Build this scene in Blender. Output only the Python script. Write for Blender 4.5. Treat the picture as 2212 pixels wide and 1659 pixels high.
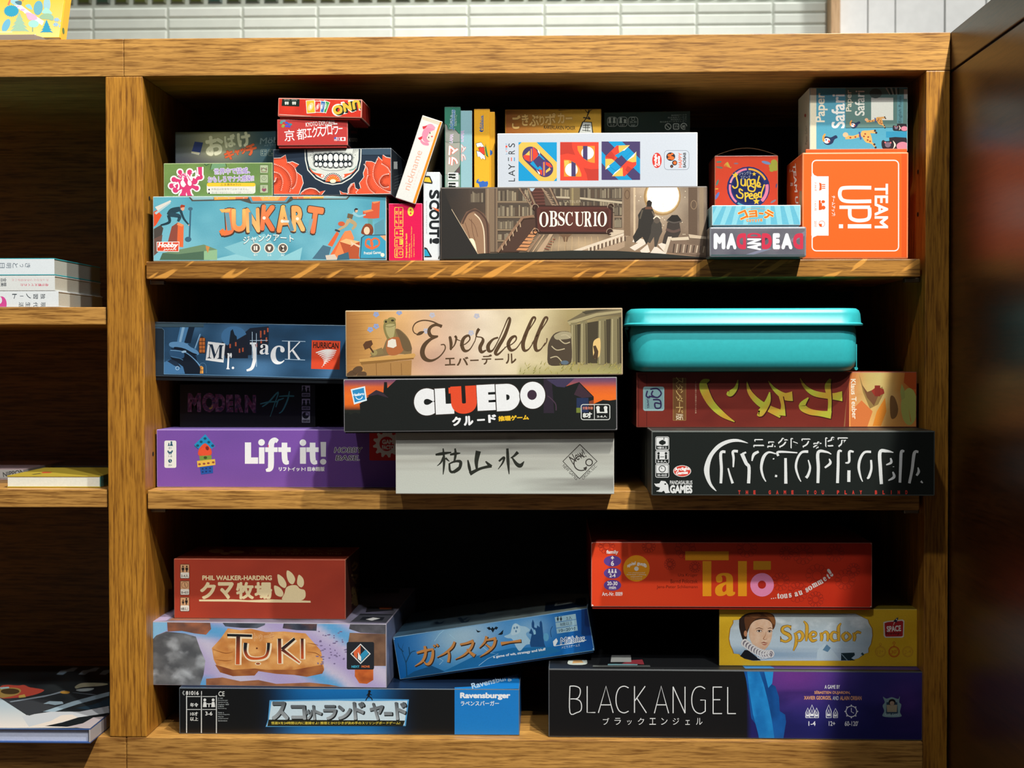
import bpy, bmesh, math, random
from mathutils import Vector, Matrix, noise
from mathutils.geometry import tessellate_polygon

for _o in list(bpy.data.objects):
    bpy.data.objects.remove(_o, do_unlink=True)
SC = bpy.context.scene
COL = SC.collection
random.seed(7)
rad = math.radians

# ------------------------------------------------------------------ camera
CAM = Vector((0.43270741, -1.4948092, 0.40499791))
FPX = 50 / 36 * 2212
_y, _p, _r = -0.02887031, -0.01945783, -0.00149543
FW = Vector((math.sin(_y) * math.cos(_p), math.cos(_y) * math.cos(_p), math.sin(_p)))
RT = Vector((math.cos(_y), -math.sin(_y), 0))
UP = RT.cross(FW)
RT, UP = math.cos(_r) * RT + math.sin(_r) * UP, -math.sin(_r) * RT + math.cos(_r) * UP
cam = bpy.data.cameras.new('camera')
cam.lens, cam.sensor_width, cam.clip_start = 50, 36, 0.05
cam.dof.use_dof, cam.dof.focus_distance, cam.dof.aperture_fstop = True, 1.48, 9.0
camo = bpy.data.objects.new('camera', cam)
COL.objects.link(camo)
camo.matrix_world = Matrix(((RT.x, UP.x, -FW.x, CAM.x), (RT.y, UP.y, -FW.y, CAM.y), (RT.z, UP.z, -FW.z, CAM.z), (0, 0, 0, 1)))
SC.camera = camo

# ------------------------------------------------------------------ world, lights, exposure
SC.view_settings.view_transform = 'Standard'
SC.view_settings.look = 'None'
SC.view_settings.gamma = 1
SC.view_settings.use_curve_mapping = False
SC.view_settings.exposure = 0.0
w = bpy.data.worlds.new('world')
SC.world = w
w.use_nodes = True
w.node_tree.nodes['Background'].inputs[0].default_value = (0.80, 0.92, 1.0, 1)
w.node_tree.nodes['Background'].inputs[1].default_value = 0.08


def spot(name, loc, tgt, power, col, radius, size, blend=0.6):
    l = bpy.data.lights.new(name, 'SPOT')
    l.energy, l.color, l.shadow_soft_size = power, col, radius
    l.spot_size, l.spot_blend = rad(size), blend
    o = bpy.data.objects.new(name, l)
    COL.objects.link(o)
    o.location = loc
    o.rotation_euler = (Vector(tgt) - Vector(loc)).to_track_quat('-Z', 'Y').to_euler()


spot('ceiling_spot_main', (1.16, -0.95, 2.63), (0.36, 0.0, 0.36), 300, (1.0, 0.95, 0.86), 0.03, 62, 0.5)
spot('ceiling_spot_second', (1.18, -1.75, 2.63), (0.40, 0.0, 0.10), 285, (1.0, 0.96, 0.9), 0.035, 56, 0.5)
spot('ceiling_spot_front', (1.12, -2.45, 2.63), (0.4, 0.0, 0.26), 95, (0.97, 0.98, 1.0), 0.05, 50)
spot('fill_spot_left', (-0.1, -1.9, 2.63), (0.42, 0.0, 0.12), 78, (0.98, 0.97, 0.95), 0.06, 52)  # added fill lamp, lifts the shade at the right end
spot('wall_spot', (1.75, 0.35, 2.4), (1.5, 1.0, 0.85), 130, (1.0, 0.98, 0.95), 0.08, 110)
_a = bpy.data.lights.new('counter_light', 'AREA')
_a.energy, _a.shape, _a.size, _a.size_y, _a.color = 10, 'RECTANGLE', 2.6, 0.12, (0.95, 1.0, 0.94)
_ao = bpy.data.objects.new('counter_light', _a)
COL.objects.link(_ao)
_ao.location = (0.2, 0.62, 1.7)
_ao.rotation_euler = (rad(-22), 0, 0)


# ------------------------------------------------------------------ pixels of the photograph to places
def ray(px, py):
    return FW + (px - 1106) / FPX * RT - (py - 829.5) / FPX * UP


def at_y(px, py, Y):
    d = ray(px, py)
    return CAM + d * ((Y - CAM.y) / d.y)


def at_z(px, py, Z):
    d = ray(px, py)
    return CAM + d * ((Z - CAM.z) / d.z)


def px_of(P):
    d = Vector(P) - CAM
    z = d.dot(FW)
    return 1106 + FPX * d.dot(RT) / z, 829.5 - FPX * d.dot(UP) / z


def lin(h):
    if not isinstance(h, str):
        return h
    o = []
    for i in (0, 2, 4):
        c = int(h[i:i + 2], 16) / 255
        o.append(c / 12.92 if c <= .04045 else ((c + .055) / 1.055) ** 2.4)
    return tuple(o)


def mix(a, b, t):
    a, b = lin(a), lin(b)
    t = min(1, max(0, t))
    return tuple(x + (y - x) * t for x, y in zip(a, b))


def nz(x, y, s=0.0):
    return noise.noise(Vector((x, y, s * 7.31)))


def fb(x, y, s=0.0):
    return nz(x, y, s) + .5 * nz(2 * x, 2 * y, s + 1) + .25 * nz(4 * x, 4 * y, s + 2)


def ramp(stops, t):
    for (a, ca), (b, cb) in zip(stops, stops[1:]):
        if t <= b:
            return mix(ca, cb, (t - a) / (b - a) if b > a else 0)
    return lin(stops[-1][1])


# ------------------------------------------------------------------ materials
def new_mat(name):
    m = bpy.data.materials.new(name)
    m.use_nodes = True
    return m, m.node_tree.nodes, m.node_tree.links, m.node_tree.nodes['Principled BSDF']


def print_mat(name, rough, spec, bump=0.04, scale=900, metal=0.0, coat=0.0):
    m, n, l, b = new_mat(name)
    at = n.new('ShaderNodeAttribute')
    at.attribute_name = 'print'
    tc = n.new('ShaderNodeTexCoord')
    no = n.new('ShaderNodeTexNoise')
    no.inputs['Scale'].default_value = scale
    no.inputs['Detail'].default_value = 3
    l.new(tc.outputs['Object'], no.inputs['Vector'])
    hs = n.new('ShaderNodeMapRange')
    hs.inputs[3].default_value, hs.inputs[4].default_value = 0.9, 1.08
    l.new(no.outputs['Fac'], hs.inputs[0])
    vm = n.new('ShaderNodeVectorMath')
    vm.operation = 'SCALE'
    l.new(at.outputs['Color'], vm.inputs[0])
    l.new(hs.outputs[0], vm.inputs['Scale'])
    l.new(vm.outputs[0], b.inputs['Base Color'])
    bp = n.new('ShaderNodeBump')
    bp.inputs['Strength'].default_value = bump
    bp.inputs['Distance'].default_value = 0.001
    l.new(no.outputs['Fac'], bp.inputs['Height'])
    l.new(bp.outputs[0], b.inputs['Normal'])
    b.inputs['Roughness'].default_value = rough
    b.inputs['Specular IOR Level'].default_value = spec
    b.inputs['Metallic'].default_value = metal
    b.inputs['Coat Weight'].default_value = coat
    return m


CARD = print_mat('printed_card', 0.42, 0.3)
GLOSS = print_mat('glossy_card', 0.28, 0.45, 0.02)
MATTE = print_mat('matte_card', 0.6, 0.25, 0.06)
PAPER = print_mat('paper', 0.8, 0.15, 0.1, 500)
PAINT = print_mat('painted_tin', 0.38, 0.5, 0.01, 300)
TILE = print_mat('glazed_tile', 0.12, 0.5, 0.02, 40)
BOARD = print_mat('white_board', 0.4, 0.3, 0.01, 60)


def wood_mat(name, axis, light, dark, fleck=0.0, rough=0.42, tone=1.0, coat=0.0):
    m, n, l, b = new_mat(name)
    tc = n.new('ShaderNodeTexCoord')

    def nt(scale3, detail, rot=(0, 0, 0)):
        mp = n.new('ShaderNodeMapping')
        mp.inputs['Scale'].default_value = scale3
        src = tc.outputs['Object']
        if any(rot):
            m0 = n.new('ShaderNodeMapping')
            m0.inputs['Rotation'].default_value = rot
            l.new(src, m0.inputs['Vector'])
            src = m0.outputs[0]
        l.new(src, mp.inputs['Vector'])
        t = n.new('ShaderNodeTexNoise')
        t.inputs['Scale'].default_value = 1
        t.inputs['Detail'].default_value = detail
        t.inputs['Roughness'].default_value = 0.6
        l.new(mp.outputs[0], t.inputs['Vector'])
        return t.outputs['Fac']

    def sc(al, ac):
        return tuple(al if i == axis else ac for i in range(3))

    def mr(src, a, b_, c, d):
        r = n.new('ShaderNodeMapRange')
        for i, v in enumerate((a, b_, c, d)):
            r.inputs[i + 1].default_value = v
        l.new(src, r.inputs[0])
        return r.outputs[0]

    def mx(kind, fac, a, c):
        x = n.new('ShaderNodeMix')
        x.data_type = 'RGBA'
        x.blend_type = kind
        if isinstance(fac, float):
            x.inputs[0].default_value = fac
        else:
            l.new(fac, x.inputs[0])
        for i, v in ((6, a), (7, c)):
            if isinstance(v, tuple):
                x.inputs[i].default_value = (*v, 1)
            else:
                l.new(v, x.inputs[i])
        return x.outputs[2]
    L, D = lin(light), lin(dark)
    base = mx('MIX', mr(nt(sc(3, 55), 4), .35, .68, 0, 1), L, tuple(a * .62 + c * .38 for a, c in zip(L, D)))
    base = mx('MIX', mr(nt(sc(2, 7), 2), .4, .7, 0, .45), base, D)
    pores = mr(nt(sc(55, 900), 2), .58, .70, 0, .6)
    base = mx('MIX', pores, base, D)
    grain = mr(nt(sc(26, 430), 3), .47, .66, 0, .75)
    base = mx('MIX', grain, base, D)
    fine = mr(nt(sc(12, 380), 3), .48, .72, 0, .55)
    base = mx('MIX', fine, base, D)
    if fleck:
        fl = mr(nt((17, 17, 120), 1, (0, rad(32), 0)), .58, .62, 0, fleck)
        base = mx('MIX', fl, base, tuple(min(1, c * 1.5) for c in L))
    l.new(base, b.inputs['Base Color'])
    bp = n.new('ShaderNodeBump')
    bp.inputs['Strength'].default_value = 0.12
    bp.inputs['Distance'].default_value = 0.0006
    bp.invert = True
    l.new(pores, bp.inputs['Height'])
    l.new(bp.outputs[0], b.inputs['Normal'])
    b.inputs['Roughness'].default_value = rough
    b.inputs['Specular IOR Level'].default_value = 0.4
    b.inputs['Coat Weight'].default_value = coat
    b.inputs['Coat Roughness'].default_value = 0.18
    return m


WX = wood_mat('oak_along_x', 0, 'd09c50', '5e360f')
WXF = wood_mat('oak_quarter_sawn', 0, 'b07c36', '54300c', 0.85)
WZ = wood_mat('oak_along_z', 2, 'be852e', '5c320a')
WY = wood_mat('oak_along_y', 1, '6a4416', '2a1605', rough=0.3)
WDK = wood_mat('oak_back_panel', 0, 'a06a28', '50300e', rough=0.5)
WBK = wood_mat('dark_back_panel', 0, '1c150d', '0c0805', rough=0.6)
WPAN = wood_mat('oak_glossy_panel', 1, '4a280c', '221004', rough=0.33, coat=0.06)
WPALE = wood_mat('pale_timber', 2, 'd8b48a', 'a9835a')


def plain(name, col, rough=.5, spec=.4, metal=0.0, trans=0.0):
    m, n, l, b = new_mat(name)
    no = n.new('ShaderNodeTexNoise')
    no.inputs['Scale'].default_value = 80
    r = n.new('ShaderNodeMapRange')
    r.inputs[3].default_value, r.inputs[4].default_value = rough * .85, min(1, rough * 1.15)
    l.new(no.outputs['Fac'], r.inputs[0])
    l.new(r.outputs[0], b.inputs['Roughness'])
    b.inputs['Base Color'].default_value = (*lin(col), 1)
    b.inputs['Specular IOR Level'].default_value = spec
    b.inputs['Metallic'].default_value = metal
    b.inputs['Transmission Weight'].default_value = trans
    return m


STEEL = plain('pin_metal', '8a8070', .4, .5, 1.0)
BLACKM = plain('hole_black', '080604', .8)
ACRYL = plain('clear_plastic', 'a09488', .15, .5, 0, 0.3)


# ------------------------------------------------------------------ mesh helpers
def link(name, me, mat, parent=None):
    o = bpy.data.objects.new(name, me)
    COL.objects.link(o)
    if mat:
        me.materials.append(mat)
    if parent:
        o.parent = parent
    return o


def empty(name, loc, rot=(0, 0, 0)):
    o = bpy.data.objects.new(name, None)
    COL.objects.link(o)
    o.empty_display_size = .05
    o.location = loc
    o.rotation_euler = rot
    return o


def tag(o, label, cat, group=None):
    o['label'], o['category'] = label, cat
    if group:
        o['group'] = group
    return o


class MB:
    """Collects faces with one colour per corner and links them as one mesh object."""

    def __init__(s):
        s.v, s.f, s.c = [], [], []

    def face(s, pts, cols):
        b = len(s.v)
        s.v += [tuple(p) for p in pts]
        s.f.append(tuple(range(b, b + len(pts))))
        if isinstance(cols, str) or not hasattr(cols[0], '__len__'):
            cols = [lin(cols)] * len(pts)
        s.c += [lin(c) for c in cols]

    def cuboid(s, x0, x1, y0, y1, z0, z1, cols, bev=0.0008, edge=None, seg=2):
        """cols: one colour or a dict front/back/left/right/top/bottom with a default under ''."""
        bm = bmesh.new()
        bmesh.ops.create_cube(bm, size=1)
        for v in bm.verts:
            v.co = Vector(((x0 + x1) / 2 + v.co.x * (x1 - x0), (y0 + y1) / 2 + v.co.y * (y1 - y0), (z0 + z1) / 2 + v.co.z * (z1 - z0)))
        if bev:
            bmesh.ops.bevel(bm, geom=bm.edges[:], offset=bev, segments=seg, profile=.6, affect='EDGES', clamp_overlap=True)
        if isinstance(cols, str):
            cols = {'': cols}
        for f in bm.faces:
            nn = f.normal
            k = {0: ('left', 'right'), 1: ('front', 'back'), 2: ('bottom', 'top')}
            ax = max(range(3), key=lambda i: abs(nn[i]))
            c = lin(cols.get(k[ax][nn[ax] > 0], cols['']))
            if edge and abs(nn[ax]) < .995:
                c = mix(c, edge, .55)
            s.face([v.co for v in f.verts], [c] * len(f.verts))
        bm.free()

    def tube(s, pts, r, col, n=8, cap=True):
        pts = [Vector(p) for p in pts]
        rings = []
        for i, p in enumerate(pts):
            t = (pts[min(i + 1, len(pts) - 1)] - pts[max(i - 1, 0)]).normalized()
            a = t.orthogonal().normalized() if not rings else (ref - t * ref.dot(t)).normalized()
            ref = a
            b = t.cross(a)
            rings.append([p + r * (math.cos(2 * math.pi * k / n) * a + math.sin(2 * math.pi * k / n) * b) for k in range(n)])
        for A, B in zip(rings, rings[1:]):
            for k in range(n):
                s.face([A[k], A[(k + 1) % n], B[(k + 1) % n], B[k]], col)
        if cap:
            s.face(rings[0][::-1], col)
            s.face(rings[-1], col)

    def build(s, name, mat, parent=None, smooth=False):
        me = bpy.data.meshes.new(name)
        me.from_pydata(s.v, [], s.f)
        at = me.color_attributes.new('print', 'FLOAT_COLOR', 'CORNER')
        fl = []
        for c in s.c:
            fl += [c[0], c[1], c[2], 1.0]
        at.data.foreach_set('color', fl)
        if smooth:
            bm = bmesh.new()
            bm.from_mesh(me)
            bmesh.ops.remove_doubles(bm, verts=bm.verts, dist=1e-6)
            bm.to_mesh(me)
            bm.free()
            me.polygons.foreach_set('use_smooth', [True] * len(me.polygons))
            me.set_sharp_from_angle(angle=rad(50))
        return link(name, me, mat, parent)


# ------------------------------------------------------------------ lettering
_tc = {}


def glyphs(s, b):
    """Triangles of a string in a unit box (x right, y up), its natural aspect, width and height."""
    if (s, b) not in _tc:
        c = bpy.data.curves.new('lettering', 'FONT')
        c.body, c.offset, c.resolution_u, c.fill_mode = s, b, 9 if b else 4, 'FRONT'
        o = bpy.data.objects.new('lettering', c)
        COL.objects.link(o)
        me = o.evaluated_get(bpy.context.evaluated_depsgraph_get()).to_mesh()
        vs = [v.co.copy() for v in me.vertices]
        fs = [tuple(p.vertices) for p in me.polygons]
        bpy.data.objects.remove(o)
        bpy.data.curves.remove(c)
        x0, x1 = min(v.x for v in vs), max(v.x for v in vs)
        y0, y1 = min(v.y for v in vs), max(v.y for v in vs)
        W, H = max(x1 - x0, 1e-6), max(y1 - y0, 1e-6)
        _tc[(s, b)] = ([((v.x - x0) / W - .5, (v.y - y0) / H - .5) for v in vs], fs, W / H, W, H)
    return _tc[(s, b)]


def clip(poly, r):
    """Clip a convex polygon of (x, z, colour) to the rectangle r."""
    for ax, lim, sg in ((0, r[0], 1), (0, r[1], -1), (1, r[2], 1), (1, r[3], -1)):
        out = []
        for i in range(len(poly)):
            A, B = poly[i - 1], poly[i]
            a, b = (A[ax] - lim) * sg, (B[ax] - lim) * sg
            if (a < 0) != (b < 0):
                t = a / (a - b)
                out.append((A[0] + (B[0] - A[0]) * t, A[1] + (B[1] - A[1]) * t, mix(A[2], B[2], t)))
            if b >= 0:
                out.append(B)
        poly = out
        if len(poly) < 3:
            return []
    return poly


def catmull(pts, closed=False, k=5):
    n = len(pts)
    out = []
    for i in range(n if closed else n - 1):
        g = (lambda j: pts[j % n]) if closed else (lambda j: pts[min(max(j, 0), n - 1)])
        p0, p1, p2, p3 = g(i - 1), g(i), g(i + 1), g(i + 2)
        for q in range(k):
            t = q / k
            out.append(tuple(.5 * (2 * b + (c - a) * t + (2 * a - 5 * b + 4 * c - d) * t * t + (3 * b - a - 3 * c + d) * t ** 3) for a, b, c, d in zip(p0, p1, p2, p3)))
    if not closed:
        out.append(pts[-1])
    return out


STEP = 1.1e-5


class Art:
    """Printed artwork on one face of a box: shapes are traced onto the face's plane and become part of that face's mesh."""

    def __init__(s, mb, mw, face, ext, inset=0.0008):
        s.mb, s.inv = mb, mw.inverted()
        s.face = face
        x0, x1, y0, y1, z0, z1 = ext
        ax, pos, s.ab = {'front': (1, y0, (0, 2)), 'top': (2, z1, (0, 1)), 'bottom': (2, z0, (0, 1)), 'right': (0, x1, (1, 2)), 'left': (0, x0, (1, 2))}[face]
        s.ax, s.pos = ax, pos
        s.sg = 1 if face in ('top', 'right') else -1
        lo, hi = (x0, y0, z0), (x1, y1, z1)
        a, b = s.ab
        s.rect = (lo[a] + inset, hi[a] - inset, lo[b] + inset, hi[b] - inset)
        nrm = Vector((0, 0, 0))
        nrm[ax] = 1
        P = Vector((0, 0, 0))
        P[ax] = pos
        s.n, s.p0 = (mw.to_3x3() @ nrm), mw @ P
        s.base, s.sub, s.buf, s._n = 0, 0.0, [], 0
        s.grid = {}
        s.o = (0, 0, 1.0)
        s.co = s.inv @ CAM

    # Shapes are printed one over the other: a shape lies one step above whatever it covers, and 'layer' changes where a shape ends.
    @property
    def layer(s):
        return s._n

    @layer.setter
    def layer(s, v):
        s._n = v
        s.flush()

    def flush(s):
        if not s.buf:
            return
        r = s.rect
        kx, ky = 150 / (r[1] - r[0]), 60 / (r[3] - r[2])
        cells = set()
        for pp, _ in s.buf:
            us, vs = [p[0] for p in pp], [p[1] for p in pp]
            for i in range(int((min(us) - r[0]) * kx), int((max(us) - r[0]) * kx) + 1):
                for j in range(int((min(vs) - r[2]) * ky), int((max(vs) - r[2]) * ky) + 1):
                    cells.add((i, j))
        lv = 1 + max(s.grid.get(c, 0) for c in cells)
        for c in cells:
            s.grid[c] = lv
        for pp, sub in s.buf:
            off = s.pos + s.sg * (s.base + lv + sub) * STEP
            V = []
            for a, b, _ in pp:
                v = [0, 0, 0]
                v[s.ab[0]], v[s.ab[1]], v[s.ax] = a, b, off
                V.append(v)
            s.mb.face(V, [c for _, _, c in pp])
        s.buf = []

    def z(s, ox, oy, k):
        s.o = (ox, oy, k)
        return s

    def uv(s, x, y):
        ox, oy, k = s.o
        d = ray(ox + x / k, oy + y / k)
        t = (s.p0 - CAM).dot(s.n) / d.dot(s.n)
        q = s.inv @ (CAM + d * t)
        return q[s.ab[0]], q[s.ab[1]]

    def emit(s, poly, cols):
        """poly: traced points (convex), cols: one colour each."""
        pp = [(*s.uv(x, y), lin(c)) for (x, y), c in zip(poly, cols)]
        s.put(pp)

    def put(s, pp, free=False):
        if not free:
            pp = clip(pp, s.rect)
        if len(pp) < 3:
            return
        ar = sum(pp[i - 1][0] * pp[i][1] - pp[i][0] * pp[i - 1][1] for i in range(len(pp)))
        if abs(ar) < 1e-12:
            return
        if (ar < 0) == (s.face in ('front', 'top', 'right')):
            pp = pp[::-1]
        s.buf.append((pp, s.sub))

    def tris(s, pts, tri, c):
        for t in tri:
            q = [pts[i] for i in t]
            s.emit(q, [c(*p) if callable(c) else c for p in q])
        s.layer += 1

    def P(s, f, c, sm=0, sub=0):
        pts = [tuple(f[i:i + 2]) for i in range(0, len(f), 2)]
        if sm:
            pts = catmull(pts, True, 4)
        tri = [tuple(t) for t in tessellate_polygon([[Vector((*p, 0)) for p in pts]])]
        if sub:
            work = [[pts[i] for i in t] for t in tri]
            pts, tri = [], []
            while work:
                q = work.pop()
                L = [math.dist(q[i], q[(i + 1) % 3]) for i in range(3)]
                m = max(L)
                if m > sub and len(tri) < 6000:
                    i = L.index(m)
                    A, B, C_ = q[i], q[(i + 1) % 3], q[(i + 2) % 3]
                    M = ((A[0] + B[0]) / 2, (A[1] + B[1]) / 2)
                    work += [[A, M, C_], [M, B, C_]]
                else:
                    tri.append((len(pts), len(pts) + 1, len(pts) + 2))
                    pts += q
        s.tris(pts, tri, c)

    def R(s, x0, y0, x1, y1, c, r=0):
        if r:
            f = []
            for cx, cy, a0 in ((x1 - r, y0 + r, -90), (x1 - r, y1 - r, 0), (x0 + r, y1 - r, 90), (x0 + r, y0 + r, 180)):
                for k in range(5):
                    a = rad(a0 + k * 22.5)
                    f += [cx + r * math.cos(a), cy + r * math.sin(a)]
            s.P(f, c)
        else:
            s.P([x0, y0, x1, y0, x1, y1, x0, y1], c)

    def B(s, x0, y0, x1, y1, wd, c, r=0.1):
        """A rounded outline."""
        f = []
        for cx, cy, a0 in ((x1 - r, y0 + r, -90), (x1 - r, y1 - r, 0), (x0 + r, y1 - r, 90), (x0 + r, y0 + r, 180)):
            for k in range(5):
                a = rad(a0 + k * 22.5)
                f += [cx + r * math.cos(a), cy + r * math.sin(a)]
        s.S(f + f[:2], wd, c, 0)

    def E(s, cx, cy, rx, ry, c, ang=0, n=24):
        a = rad(ang)
        f = []
        for k in range(n):
            t = 2 * math.pi * k / n
            x, y = rx * math.cos(t), ry * math.sin(t)
            f += [cx + x * math.cos(a) + y * math.sin(a), cy - x * math.sin(a) + y * math.cos(a)]
        s.P(f, c)

    def ring(s, cx, cy, r, wd, c, n=28, a0=0, a1=360, ry=None):
        f = []
        ry = ry or r
        for k in range(n + 1):
            t = rad(a0 + (a1 - a0) * k / n)
            f += [cx + r * math.cos(t), cy - ry * math.sin(t)]
        s.S(f, wd, c, 0)

    def S(s, f, wd, c, sm=1, k=5):
        pts = [tuple(f[i:i + 2]) for i in range(0, len(f), 2)]
        ws = wd if isinstance(wd, (list, tuple)) else [wd] * len(pts)
        if len(ws) < len(pts):
            ws = [ws[min(len(ws) - 1, int(i * len(ws) / len(pts)))] for i in range(len(pts))]
        q = [(x, y, h) for (x, y), h in zip(pts, ws)]
        if sm and len(q) > 2:
            q = catmull(q, False, k)
        L = []
        for i in range(len(q)):
            A, Bq = q[max(i - 1, 0)], q[min(i + 1, len(q) - 1)]
            dx, dy = Bq[0] - A[0], Bq[1] - A[1]
            n = math.hypot(dx, dy) or 1
            L.append((-dy / n, dx / n))
        V, T = [], []
        for (x, y, h), (nx, ny) in zip(q, L):
            V += [(x + nx * h / 2, y + ny * h / 2), (x - nx * h / 2, y - ny * h / 2)]
        # neighbouring pieces of a tight bend overlap: keep them a hair apart
        for i in range(len(q) - 1):
            s.sub = .15 * (i % 6)
            s.emit([V[j] for j in (2 * i, 2 * i + 1, 2 * i + 3, 2 * i + 2)], [c(*V[j]) if callable(c) else c for j in (2 * i, 2 * i + 1, 2 * i + 3, 2 * i + 2)])
        s.sub = 0.0
        s.layer += 1
        return q

    def caps(s, f, wd, c, sm=1):
        """A stroke with round ends."""
        q = s.S(f, wd, c, sm)
        for x, y, h in (q[0], q[-1]):
            s.E(x, y, h / 2, h / 2, c, 0, 10)

    def T(s, t, cx, cy, wd, h, c, ang=0, b=0.0, sh=0.0, arc=0.0, ol=None, ob=0.03, c2=None):
        """A word fitted into wd x h around (cx, cy); b: how much bolder, ol/ob: outline colour and width, sh: slant, arc: bend."""
        if ol:
            s._txt(t, cx, cy, wd, h, ol, ang, b, sh, arc, ob, None)
        s._txt(t, cx, cy, wd, h, c, ang, b, sh, arc, 0, c2)

    def _txt(s, t, cx, cy, wd, h, c, ang, b, sh, arc, extra, c2):
        V, F, asp, W, H = glyphs(t, 0.0)
        if not h:
            h = abs(wd) / asp
        b = max(b, 0.0)
        kx, ky = wd / (W + 2 * b), h / (H + 2 * b)
        e = b + extra
        if e > .075 and all(ord(q) < 0x2000 for q in t):
            V, F, asp, W2, H2 = glyphs(t, e)
            wd, h = kx * W2, ky * H2
            e = 0
        else:
            wd, h = W * kx, H * ky
        ex, ey = e * kx, e * ky
        if e < 1e-4 or max(abs(ex), abs(ey)) < .18 * s.o[2] * .5:
            D = [(0, 0)]
        else:
            D = [(0, 0), (.75, .75), (-.75, .75), (.75, -.75), (-.75, -.75)]
            if e > .03:
                D += [(1, 0), (-1, 0), (0, 1), (0, -1)]
        a = rad(ang)
        ca, sa = math.cos(a), math.sin(a)
        c1 = lin(c)
        r = s.rect
        for dx, dy in D:
            Q = []
            for x, y in V:
                X, Y = x * wd + sh * y * h + dx * ex, y * h - arc * (4 * x * x - 0.33) + dy * ey
                u, v = s.uv(cx + X * ca - Y * sa, cy - (X * sa + Y * ca))
                Q.append((u, v, mix(c2, c, y + .5) if c2 else c1))
            us, vs = [q[0] for q in Q], [q[1] for q in Q]
            free = min(us) > r[0] and max(us) < r[1] and min(vs) > r[2] and max(vs) < r[3]
            for f in F:
                s.put([Q[i] for i in f], free)
            s.sub += .1
        s.sub = 0.0
        s.layer += 1

    def F(s, x0, y0, x1, y1, n, m, fn):
        g = [[((x0 + (x1 - x0) * i / n, y0 + (y1 - y0) * j / m), fn(i / n, j / m)) for i in range(n + 1)] for j in range(m + 1)]
        for j in range(m):
            for i in range(n):
                q = [g[j][i], g[j][i + 1], g[j + 1][i + 1], g[j + 1][i]]
                s.emit([p for p, _ in q], [c for _, c in q])
        s.layer += 1

    def X(s, lines, cx, y0, wd, dy, h, c, b=0.0, ang=0):
        for i, t in enumerate(lines):
            wt = wd * (len(t) / max(len(q) for q in lines))
            a = rad(ang)
            s.T(t, cx + math.sin(a) * dy * i, y0 + math.cos(a) * dy * i, wt, h, c, ang, b)


def person(a, x, y, h, c):
    """Pictogram of a standing person, feet at y."""
    a.E(x, y - h * .86, h * .13, h * .14, c, 0, 12)
    a.P([x - h * .2, y - h * .68, x + h * .2, y - h * .68, x + h * .2, y - h * .3, x + h * .1, y - h * .3, x + h * .1, y, x + h * .01, y, x, y - h * .25, x - h * .01, y, x - h * .1, y, x - h * .1, y - h * .3, x - h * .2, y - h * .3], c)


def pawn(a, x, y, h, c):
    a.E(x, y - h * .8, h * .2, h * .2, c, 0, 12)
    a.P([x - h * .15, y - h * .62, x + h * .15, y - h * .62, x + h * .35, y, x - h * .35, y], c)


BOX = {}


def game_box(key, name, label, quad, yL, yR, d, z0, cols, mat=CARD, cat='board game', group=None, roll=0.0, tray=None, trayc=None, edge=None, bev=.0008,
             lid='lid', zt=None, pw=None):
    """A two-piece game box. quad: TLx TLy TRx TRy BRx BRy BLx BLy of its front in the photograph; yL, yR: how deep its front corners stand; z0: what it
    rests on (None: take it from the quad); roll: degrees it leans to the left of upright; tray: height of the lower half showing under the lid."""
    q = quad
    TL, TR, BR, BL = at_y(q[0], q[1], yL), at_y(q[2], q[3], yR), at_y(q[4], q[5], yR), at_y(q[6], q[7], yL)
    if roll:
        # a leaning box: take width, height and middle from the corners as they are
        c = (TL + TR + BR + BL) / 4
        W = ((TR - TL).length + (BR - BL).length) / 2
        H = ((TL - BL).length + (TR - BR).length) / 2
        t = tray or 0
        H += t
        yaw = math.atan2(yR - yL, W)
        rm = Matrix.Rotation(yaw, 4, 'Z') @ Matrix.Rotation(-rad(roll), 4, 'Y')
        base = c + rm @ Vector((0, d / 2, -(H + t) / 2))
        if z0 is not None:
            base.z += z0
    else:
        xl, xr = (TL.x + BL.x) / 2, (TR.x + BR.x) / 2
        zt_ = zt if zt is not None else (TL.z + TR.z) / 2
        zb = z0 if z0 is not None else (BL.z + BR.z) / 2
        zb += .0002
        W = math.hypot(xr - xl, yR - yL)
        H = zt_ - zb
        yaw = math.atan2(yR - yL, xr - xl)
        rm = Matrix.Rotation(yaw, 4, 'Z')
        base = Vector(((xl + xr) / 2, (yL + yR) / 2, zb)) + rm @ Vector((0, d / 2, 0))
        t = tray or 0
    root = empty(name, base, rm.to_euler())
    tag(root, label, cat, group)
    mw = Matrix.Translation(base) @ rm
    if isinstance(cols, str):
        cols = {'': cols}
    ext = (-W / 2, W / 2, -d / 2, d / 2, t, H)
    mb = MB()
    mb.cuboid(*ext, cols, bev, edge)
    if t:
        tb = MB()
        i = .0013
        tb.cuboid(-W / 2 + i, W / 2 - i, -d / 2 + i, d / 2 - i, 0, t + .004, trayc or cols.get('tray', cols['']), .0005)
        tb.build('tray', mat, root)
    top = base.z + H
    b = dict(root=root, mw=mw, ext=ext, mb=mb, top=top, mat=mat, W=W, H=H, d=d, lid=lid)
    BOX[key] = b
    A = {}

    def art(face='front'):
        if face not in A:
            A[face] = Art(mb, mw, face, ext, bev)
        return A[face]
    b['art'] = art
    e = [px_of(mw @ Vector(p)) for p in ((-W / 2, -d / 2, H), (W / 2, -d / 2, H), (W / 2, -d / 2, t), (-W / 2, -d / 2, t))]
    err = [round(e[i // 2][i % 2] - q[i], 1) for i in range(8)]
    print('BOX', key, 'W %.0f H %.0f mm' % (W * 1000, H * 1000), 'top %.4f' % top, 'x %.4f..%.4f' % (base.x - W / 2, base.x + W / 2), 'err', err)
    return b


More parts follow.
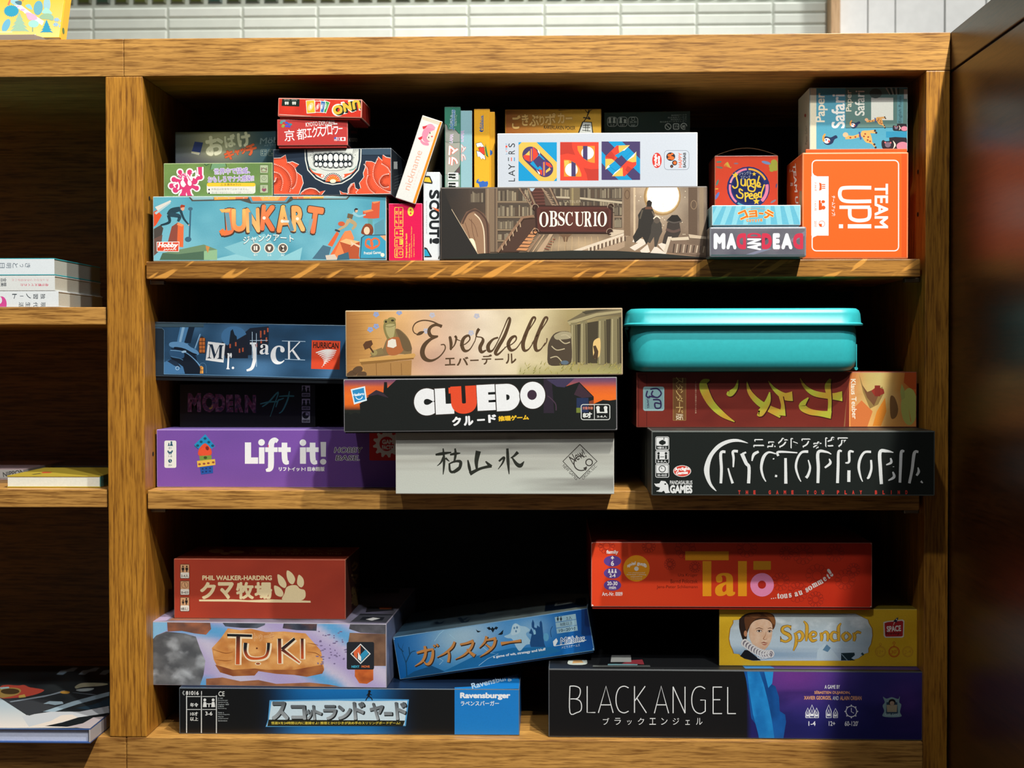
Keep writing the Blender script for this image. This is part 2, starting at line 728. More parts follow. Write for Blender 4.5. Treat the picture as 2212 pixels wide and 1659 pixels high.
def done(key, mat=None):
    b = BOX[key]
    return b['mb'].build(b['lid'], mat or b['mat'], b['root'])
# ------------------------------------------------------------------ the place: wall behind, bookcase, neighbouring cabinet
WALLY = 1.0


def structure(o, kind='structure'):
    o['kind'] = kind
    return o


def tile_wall():
    mb = MB()
    mb.face([(-1.6, WALLY + .006, .2), (1.02, WALLY + .006, .2), (1.02, WALLY + .006, 1.7), (-1.6, WALLY + .006, 1.7)], 'bcc3b8')

    def tile(x0, x1, z0, z1, c, b=.0026, h=.0035):
        A = [(x0, WALLY + .006, z0), (x1, WALLY + .006, z0), (x1, WALLY + .006, z1), (x0, WALLY + .006, z1)]
        Bq = [(x0 + b, WALLY + .006 - h, z0 + b), (x1 - b, WALLY + .006 - h, z0 + b), (x1 - b, WALLY + .006 - h, z1 - b), (x0 + b, WALLY + .006 - h, z1 - b)]
        mb.face(Bq, c)
        for i in range(4):
            j = (i + 1) % 4
            mb.face([A[i], A[j], Bq[j], Bq[i]], mix(c, 'ffffff', .1))
    xs = [at_y(px, 40, WALLY).x for px in (200.7, 1672)]
    pitch = (xs[1] - xs[0]) / 9
    zl = at_y(851, 33, WALLY).z
    zl2 = at_y(851, 58, WALLY).z
    dz = zl - zl2
    ztop = at_y(851, 8.5, WALLY).z
    rnd = random.Random(3)
    xend = at_y(1786, 40, WALLY).x
    for i in range(-8, 12):
        x0 = xs[0] + i * pitch
        for j in range(-8, 1):
            z0 = zl + j * dz
            z1 = ztop - .002 if j == 0 else z0 + dz - .0015
            x1 = min(x0 + pitch - .0026, xend)
            if x1 > x0 + .01:
                k = rnd.uniform(-.04, .04)
                tile(x0, x1, z0, z1, mix('e2e6de', 'd0d6cc', .5 + 6 * k))
        for q in range(4):
            g0 = x0 + q * pitch / 4 + .0035
            if g0 < xend - .03:
                for r in range(2):
                    k = rnd.random()
                    tile(g0, min(g0 + pitch / 4 - .007, xend), ztop + .004 + r * .1, ztop + .096 + r * .1, mix('3c431c', '2c4a44' if rnd.random() < .2 else '545a2a', k), .004, .004)
    return structure(mb.build('wall_back', TILE))


tile_wall()
xa, xb = at_y(1788, 40, WALLY).x, at_y(1808, 40, WALLY).x
mb = MB()
mb.cuboid(xa, xb, WALLY - .03, WALLY + .01, .2, 1.7, 'd8b48a', .001)
structure(mb.build('trim_1', WPALE))
mb = MB()
gx = [xb] + [at_y(p, 40, WALLY).x for p in (1872, 1930, 2037, 2126)] + [1.9, 2.2]
for g0, g1 in zip(gx, gx[1:]):
    gap = .0014 if g0 != gx[1] else .0005
    mb.cuboid(g0 + gap, g1 - gap, WALLY - .012, WALLY + .01, .2, 1.7, 'f4f5f3', .0008)
mb.face([(xb, WALLY + .005, .2), (2.2, WALLY + .005, .2), (2.2, WALLY + .005, 1.7), (xb, WALLY + .005, 1.7)], '28303a')
structure(mb.build('wall_right', BOARD))

ZT, ZB = .74057, .70116
S1, S1B, S2, S2B = .5061, .4876, .2634, .2430
BW, DP = .82, .357
XP = -.0397
XR = at_y(2051, 800, 0).x
JX = at_y(267, 85, 0).x
print('XR', XR, 'JX', JX)
bc = tag(empty('bookcase', (0, 0, 0)), 'long honey-brown oak bookcase holding all the game boxes and the books', 'bookcase')


def board(name, x0, x1, y0, y1, z0, z1, mat, bev=.0012, par=bc):
    m = MB()
    m.cuboid(x0, x1, y0, y1, z0, z1, 'a06a28', bev)
    return m.build(name, mat, par)


board('top_board', -1.0, JX - .0002, 0, .385, ZB, ZT, WX, .0008)
board('top_board', JX + .0002, XR - .0006, 0, .385, ZB, ZT, WX, .0008)
board('base_board', -1.0, at_y(273, 1620, 0).x - .0002, 0, .385, -.075, 0, WX, .0015)
board('base_board', at_y(273, 1620, 0).x + .0002, BW, 0, .385, -.075, 0, WX, .0015)
board('upright', XP, 0, 0, .36, .0002, ZB - .0002, WZ, .0012)
board('upright', BW + .0002, XR - .0006, 0, .36, -.075, ZB - .0002, WZ, .0012)
sh = .003
board('shelf', .0016, BW - .004, sh, DP - .002, S1B, S1, WXF)
board('shelf', .0016, BW - .004, sh, DP - .002, S2B, S2, WX)
L1, L1B = at_y(100, 663.5, sh).z, at_y(100, 701.5, sh).z
L2, L2B = at_y(100, 1057.6, sh).z, at_y(100, 1096, sh).z
board('shelf', -.95, XP - .002, sh, DP - .002, L1B, L1, WX)
board('shelf', -.95, XP - .002, sh, DP - .002, L2B, L2, WX)
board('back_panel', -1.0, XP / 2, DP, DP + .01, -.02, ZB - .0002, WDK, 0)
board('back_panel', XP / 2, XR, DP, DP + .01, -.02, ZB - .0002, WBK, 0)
pins = [(0, S1B, .0), (BW, S1B, 1), (0, S2B, 0), (BW, S2B, 1)]
for x, z, r in pins:
    m = MB()
    s = -1 if r else 1
    m.cuboid(min(x, x + s * .016), max(x, x + s * .016), .02, .03, z - .0052, z - .0004, '8a8070', .001)
    m.build('shelf_pin', STEEL, bc)
for x, y, z in ((0, .022, .575), (BW, .03, .60), (BW, .03, .555), (0, .03, .30)):
    m = MB()
    s = 1 if x == 0 else -1
    m.tube([(x + s * .0001, y, z), (x + s * .0003, y, z)], .0025, '080604', 10)
    m.build('pin_hole', BLACKM, bc)

cc = tag(empty('side_cabinet', (XR, -.5, 0)), 'glossy dark wooden cabinet end standing square to the bookcase, catching reflections', 'cabinet')


def cboard(name, x0, x1, y0, y1, z0, z1, mat, bev=.001):
    m = MB()
    m.cuboid(x0 - XR, x1 - XR, y0 + .5, y1 + .5, z0, z1, '5f3410', bev)
    return m.build(name, mat, cc)


cboard('top_board', XR, XR + .3, -.9, .36, ZB, ZT, WPAN)
cboard('side_panel', XR + .0012, XR + .03, -.9, .36, -.09, ZB - .0016, WPAN)
cboard('back_panel', XR + .03, XR + .3, -.9, -.88, -.09, ZB - .0016, WPAN)
# ------------------------------------------------------------------ upper shelf
GU = 'board games on the upper shelf'
# teal box with climbing figures
b = game_box('junk', 'game_box', 'long teal box with two climbing figures and orange block lettering, leftmost on upper shelf',
             [330, 425.6, 834.5, 421, 835, 559.5, 331, 561], .004, .004, .262, S1, {'': '5f9fac', 'right': '8a6a58', 'top': '6aa6b2'}, CARD, group=GU, edge='d8d8d0')
a = b['art']().z(310, 400, 4.022)
a.F(78, 85, 2115, 655, 60, 18, lambda u, v: mix(mix('5ea9bb', '7dbccb', v), '4f98ad', .5 + .9 * fb(u * 5, v * 2 - u, 1)))
for f, c in (([700, 540, 1050, 420, 1250, 650, 900, 655], '7fbcc8'), ([1150, 650, 1380, 540, 1360, 655], '8ac4ce'), ([560, 655, 800, 600, 1000, 655], '8dc6d0'), ([1380, 300, 1700, 200, 1650, 420], '66adbd')):
    a.P(f, c)
# girder strip along the top
a.P([390, 100, 420, 140, 840, 132, 930, 160, 1250, 160, 1300, 128, 1770, 125, 1800, 88, 390, 98], '4f4f48')
a.P([400, 96, 430, 128, 610, 124, 610, 92], '8fb7bd')
a.P([612, 92, 615, 128, 800, 122, 800, 90], 'eda94e')
a.P([800, 90, 800, 120, 905, 118, 915, 90], 'e07a45')
a.P([905, 90, 938, 152, 1240, 150, 1285, 90], '5b93a8')
a.P([930, 90, 950, 138, 1225, 136, 1262, 90], 'e47f4c')
a.P([1005, 90, 1030, 134, 1165, 133, 1200, 90], 'f0ad5c')
a.P([1285, 90, 1300, 118, 1390, 116, 1390, 90], 'e07a45')
a.P([1390, 90, 1390, 116, 1560, 114, 1575, 88], 'f0b04d')
a.P([1575, 88, 1560, 116, 1760, 116, 1790, 88], '8fb7bd')
for x in (640, 740, 870, 1040, 1090, 1150, 1340, 1450):
    a.E(x, 112, 6, 5, 'c9b79a')
# left figure group
a.P([80, 235, 120, 215, 160, 262, 110, 345, 80, 370], 'd8502a')
a.P([100, 190, 235, 130, 240, 145, 125, 225], 'd6d3ca')
a.P([95, 240, 230, 150, 236, 158, 110, 255], 'a8c8cf')
a.P([82, 385, 150, 345, 172, 375, 140, 520, 84, 540], '4b4540')
a.P([84, 470, 165, 430, 150, 560, 84, 620], '6b5148')
a.P([245, 360, 300, 322, 350, 345, 345, 540, 205, 520], 'e06a3c')
a.P([245, 360, 300, 322, 290, 530, 205, 520], '8c4a3c')
a.P([300, 322, 350, 345, 335, 360, 290, 345], 'f0905c')
a.S([320, 205, 250, 225, 215, 260], [38, 52, 34], '27424e')
a.S([230, 255, 310, 270, 300, 315], [40, 34, 20], '2a4653')
a.S([215, 260, 225, 320, 150, 348], [26, 24, 14], '233c47')
a.S([320, 215, 350, 290, 395, 345], [24, 18, 12], '27424e')
a.E(340, 200, 16, 22, 'e0a588')
a.P([318, 182, 330, 168, 362, 176, 358, 190, 330, 195, 322, 206], 'a03c22')
a.E(400, 347, 10, 9, 'e8b496')
a.S([410, 195, 400, 450], 14, '3d6377', 0)
a.E(408, 205, 20, 14, '44697c')
a.E(388, 470, 28, 22, '3f657a')
# green crate
a.P([140, 650, 165, 590, 525, 515, 525, 650], '4d6a55')
a.P([525, 515, 640, 560, 640, 650, 525, 650], '8fb78d')
a.P([165, 590, 525, 515, 640, 560, 300, 600], '6d8a6a')
a.P([540, 525, 575, 535, 560, 590, 545, 560], 'c98a4a')
# right figure group
a.P([1465, 640, 1560, 520, 1630, 540, 1600, 645], '4a6f83')
a.P([1600, 520, 1680, 400, 1700, 420, 1640, 535], 'd9643a')
a.P([1600, 640, 1750, 400, 1800, 392, 1880, 640], 'dd6c3e')
a.P([1750, 400, 1800, 392, 1830, 460, 1720, 640, 1640, 640], 'ef8752')
a.P([1705, 490, 1760, 465, 1880, 490, 1870, 640, 1760, 640], 'b25433')
a.P([1705, 490, 1760, 465, 1880, 490, 1800, 520], 'f0b47a')
a.P([1580, 610, 1660, 600, 1690, 645, 1590, 650], 'cfc3b4')
a.P([1690, 610, 1780, 580, 1790, 645, 1680, 650], '3b6477')
a.P([1985, 145, 2055, 138, 2048, 285, 1990, 292, 1910, 285, 1905, 225, 1980, 210], 'c9563a')
a.P([1985, 145, 2055, 138, 2040, 150, 2000, 160], 'e88a5a')
a.P([1905, 225, 1980, 210, 2000, 222, 1925, 240], 'e88a5a')
a.R(1950, 290, 1990, 400, '5f9a98')
a.P([2005, 340, 2090, 290, 2100, 430, 2005, 440], '5891a2')
a.S([1800, 250, 1790, 290], [50, 46], '6d5a42')
a.S([1780, 300, 1840, 340, 1812, 385], [36, 30, 18], 'b39a72')
a.S([1785, 300, 1755, 350, 1690, 392], [34, 26, 16], 'b8a07a')
a.S([1820, 240, 1870, 270, 1930, 255], [26, 18, 12], '8fc0cc')
a.E(1848, 220, 14, 18, 'e0b090')
a.P([1830, 212, 1845, 198, 1866, 206, 1858, 216, 1840, 216, 1838, 240], '30282a')
a.E(1720, 335, 30, 20, 'c85c3a')
a.caps([1670, 390, 1700, 400], 16, '33404a')
# girl and pretzel badge
a.P([1895, 390, 1920, 345, 1965, 335, 1995, 370, 1985, 430, 1900, 425], '7d3f28', 1)
a.E(1940, 395, 26, 34, 'efc8a8')
a.P([1905, 380, 1940, 350, 1975, 385, 1985, 350, 1930, 335], '8d4a2c', 1)
a.S([1800, 490, 1830, 510, 1880, 535], [6, 12, 18], 'e8c4a4')
for y in (485, 500, 515, 530):
    a.S([1800, y, 1825, 515], 7, 'e8c4a4', 0)
a.P([1890, 455, 1920, 432, 2110, 428, 2110, 640, 1878, 640], '3a5866')
a.P([1900, 460, 1925, 440, 2110, 436, 2110, 632, 1886, 634], '3c98b8')
a.P([2055, 440, 2110, 436, 2110, 490], 'e0a070')
for f in ([1990, 555, 1935, 530, 1935, 480, 1965, 470, 1990, 510, 1975, 550], [1985, 555, 2040, 525, 2045, 480, 2005, 462, 1975, 500, 2000, 550], [1940, 520, 1985, 548, 2030, 525]):
    a.S(f, 15, 'd9693e')
a.T('Pretzel Games', 1990, 587, 150, 26, 'e4e2da', 3, .02)
a.E(2077, 606, 17, 17, 'e6e0d0')
# title
tl = [('J', 725, 320, 120, 235, 4), ('U', 830, 305, 130, 200, 0), ('N', 950, 305, 120, 215, 2), ('K', 1085, 285, 130, 225, -4), ('A', 1225, 290, 160, 235, 6), ('R', 1345, 290, 115, 225, 2), ('T', 1485, 305, 140, 235, -8)]
for ch, x, y, wd, h, an in tl:
    a.T(ch, x, y + 4, wd + 22, h + 22, '4c3a30', an, .07)
for k, (ch, x, y, wd, h, an) in enumerate(tl):
    a.T(ch, x, y, wd, h, ('e5834f', 'eeb768', 'e9a05c')[k % 3], an, .05, c2=('e07348', 'e88a50', 'f0b873')[k % 3])
a.P([705, 240, 742, 238, 765, 390, 730, 395], '6a97a8')
a.P([660, 210, 755, 205, 750, 232, 680, 238], 'eeb060')
a.P([655, 400, 690, 375, 720, 415, 680, 440], 'e8783e')
a.P([915, 235, 940, 232, 945, 395, 920, 398], '5d8ea2')
a.P([1225, 185, 1250, 195, 1310, 395, 1275, 400], '5d8ea2')
a.P([1440, 300, 1475, 290, 1440, 430, 1425, 400], '78a3b0')
a.R(1195, 305, 1265, 325, 'cdd6d4')
for x, y in ((1048, 285), (1205, 313), (1337, 292)):
    a.E(x, y, 14, 14, 'e8e0d0')
a.T('ジャンクアート', 1085, 465, 445, 70, '44606a', 2, .05, arc=18)
a.T('ジャンクアート', 1085, 463, 440, 66, 'dcebe8', 2, .02, arc=18)
for x, t in ((975, '8+'), (1093, '2-6'), (1211, '30\'')):
    a.E(x, 547, 44, 44, 'e9e0d0')
    a.E(x, 547, 36, 36, '5f544c')
    a.T(t, x, 606, 34, 20, 'e6efec')
a.R(958, 528, 970, 565, 'e9e2d6')
a.R(976, 528, 990, 565, 'e9e2d6')
a.P([1078, 532, 1108, 532, 1104, 555, 1093, 570, 1082, 555], 'e9e2d6')
a.P([1197, 526, 1225, 526, 1203, 568, 1225, 568], 'e9e2d6')
a.P([114, 492, 312, 490, 308, 580, 116, 576], 'e8e6e0')
a.P([120, 498, 306, 496, 303, 574, 121, 571], 'd94a2e')
a.T('Hobby', 213, 526, 170, 54, 'f2f0ea', 0, .05, .25)
a.T('JAPAN', 228, 560, 110, 18, 'f2f0ea', 0, .03, .2)
done('junk')

# green box with the pink splat
JT = BOX['junk']['top']
b = game_box('green', 'game_box', 'small olive-green box with a pink splat emblem and a yellow caution strip', [353.5, 355, 588.8, 348.8, 589, 421, 353.5, 423], .008, .006, .05, JT,
             {'': '6f8a4a'}, MATTE, group=GU, edge='b9c49a')
a = b['art']().z(310, 180, 6.9125)
a.F(297, 1165, 1925, 1680, 36, 14, lambda u, v: mix('74924f', '5f7f47', .5 + .8 * fb(u * 4, v * 2, 3)))
a.P([890, 1190, 1000, 1190, 935, 1235], '5d8254')
a.S([895, 1190, 935, 1230, 1000, 1190], 9, '2c3f2c', 0)
a.P([1030, 1190, 1220, 1185, 1230, 1240, 1000, 1290], '6f9a72')
a.S([1020, 1190, 995, 1290], 8, '2c3f2c', 0)
a.S([1225, 1185, 1240, 1250], 8, '2c3f2c', 0)
a.S([1270, 1180, 1300, 1200, 1370, 1180], 9, '2c3f2c', 0)
spl = [(545, 1325, 40), (690, 1325, 45), (455, 1435, 45), (420, 1530, 45), (795, 1565, 42), (850, 1400, 46), (590, 1680, 60), (690, 1690, 50), (640, 1500, 130), (480, 1590, 55), (760, 1460, 60)]
for col, gw in (('e9e4e2', 22), ('d23a70', 0)):
    for x, y, r in spl:
        a.E(x, y, r * .8 + gw, r * .8 + gw, col)
        a.S([x, y, 640, 1500], [r * 1.1 + 2 * gw, r * 1.3 + 2 * gw], col, 0)
    a.S([845, 1250, 850, 1380], [60 + 2 * gw, 50 + 2 * gw], col, 0)
a.T('ウイルス', 640, 1440, 420, 130, 'f0e6e8', 32, .05)
a.T('VS', 580, 1390, 130, 70, 'd84a86', 15, .04, ol='efe6e6', ob=.05)
a.E(590, 1500, 34, 52, 'ece4e4', 15)
a.E(690, 1490, 30, 44, 'ece4e4', 15)
a.T('世界中で猛威、', 1320, 1310, 540, 95, '9a86bd', 2, .03, ol='e8e4ee', ob=.05)
a.T('おもしろマナ大感染!!', 1305, 1425, 690, 95, '9a86bd', 2, .03, ol='e8e4ee', ob=.05)
a.R(945, 1487, 1672, 1650, 'dcdcd2', 40)
a.R(945, 1487, 1672, 1540, 'e9c233', 26)
a.T('⚠ 注 意(ちゅうい)', 1300, 1514, 300, 38, '3a3420', 1)
a.E(980, 1587, 12, 12, '222')if False else a.E(980, 1587, 12, 12, '222622')
a.E(980, 1640, 12, 12, '222622')
a.T('本製品は飲食物ではありません。', 1290, 1580, 560, 34, '8d918a')
a.T('袋の端で手指を切らないよう注意してください。', 1330, 1632, 630, 34, '8d918a')
for y in (1283, 1428, 1578):
    a.R(1735, y - 68, 1865, y + 62, '5a6a48', 8)
    a.R(1742, y - 60, 1858, y + 55, 'a9b894', 6)
a.S([1755, 1285, 1790, 1265, 1845, 1290], 14, '6a6a58', 0)
a.S([1765, 1255, 1765, 1320, 1830, 1320, 1835, 1255], 10, '7d4a4a', 0)
a.ring(1800, 1420, 32, 7, '77806a')
a.S([1800, 1400, 1800, 1425], 8, '6a7260', 0)
a.T('8+', 1800, 1548, 44, 28, '5a6450')
a.P([1770, 1575, 1785, 1565, 1800, 1578, 1815, 1565, 1832, 1575, 1830, 1600, 1800, 1618, 1772, 1600], '8a4a62', 1)
done('green')

# navy box with the grinning jaw
b = game_box('skull', 'game_box', 'navy box printed with a toothy white jaw between orange roses', [590, 323, 845.4, 318.7, 845.4, 418.8, 590, 420.5], .006, .001, .112, JT,
             {'': '26303c', 'right': '1c242c'}, GLOSS, group=GU, edge='8d949a')
a = b['art']().z(580, 190, 6.913)
a.F(60, 880, 1850, 1600, 8, 5, lambda u, v: mix('2b3848', '263240', v))
jaw = [535, 900, 545, 1080, 580, 1230, 700, 1360, 830, 1425, 960, 1450, 1100, 1430, 1240, 1350, 1350, 1230, 1385, 1080, 1390, 890]


def jawin(g):
    f = []
    for i in range(0, len(jaw), 2):
        x, y = jaw[i], jaw[i + 1]
        f += [963 + (x - 963) * (1 - g / 420), 900 + (y - 900) * (1 - g / 520)]
    return f


a.P(jawin(0), 'd8dcd4')
a.P(jawin(16), '26323e')
a.P(jawin(40), 'd5dad3')
for k in range(36):
    t = k / 35
    x = 630 + 665 * t
    y = 1000 + 235 * (1 - abs(2 * t - 1) ** 3.2)
    a.E(x, y, 6, 6, '20282e', 0, 8)
teeth = [(715, 60, 82), (775, 70, 88), (850, 82, 100), (925, 92, 112), (1010, 92, 112), (1085, 80, 104), (1155, 70, 92), (1215, 60, 80)]
for g, c in ((22, '20282e'), (16, 'd5dad3'), (10, '20282e')):
    for x, wd, h in teeth:
        a.E(x, 1040 - (h - 80) * .1, wd * .52 + g, h * .56 + g, c)
        a.E(x, 1125 + (h - 80) * .25, wd * .48 + g, h * .42 + g, c)
    a.layer += 1
for x, wd, h in teeth:
    for g, c in ((9, '20282e'), (0, 'e6e7e2')):
        a.E(x, 1043 - (h - 80) * .1, wd * .40 + g, h * .50 + g, c)
        a.E(x, 1138 + (h - 80) * .25, wd * .38 + g, h * .34 + g, c)
a.P([600, 1150, 640, 1200, 720, 1225, 700, 1240, 650, 1225, 612, 1190], '7fa59a')
a.P([1320, 1150, 1280, 1200, 1200, 1225, 1215, 1240, 1270, 1225, 1310, 1190], '7fa59a')
a.P([615, 1190, 680, 1260, 790, 1285, 830, 1310, 800, 1340, 740, 1310, 650, 1260], 'df5a34', 1)
a.P([1312, 1190, 1250, 1260, 1140, 1285, 1095, 1310, 1130, 1340, 1180, 1310, 1270, 1260], 'df5a34', 1)
a.E(800, 1312, 18, 18, 'eceae4')
a.E(1118, 1312, 18, 18, 'eceae4')
for k in range(17):
    t = rad(180 * k / 16)
    a.S([963 + 112 * math.cos(t), 1400 - 112 * math.sin(t), 963 + 145 * math.cos(t), 1400 - 135 * math.sin(t)], 11, '20282e', 0)
a.P([850, 1400, 870, 1340, 915, 1300, 963, 1290, 1010, 1300, 1055, 1340, 1075, 1400], 'dd5730')
for k in range(9):
    t = rad(15 + 150 * k / 8)
    a.P([963, 1400, 963 + 85 * math.cos(t - .08), 1400 - 85 * math.sin(t - .08), 963 + 85 * math.cos(t + .08), 1400 - 85 * math.sin(t + .08)], 'f0a53f')
    a.E(963 + 92 * math.cos(t), 1400 - 90 * math.sin(t), 6, 6, 'f4ead8', 0, 8)
a.E(963, 1392, 45, 30, 'f4e6c8')
a.S(jawin(26), 2, '26323e', 0)
for x0, sgn in ((585, 1), (1345, -1)):
    for q in range(5):
        a.S([x0 + sgn * q * 18, 900, x0 + sgn * (q * 18 + 14), 950 + 12 * q], [7, 2], '20282e', 0)


def rose(pts, sw, cx, cy, flip=1):
    a.P(pts, 'e8e6e0', 0)
    q = []
    for i in range(0, len(pts), 2):
        dx, dy = cx - pts[i], cy - pts[i + 1]
        L = math.hypot(dx, dy) or 1
        q += [pts[i] + dx / L * 9, pts[i + 1] + dy / L * 9]
    a.P(q, 'e2593a')
    for f in sw:
        a.S(f, 5, '7c2a1c')
        p = catmull([tuple(f[i:i + 2]) for i in range(0, len(f), 2)], False, 6)
        for (x, y), (x2, y2) in zip(p, p[1:]):
            dx, dy = x2 - x, y2 - y
            L = math.hypot(dx, dy) or 1
            a.S([x, y, x - dy / L * 42 * flip, y + dx / L * 42 * flip], [5, 1], '8c2f1e', 0)
            a.S([x + dy / L * 8 * flip, y - dx / L * 8 * flip, x + dy / L * 26 * flip, y - dx / L * 26 * flip], [8, 4], 'f0e2d8', 0)
        a.layer += 2


rose([70, 1045, 180, 1040, 255, 995, 280, 1110, 360, 1095, 458, 1140, 400, 1200, 420, 1250, 500, 1310, 525, 1420, 480, 1530, 460, 1590, 70, 1590],
     [[80, 1150, 200, 1200, 290, 1290, 330, 1420, 300, 1560], [80, 1270, 160, 1300, 200, 1400, 170, 1540], [285, 1120, 380, 1200, 410, 1320, 390, 1440, 340, 1500], [75, 1420, 110, 1400, 130, 1340]], 250, 1380)
rose([485, 1560, 540, 1510, 620, 1488, 700, 1500, 760, 1550, 850, 1530, 800, 1595, 470, 1592], [[520, 1560, 610, 1515, 700, 1530, 760, 1580]], 640, 1580)
rose([1450, 1090, 1540, 1095, 1600, 1120, 1640, 1020, 1700, 1080, 1705, 990, 1760, 1030, 1840, 1045, 1850, 1580, 1300, 1590, 1310, 1530, 1375, 1500, 1352, 1420, 1420, 1330, 1410, 1270, 1440, 1190],
     [[1640, 1070, 1590, 1180, 1580, 1320, 1640, 1440, 1760, 1520, 1830, 1540], [1800, 1300, 1720, 1320, 1670, 1400, 1720, 1470, 1800, 1460], [1500, 1310, 1480, 1400, 1520, 1500, 1600, 1570], [1440, 1130, 1490, 1200, 1500, 1290], [1700, 1120, 1790, 1180, 1835, 1260]], 1650, 1330, -1)
rose([1180, 1590, 1185, 1500, 1230, 1430, 1285, 1410, 1300, 1490, 1345, 1520, 1310, 1560, 1330, 1592], [[1210, 1570, 1225, 1500, 1265, 1450]], 1250, 1540)
rose([1060, 1530, 1110, 1560, 1170, 1570, 1190, 1592, 1075, 1592], [], 1120, 1580)
tp = MB()
ta = Art(tp, b['mw'], 'front', b['ext']).z(580, 190, 6.913)
ta.base = 25
ta.R(1395, 880, 1830, 1000, '3f5364')
tp.build('tape', GLOSS, b['root'])
r = b['art']('right').z(580, 190, 6.913)
r.R(1870, 1100, 1925, 1210, 'a9b0b2')
for k in range(5):
    r.S([1880, 1330 + 45 * k, 1990, 1290 + 45 * k], 8, '4a535a', 0)
done('skull')

# red box with white kanji
ST = BOX['skull']['top']
b = game_box('kyoto', 'game_box', 'small red box with angular white Japanese title and two flags', [598.3, 256.5, 751.4, 258, 751.4, 317.0, 599, 315.2], -.001, -.001, .085, ST, {'': 'b83a36', 'right': '17191f', 'tray': 'b23632'}, CARD,
             group=GU, tray=.0025, edge='d88a80')
a = b['art']().z(580, 190, 6.913)
a.R(120, 450, 1195, 890, 'ba3c39')
for x, y, c in ((200, 500, '5d8f9a'), (235, 490, '6a90a8'), (270, 520, '3a56c0'), (300, 540, '4058b8'), (330, 545, '2f8a8f'), (220, 560, 'a8a43c'), (215, 575, '86a040'), (270, 570, '4a50c4'), (310, 575, '5848b8'), (190, 520, '4a9a80')):
    a.E(x, y, 22, 17, c)
a.T('KYOTO EXPLORER', 775, 530, 440, 66, 'eceae6', 5, .015)
a.T('京', 312, 710, 150, 170, 'f2f1ee', 3, .005)
a.T('都', 495, 690, 150, 165, 'f2f1ee', 3, .005)
for t, x, y, wd, h in (('エ', 610, 672, 70, 130), ('ク', 690, 658, 80, 160), ('ス', 765, 655, 85, 150), ('プ', 835, 640, 85, 160), ('ロ', 915, 625, 70, 150), ('ー', 965, 612, 26, 16), ('ラ', 1005, 610, 70, 170), ('ー', 1075, 605, 60, 16)):
    a.T(t, x, y, wd, h, 'f2f1ee', 4, .01)
a.R(980, 735, 1058, 790, 'e9e6e4')
a.R(980, 735, 1012, 765, '4a5aa8')
for y in (770, 781):
    a.R(980, y, 1020, y + 6, 'c85a58')
a.R(1020, 735, 1058, 790, '55609e')
a.S([1020, 735, 1058, 790], 8, 'e2d8da', 0)
a.S([1058, 735, 1020, 790], 8, 'e2d8da', 0)
a.S([1039, 735, 1039, 790], 7, 'c44e50', 0)
a.S([1020, 762, 1058, 762], 7, 'c44e50', 0)
a.R(1070, 735, 1152, 790, 'eeeae8')
a.E(1111, 762, 20, 20, 'c83a38')
r = b['art']('right').z(580, 190, 6.913)
r.T('KYOTO', 1265, 775, 120, 60, '9a8f80', -3, .02)
r.R(1230, 640, 1320, 680, '5a2420')
done('kyoto')

# red deck box with upside-down yellow lettering
b = game_box('uno', 'card_box', 'worn red card box with upside-down yellow lettering, topmost of the left pile', [601.5, 210.6, 782.5, 214.8, 781, 258, 599, 249], -.003, -.006, .055, None, {'': 'cc3322', 'top': '6a160e', 'bottom': '8c1c12', 'right': '7a1a12'}, CARD,  # top face coloured darker to cut red bounce light onto the board above
             'card game', group=GU, roll=-1.8, edge='d8a896', bev=.0012)
a = b['art']().z(580, 190, 6.913)
a.F(120, 130, 1420, 480, 20, 6, lambda u, v: mix('d43a26', 'c23022', .5 + fb(u * 9, v * 2, 5)))
a.P([205, 150, 465, 158, 460, 278, 195, 268], '15251f')
for x in (275, 385):
    a.T('CARD GAME' if x < 300 else 'PLAYERS', x, 178, 85, 22, '9aa39a', 178, .02)
    for dx in (-18, 12):
        a.E(x + dx, 238, 13, 13, 'c8ccc2')
        a.R(x + dx - 14, 205, x + dx + 14, 232, 'c8ccc2')
for x, an, c in ((845, -20, '3f9a4a'), (795, -10, '3a6fae'), (735, -2, 'c93a2e'), (630, 4, 'd9b431')):
    t = rad(-an)
    hw, hh = (66, 98) if x == 630 else (48, 88)

    def rot(px_, py_):
        return [x + px_ * math.cos(t) - py_ * math.sin(t), 280 + px_ * math.sin(t) + py_ * math.cos(t)]
    a.P(rot(-hw, -hh) + rot(hw, -hh) + rot(hw, hh) + rot(-hw, hh), 'eceade')
    hw, hh = hw - 8, hh - 8
    a.P(rot(-hw, -hh) + rot(hw, -hh) + rot(hw, hh) + rot(-hw, hh), c)
    a.E(x, 280, hw * .62, hh * .7, mix(c, 'ffffff', .25), -25)
    a.T('1' if x == 630 else '3', x, 282, 24, 50, 'eceade', 178, .03)
for t, x, y, wd, h, an in (('U', 1315, 250, 125, 150, 190), ('N', 1180, 285, 130, 150, 192), ('O', 1040, 330, 150, 150, 194)):
    a.T(t, x, y, wd + 40, h + 36, 'efeadb', an, .10)
for t, x, y, wd, h, an in (('U', 1315, 250, 125, 150, 190), ('N', 1180, 285, 130, 150, 192), ('O', 1040, 330, 150, 150, 194)):
    a.T(t, x + 20, y + 2, wd + 12, h + 8, '1d2a22', an, .09)
for t, x, y, wd, h, an in (('U', 1310, 246, 120, 140, 190), ('N', 1175, 280, 125, 140, 192), ('O', 1035, 326, 145, 140, 194)):
    a.T(t, x, y, wd, h, 'd9b53c', an, .07)
a.S([160, 395, 700, 425, 1390, 465], 6, 'e8d8c8', 0)
a.S([1385, 200, 1392, 460], 5, 'e2cabc', 0)
f = MB()
f.cuboid(-b['W'] / 2 + .002, b['W'] / 2 - .002, -b['d'] / 2 + .0015, b['d'] / 2, -.0016, .0002, 'b02618', .0003)
f.build('tuck_flap', CARD, b['root'])
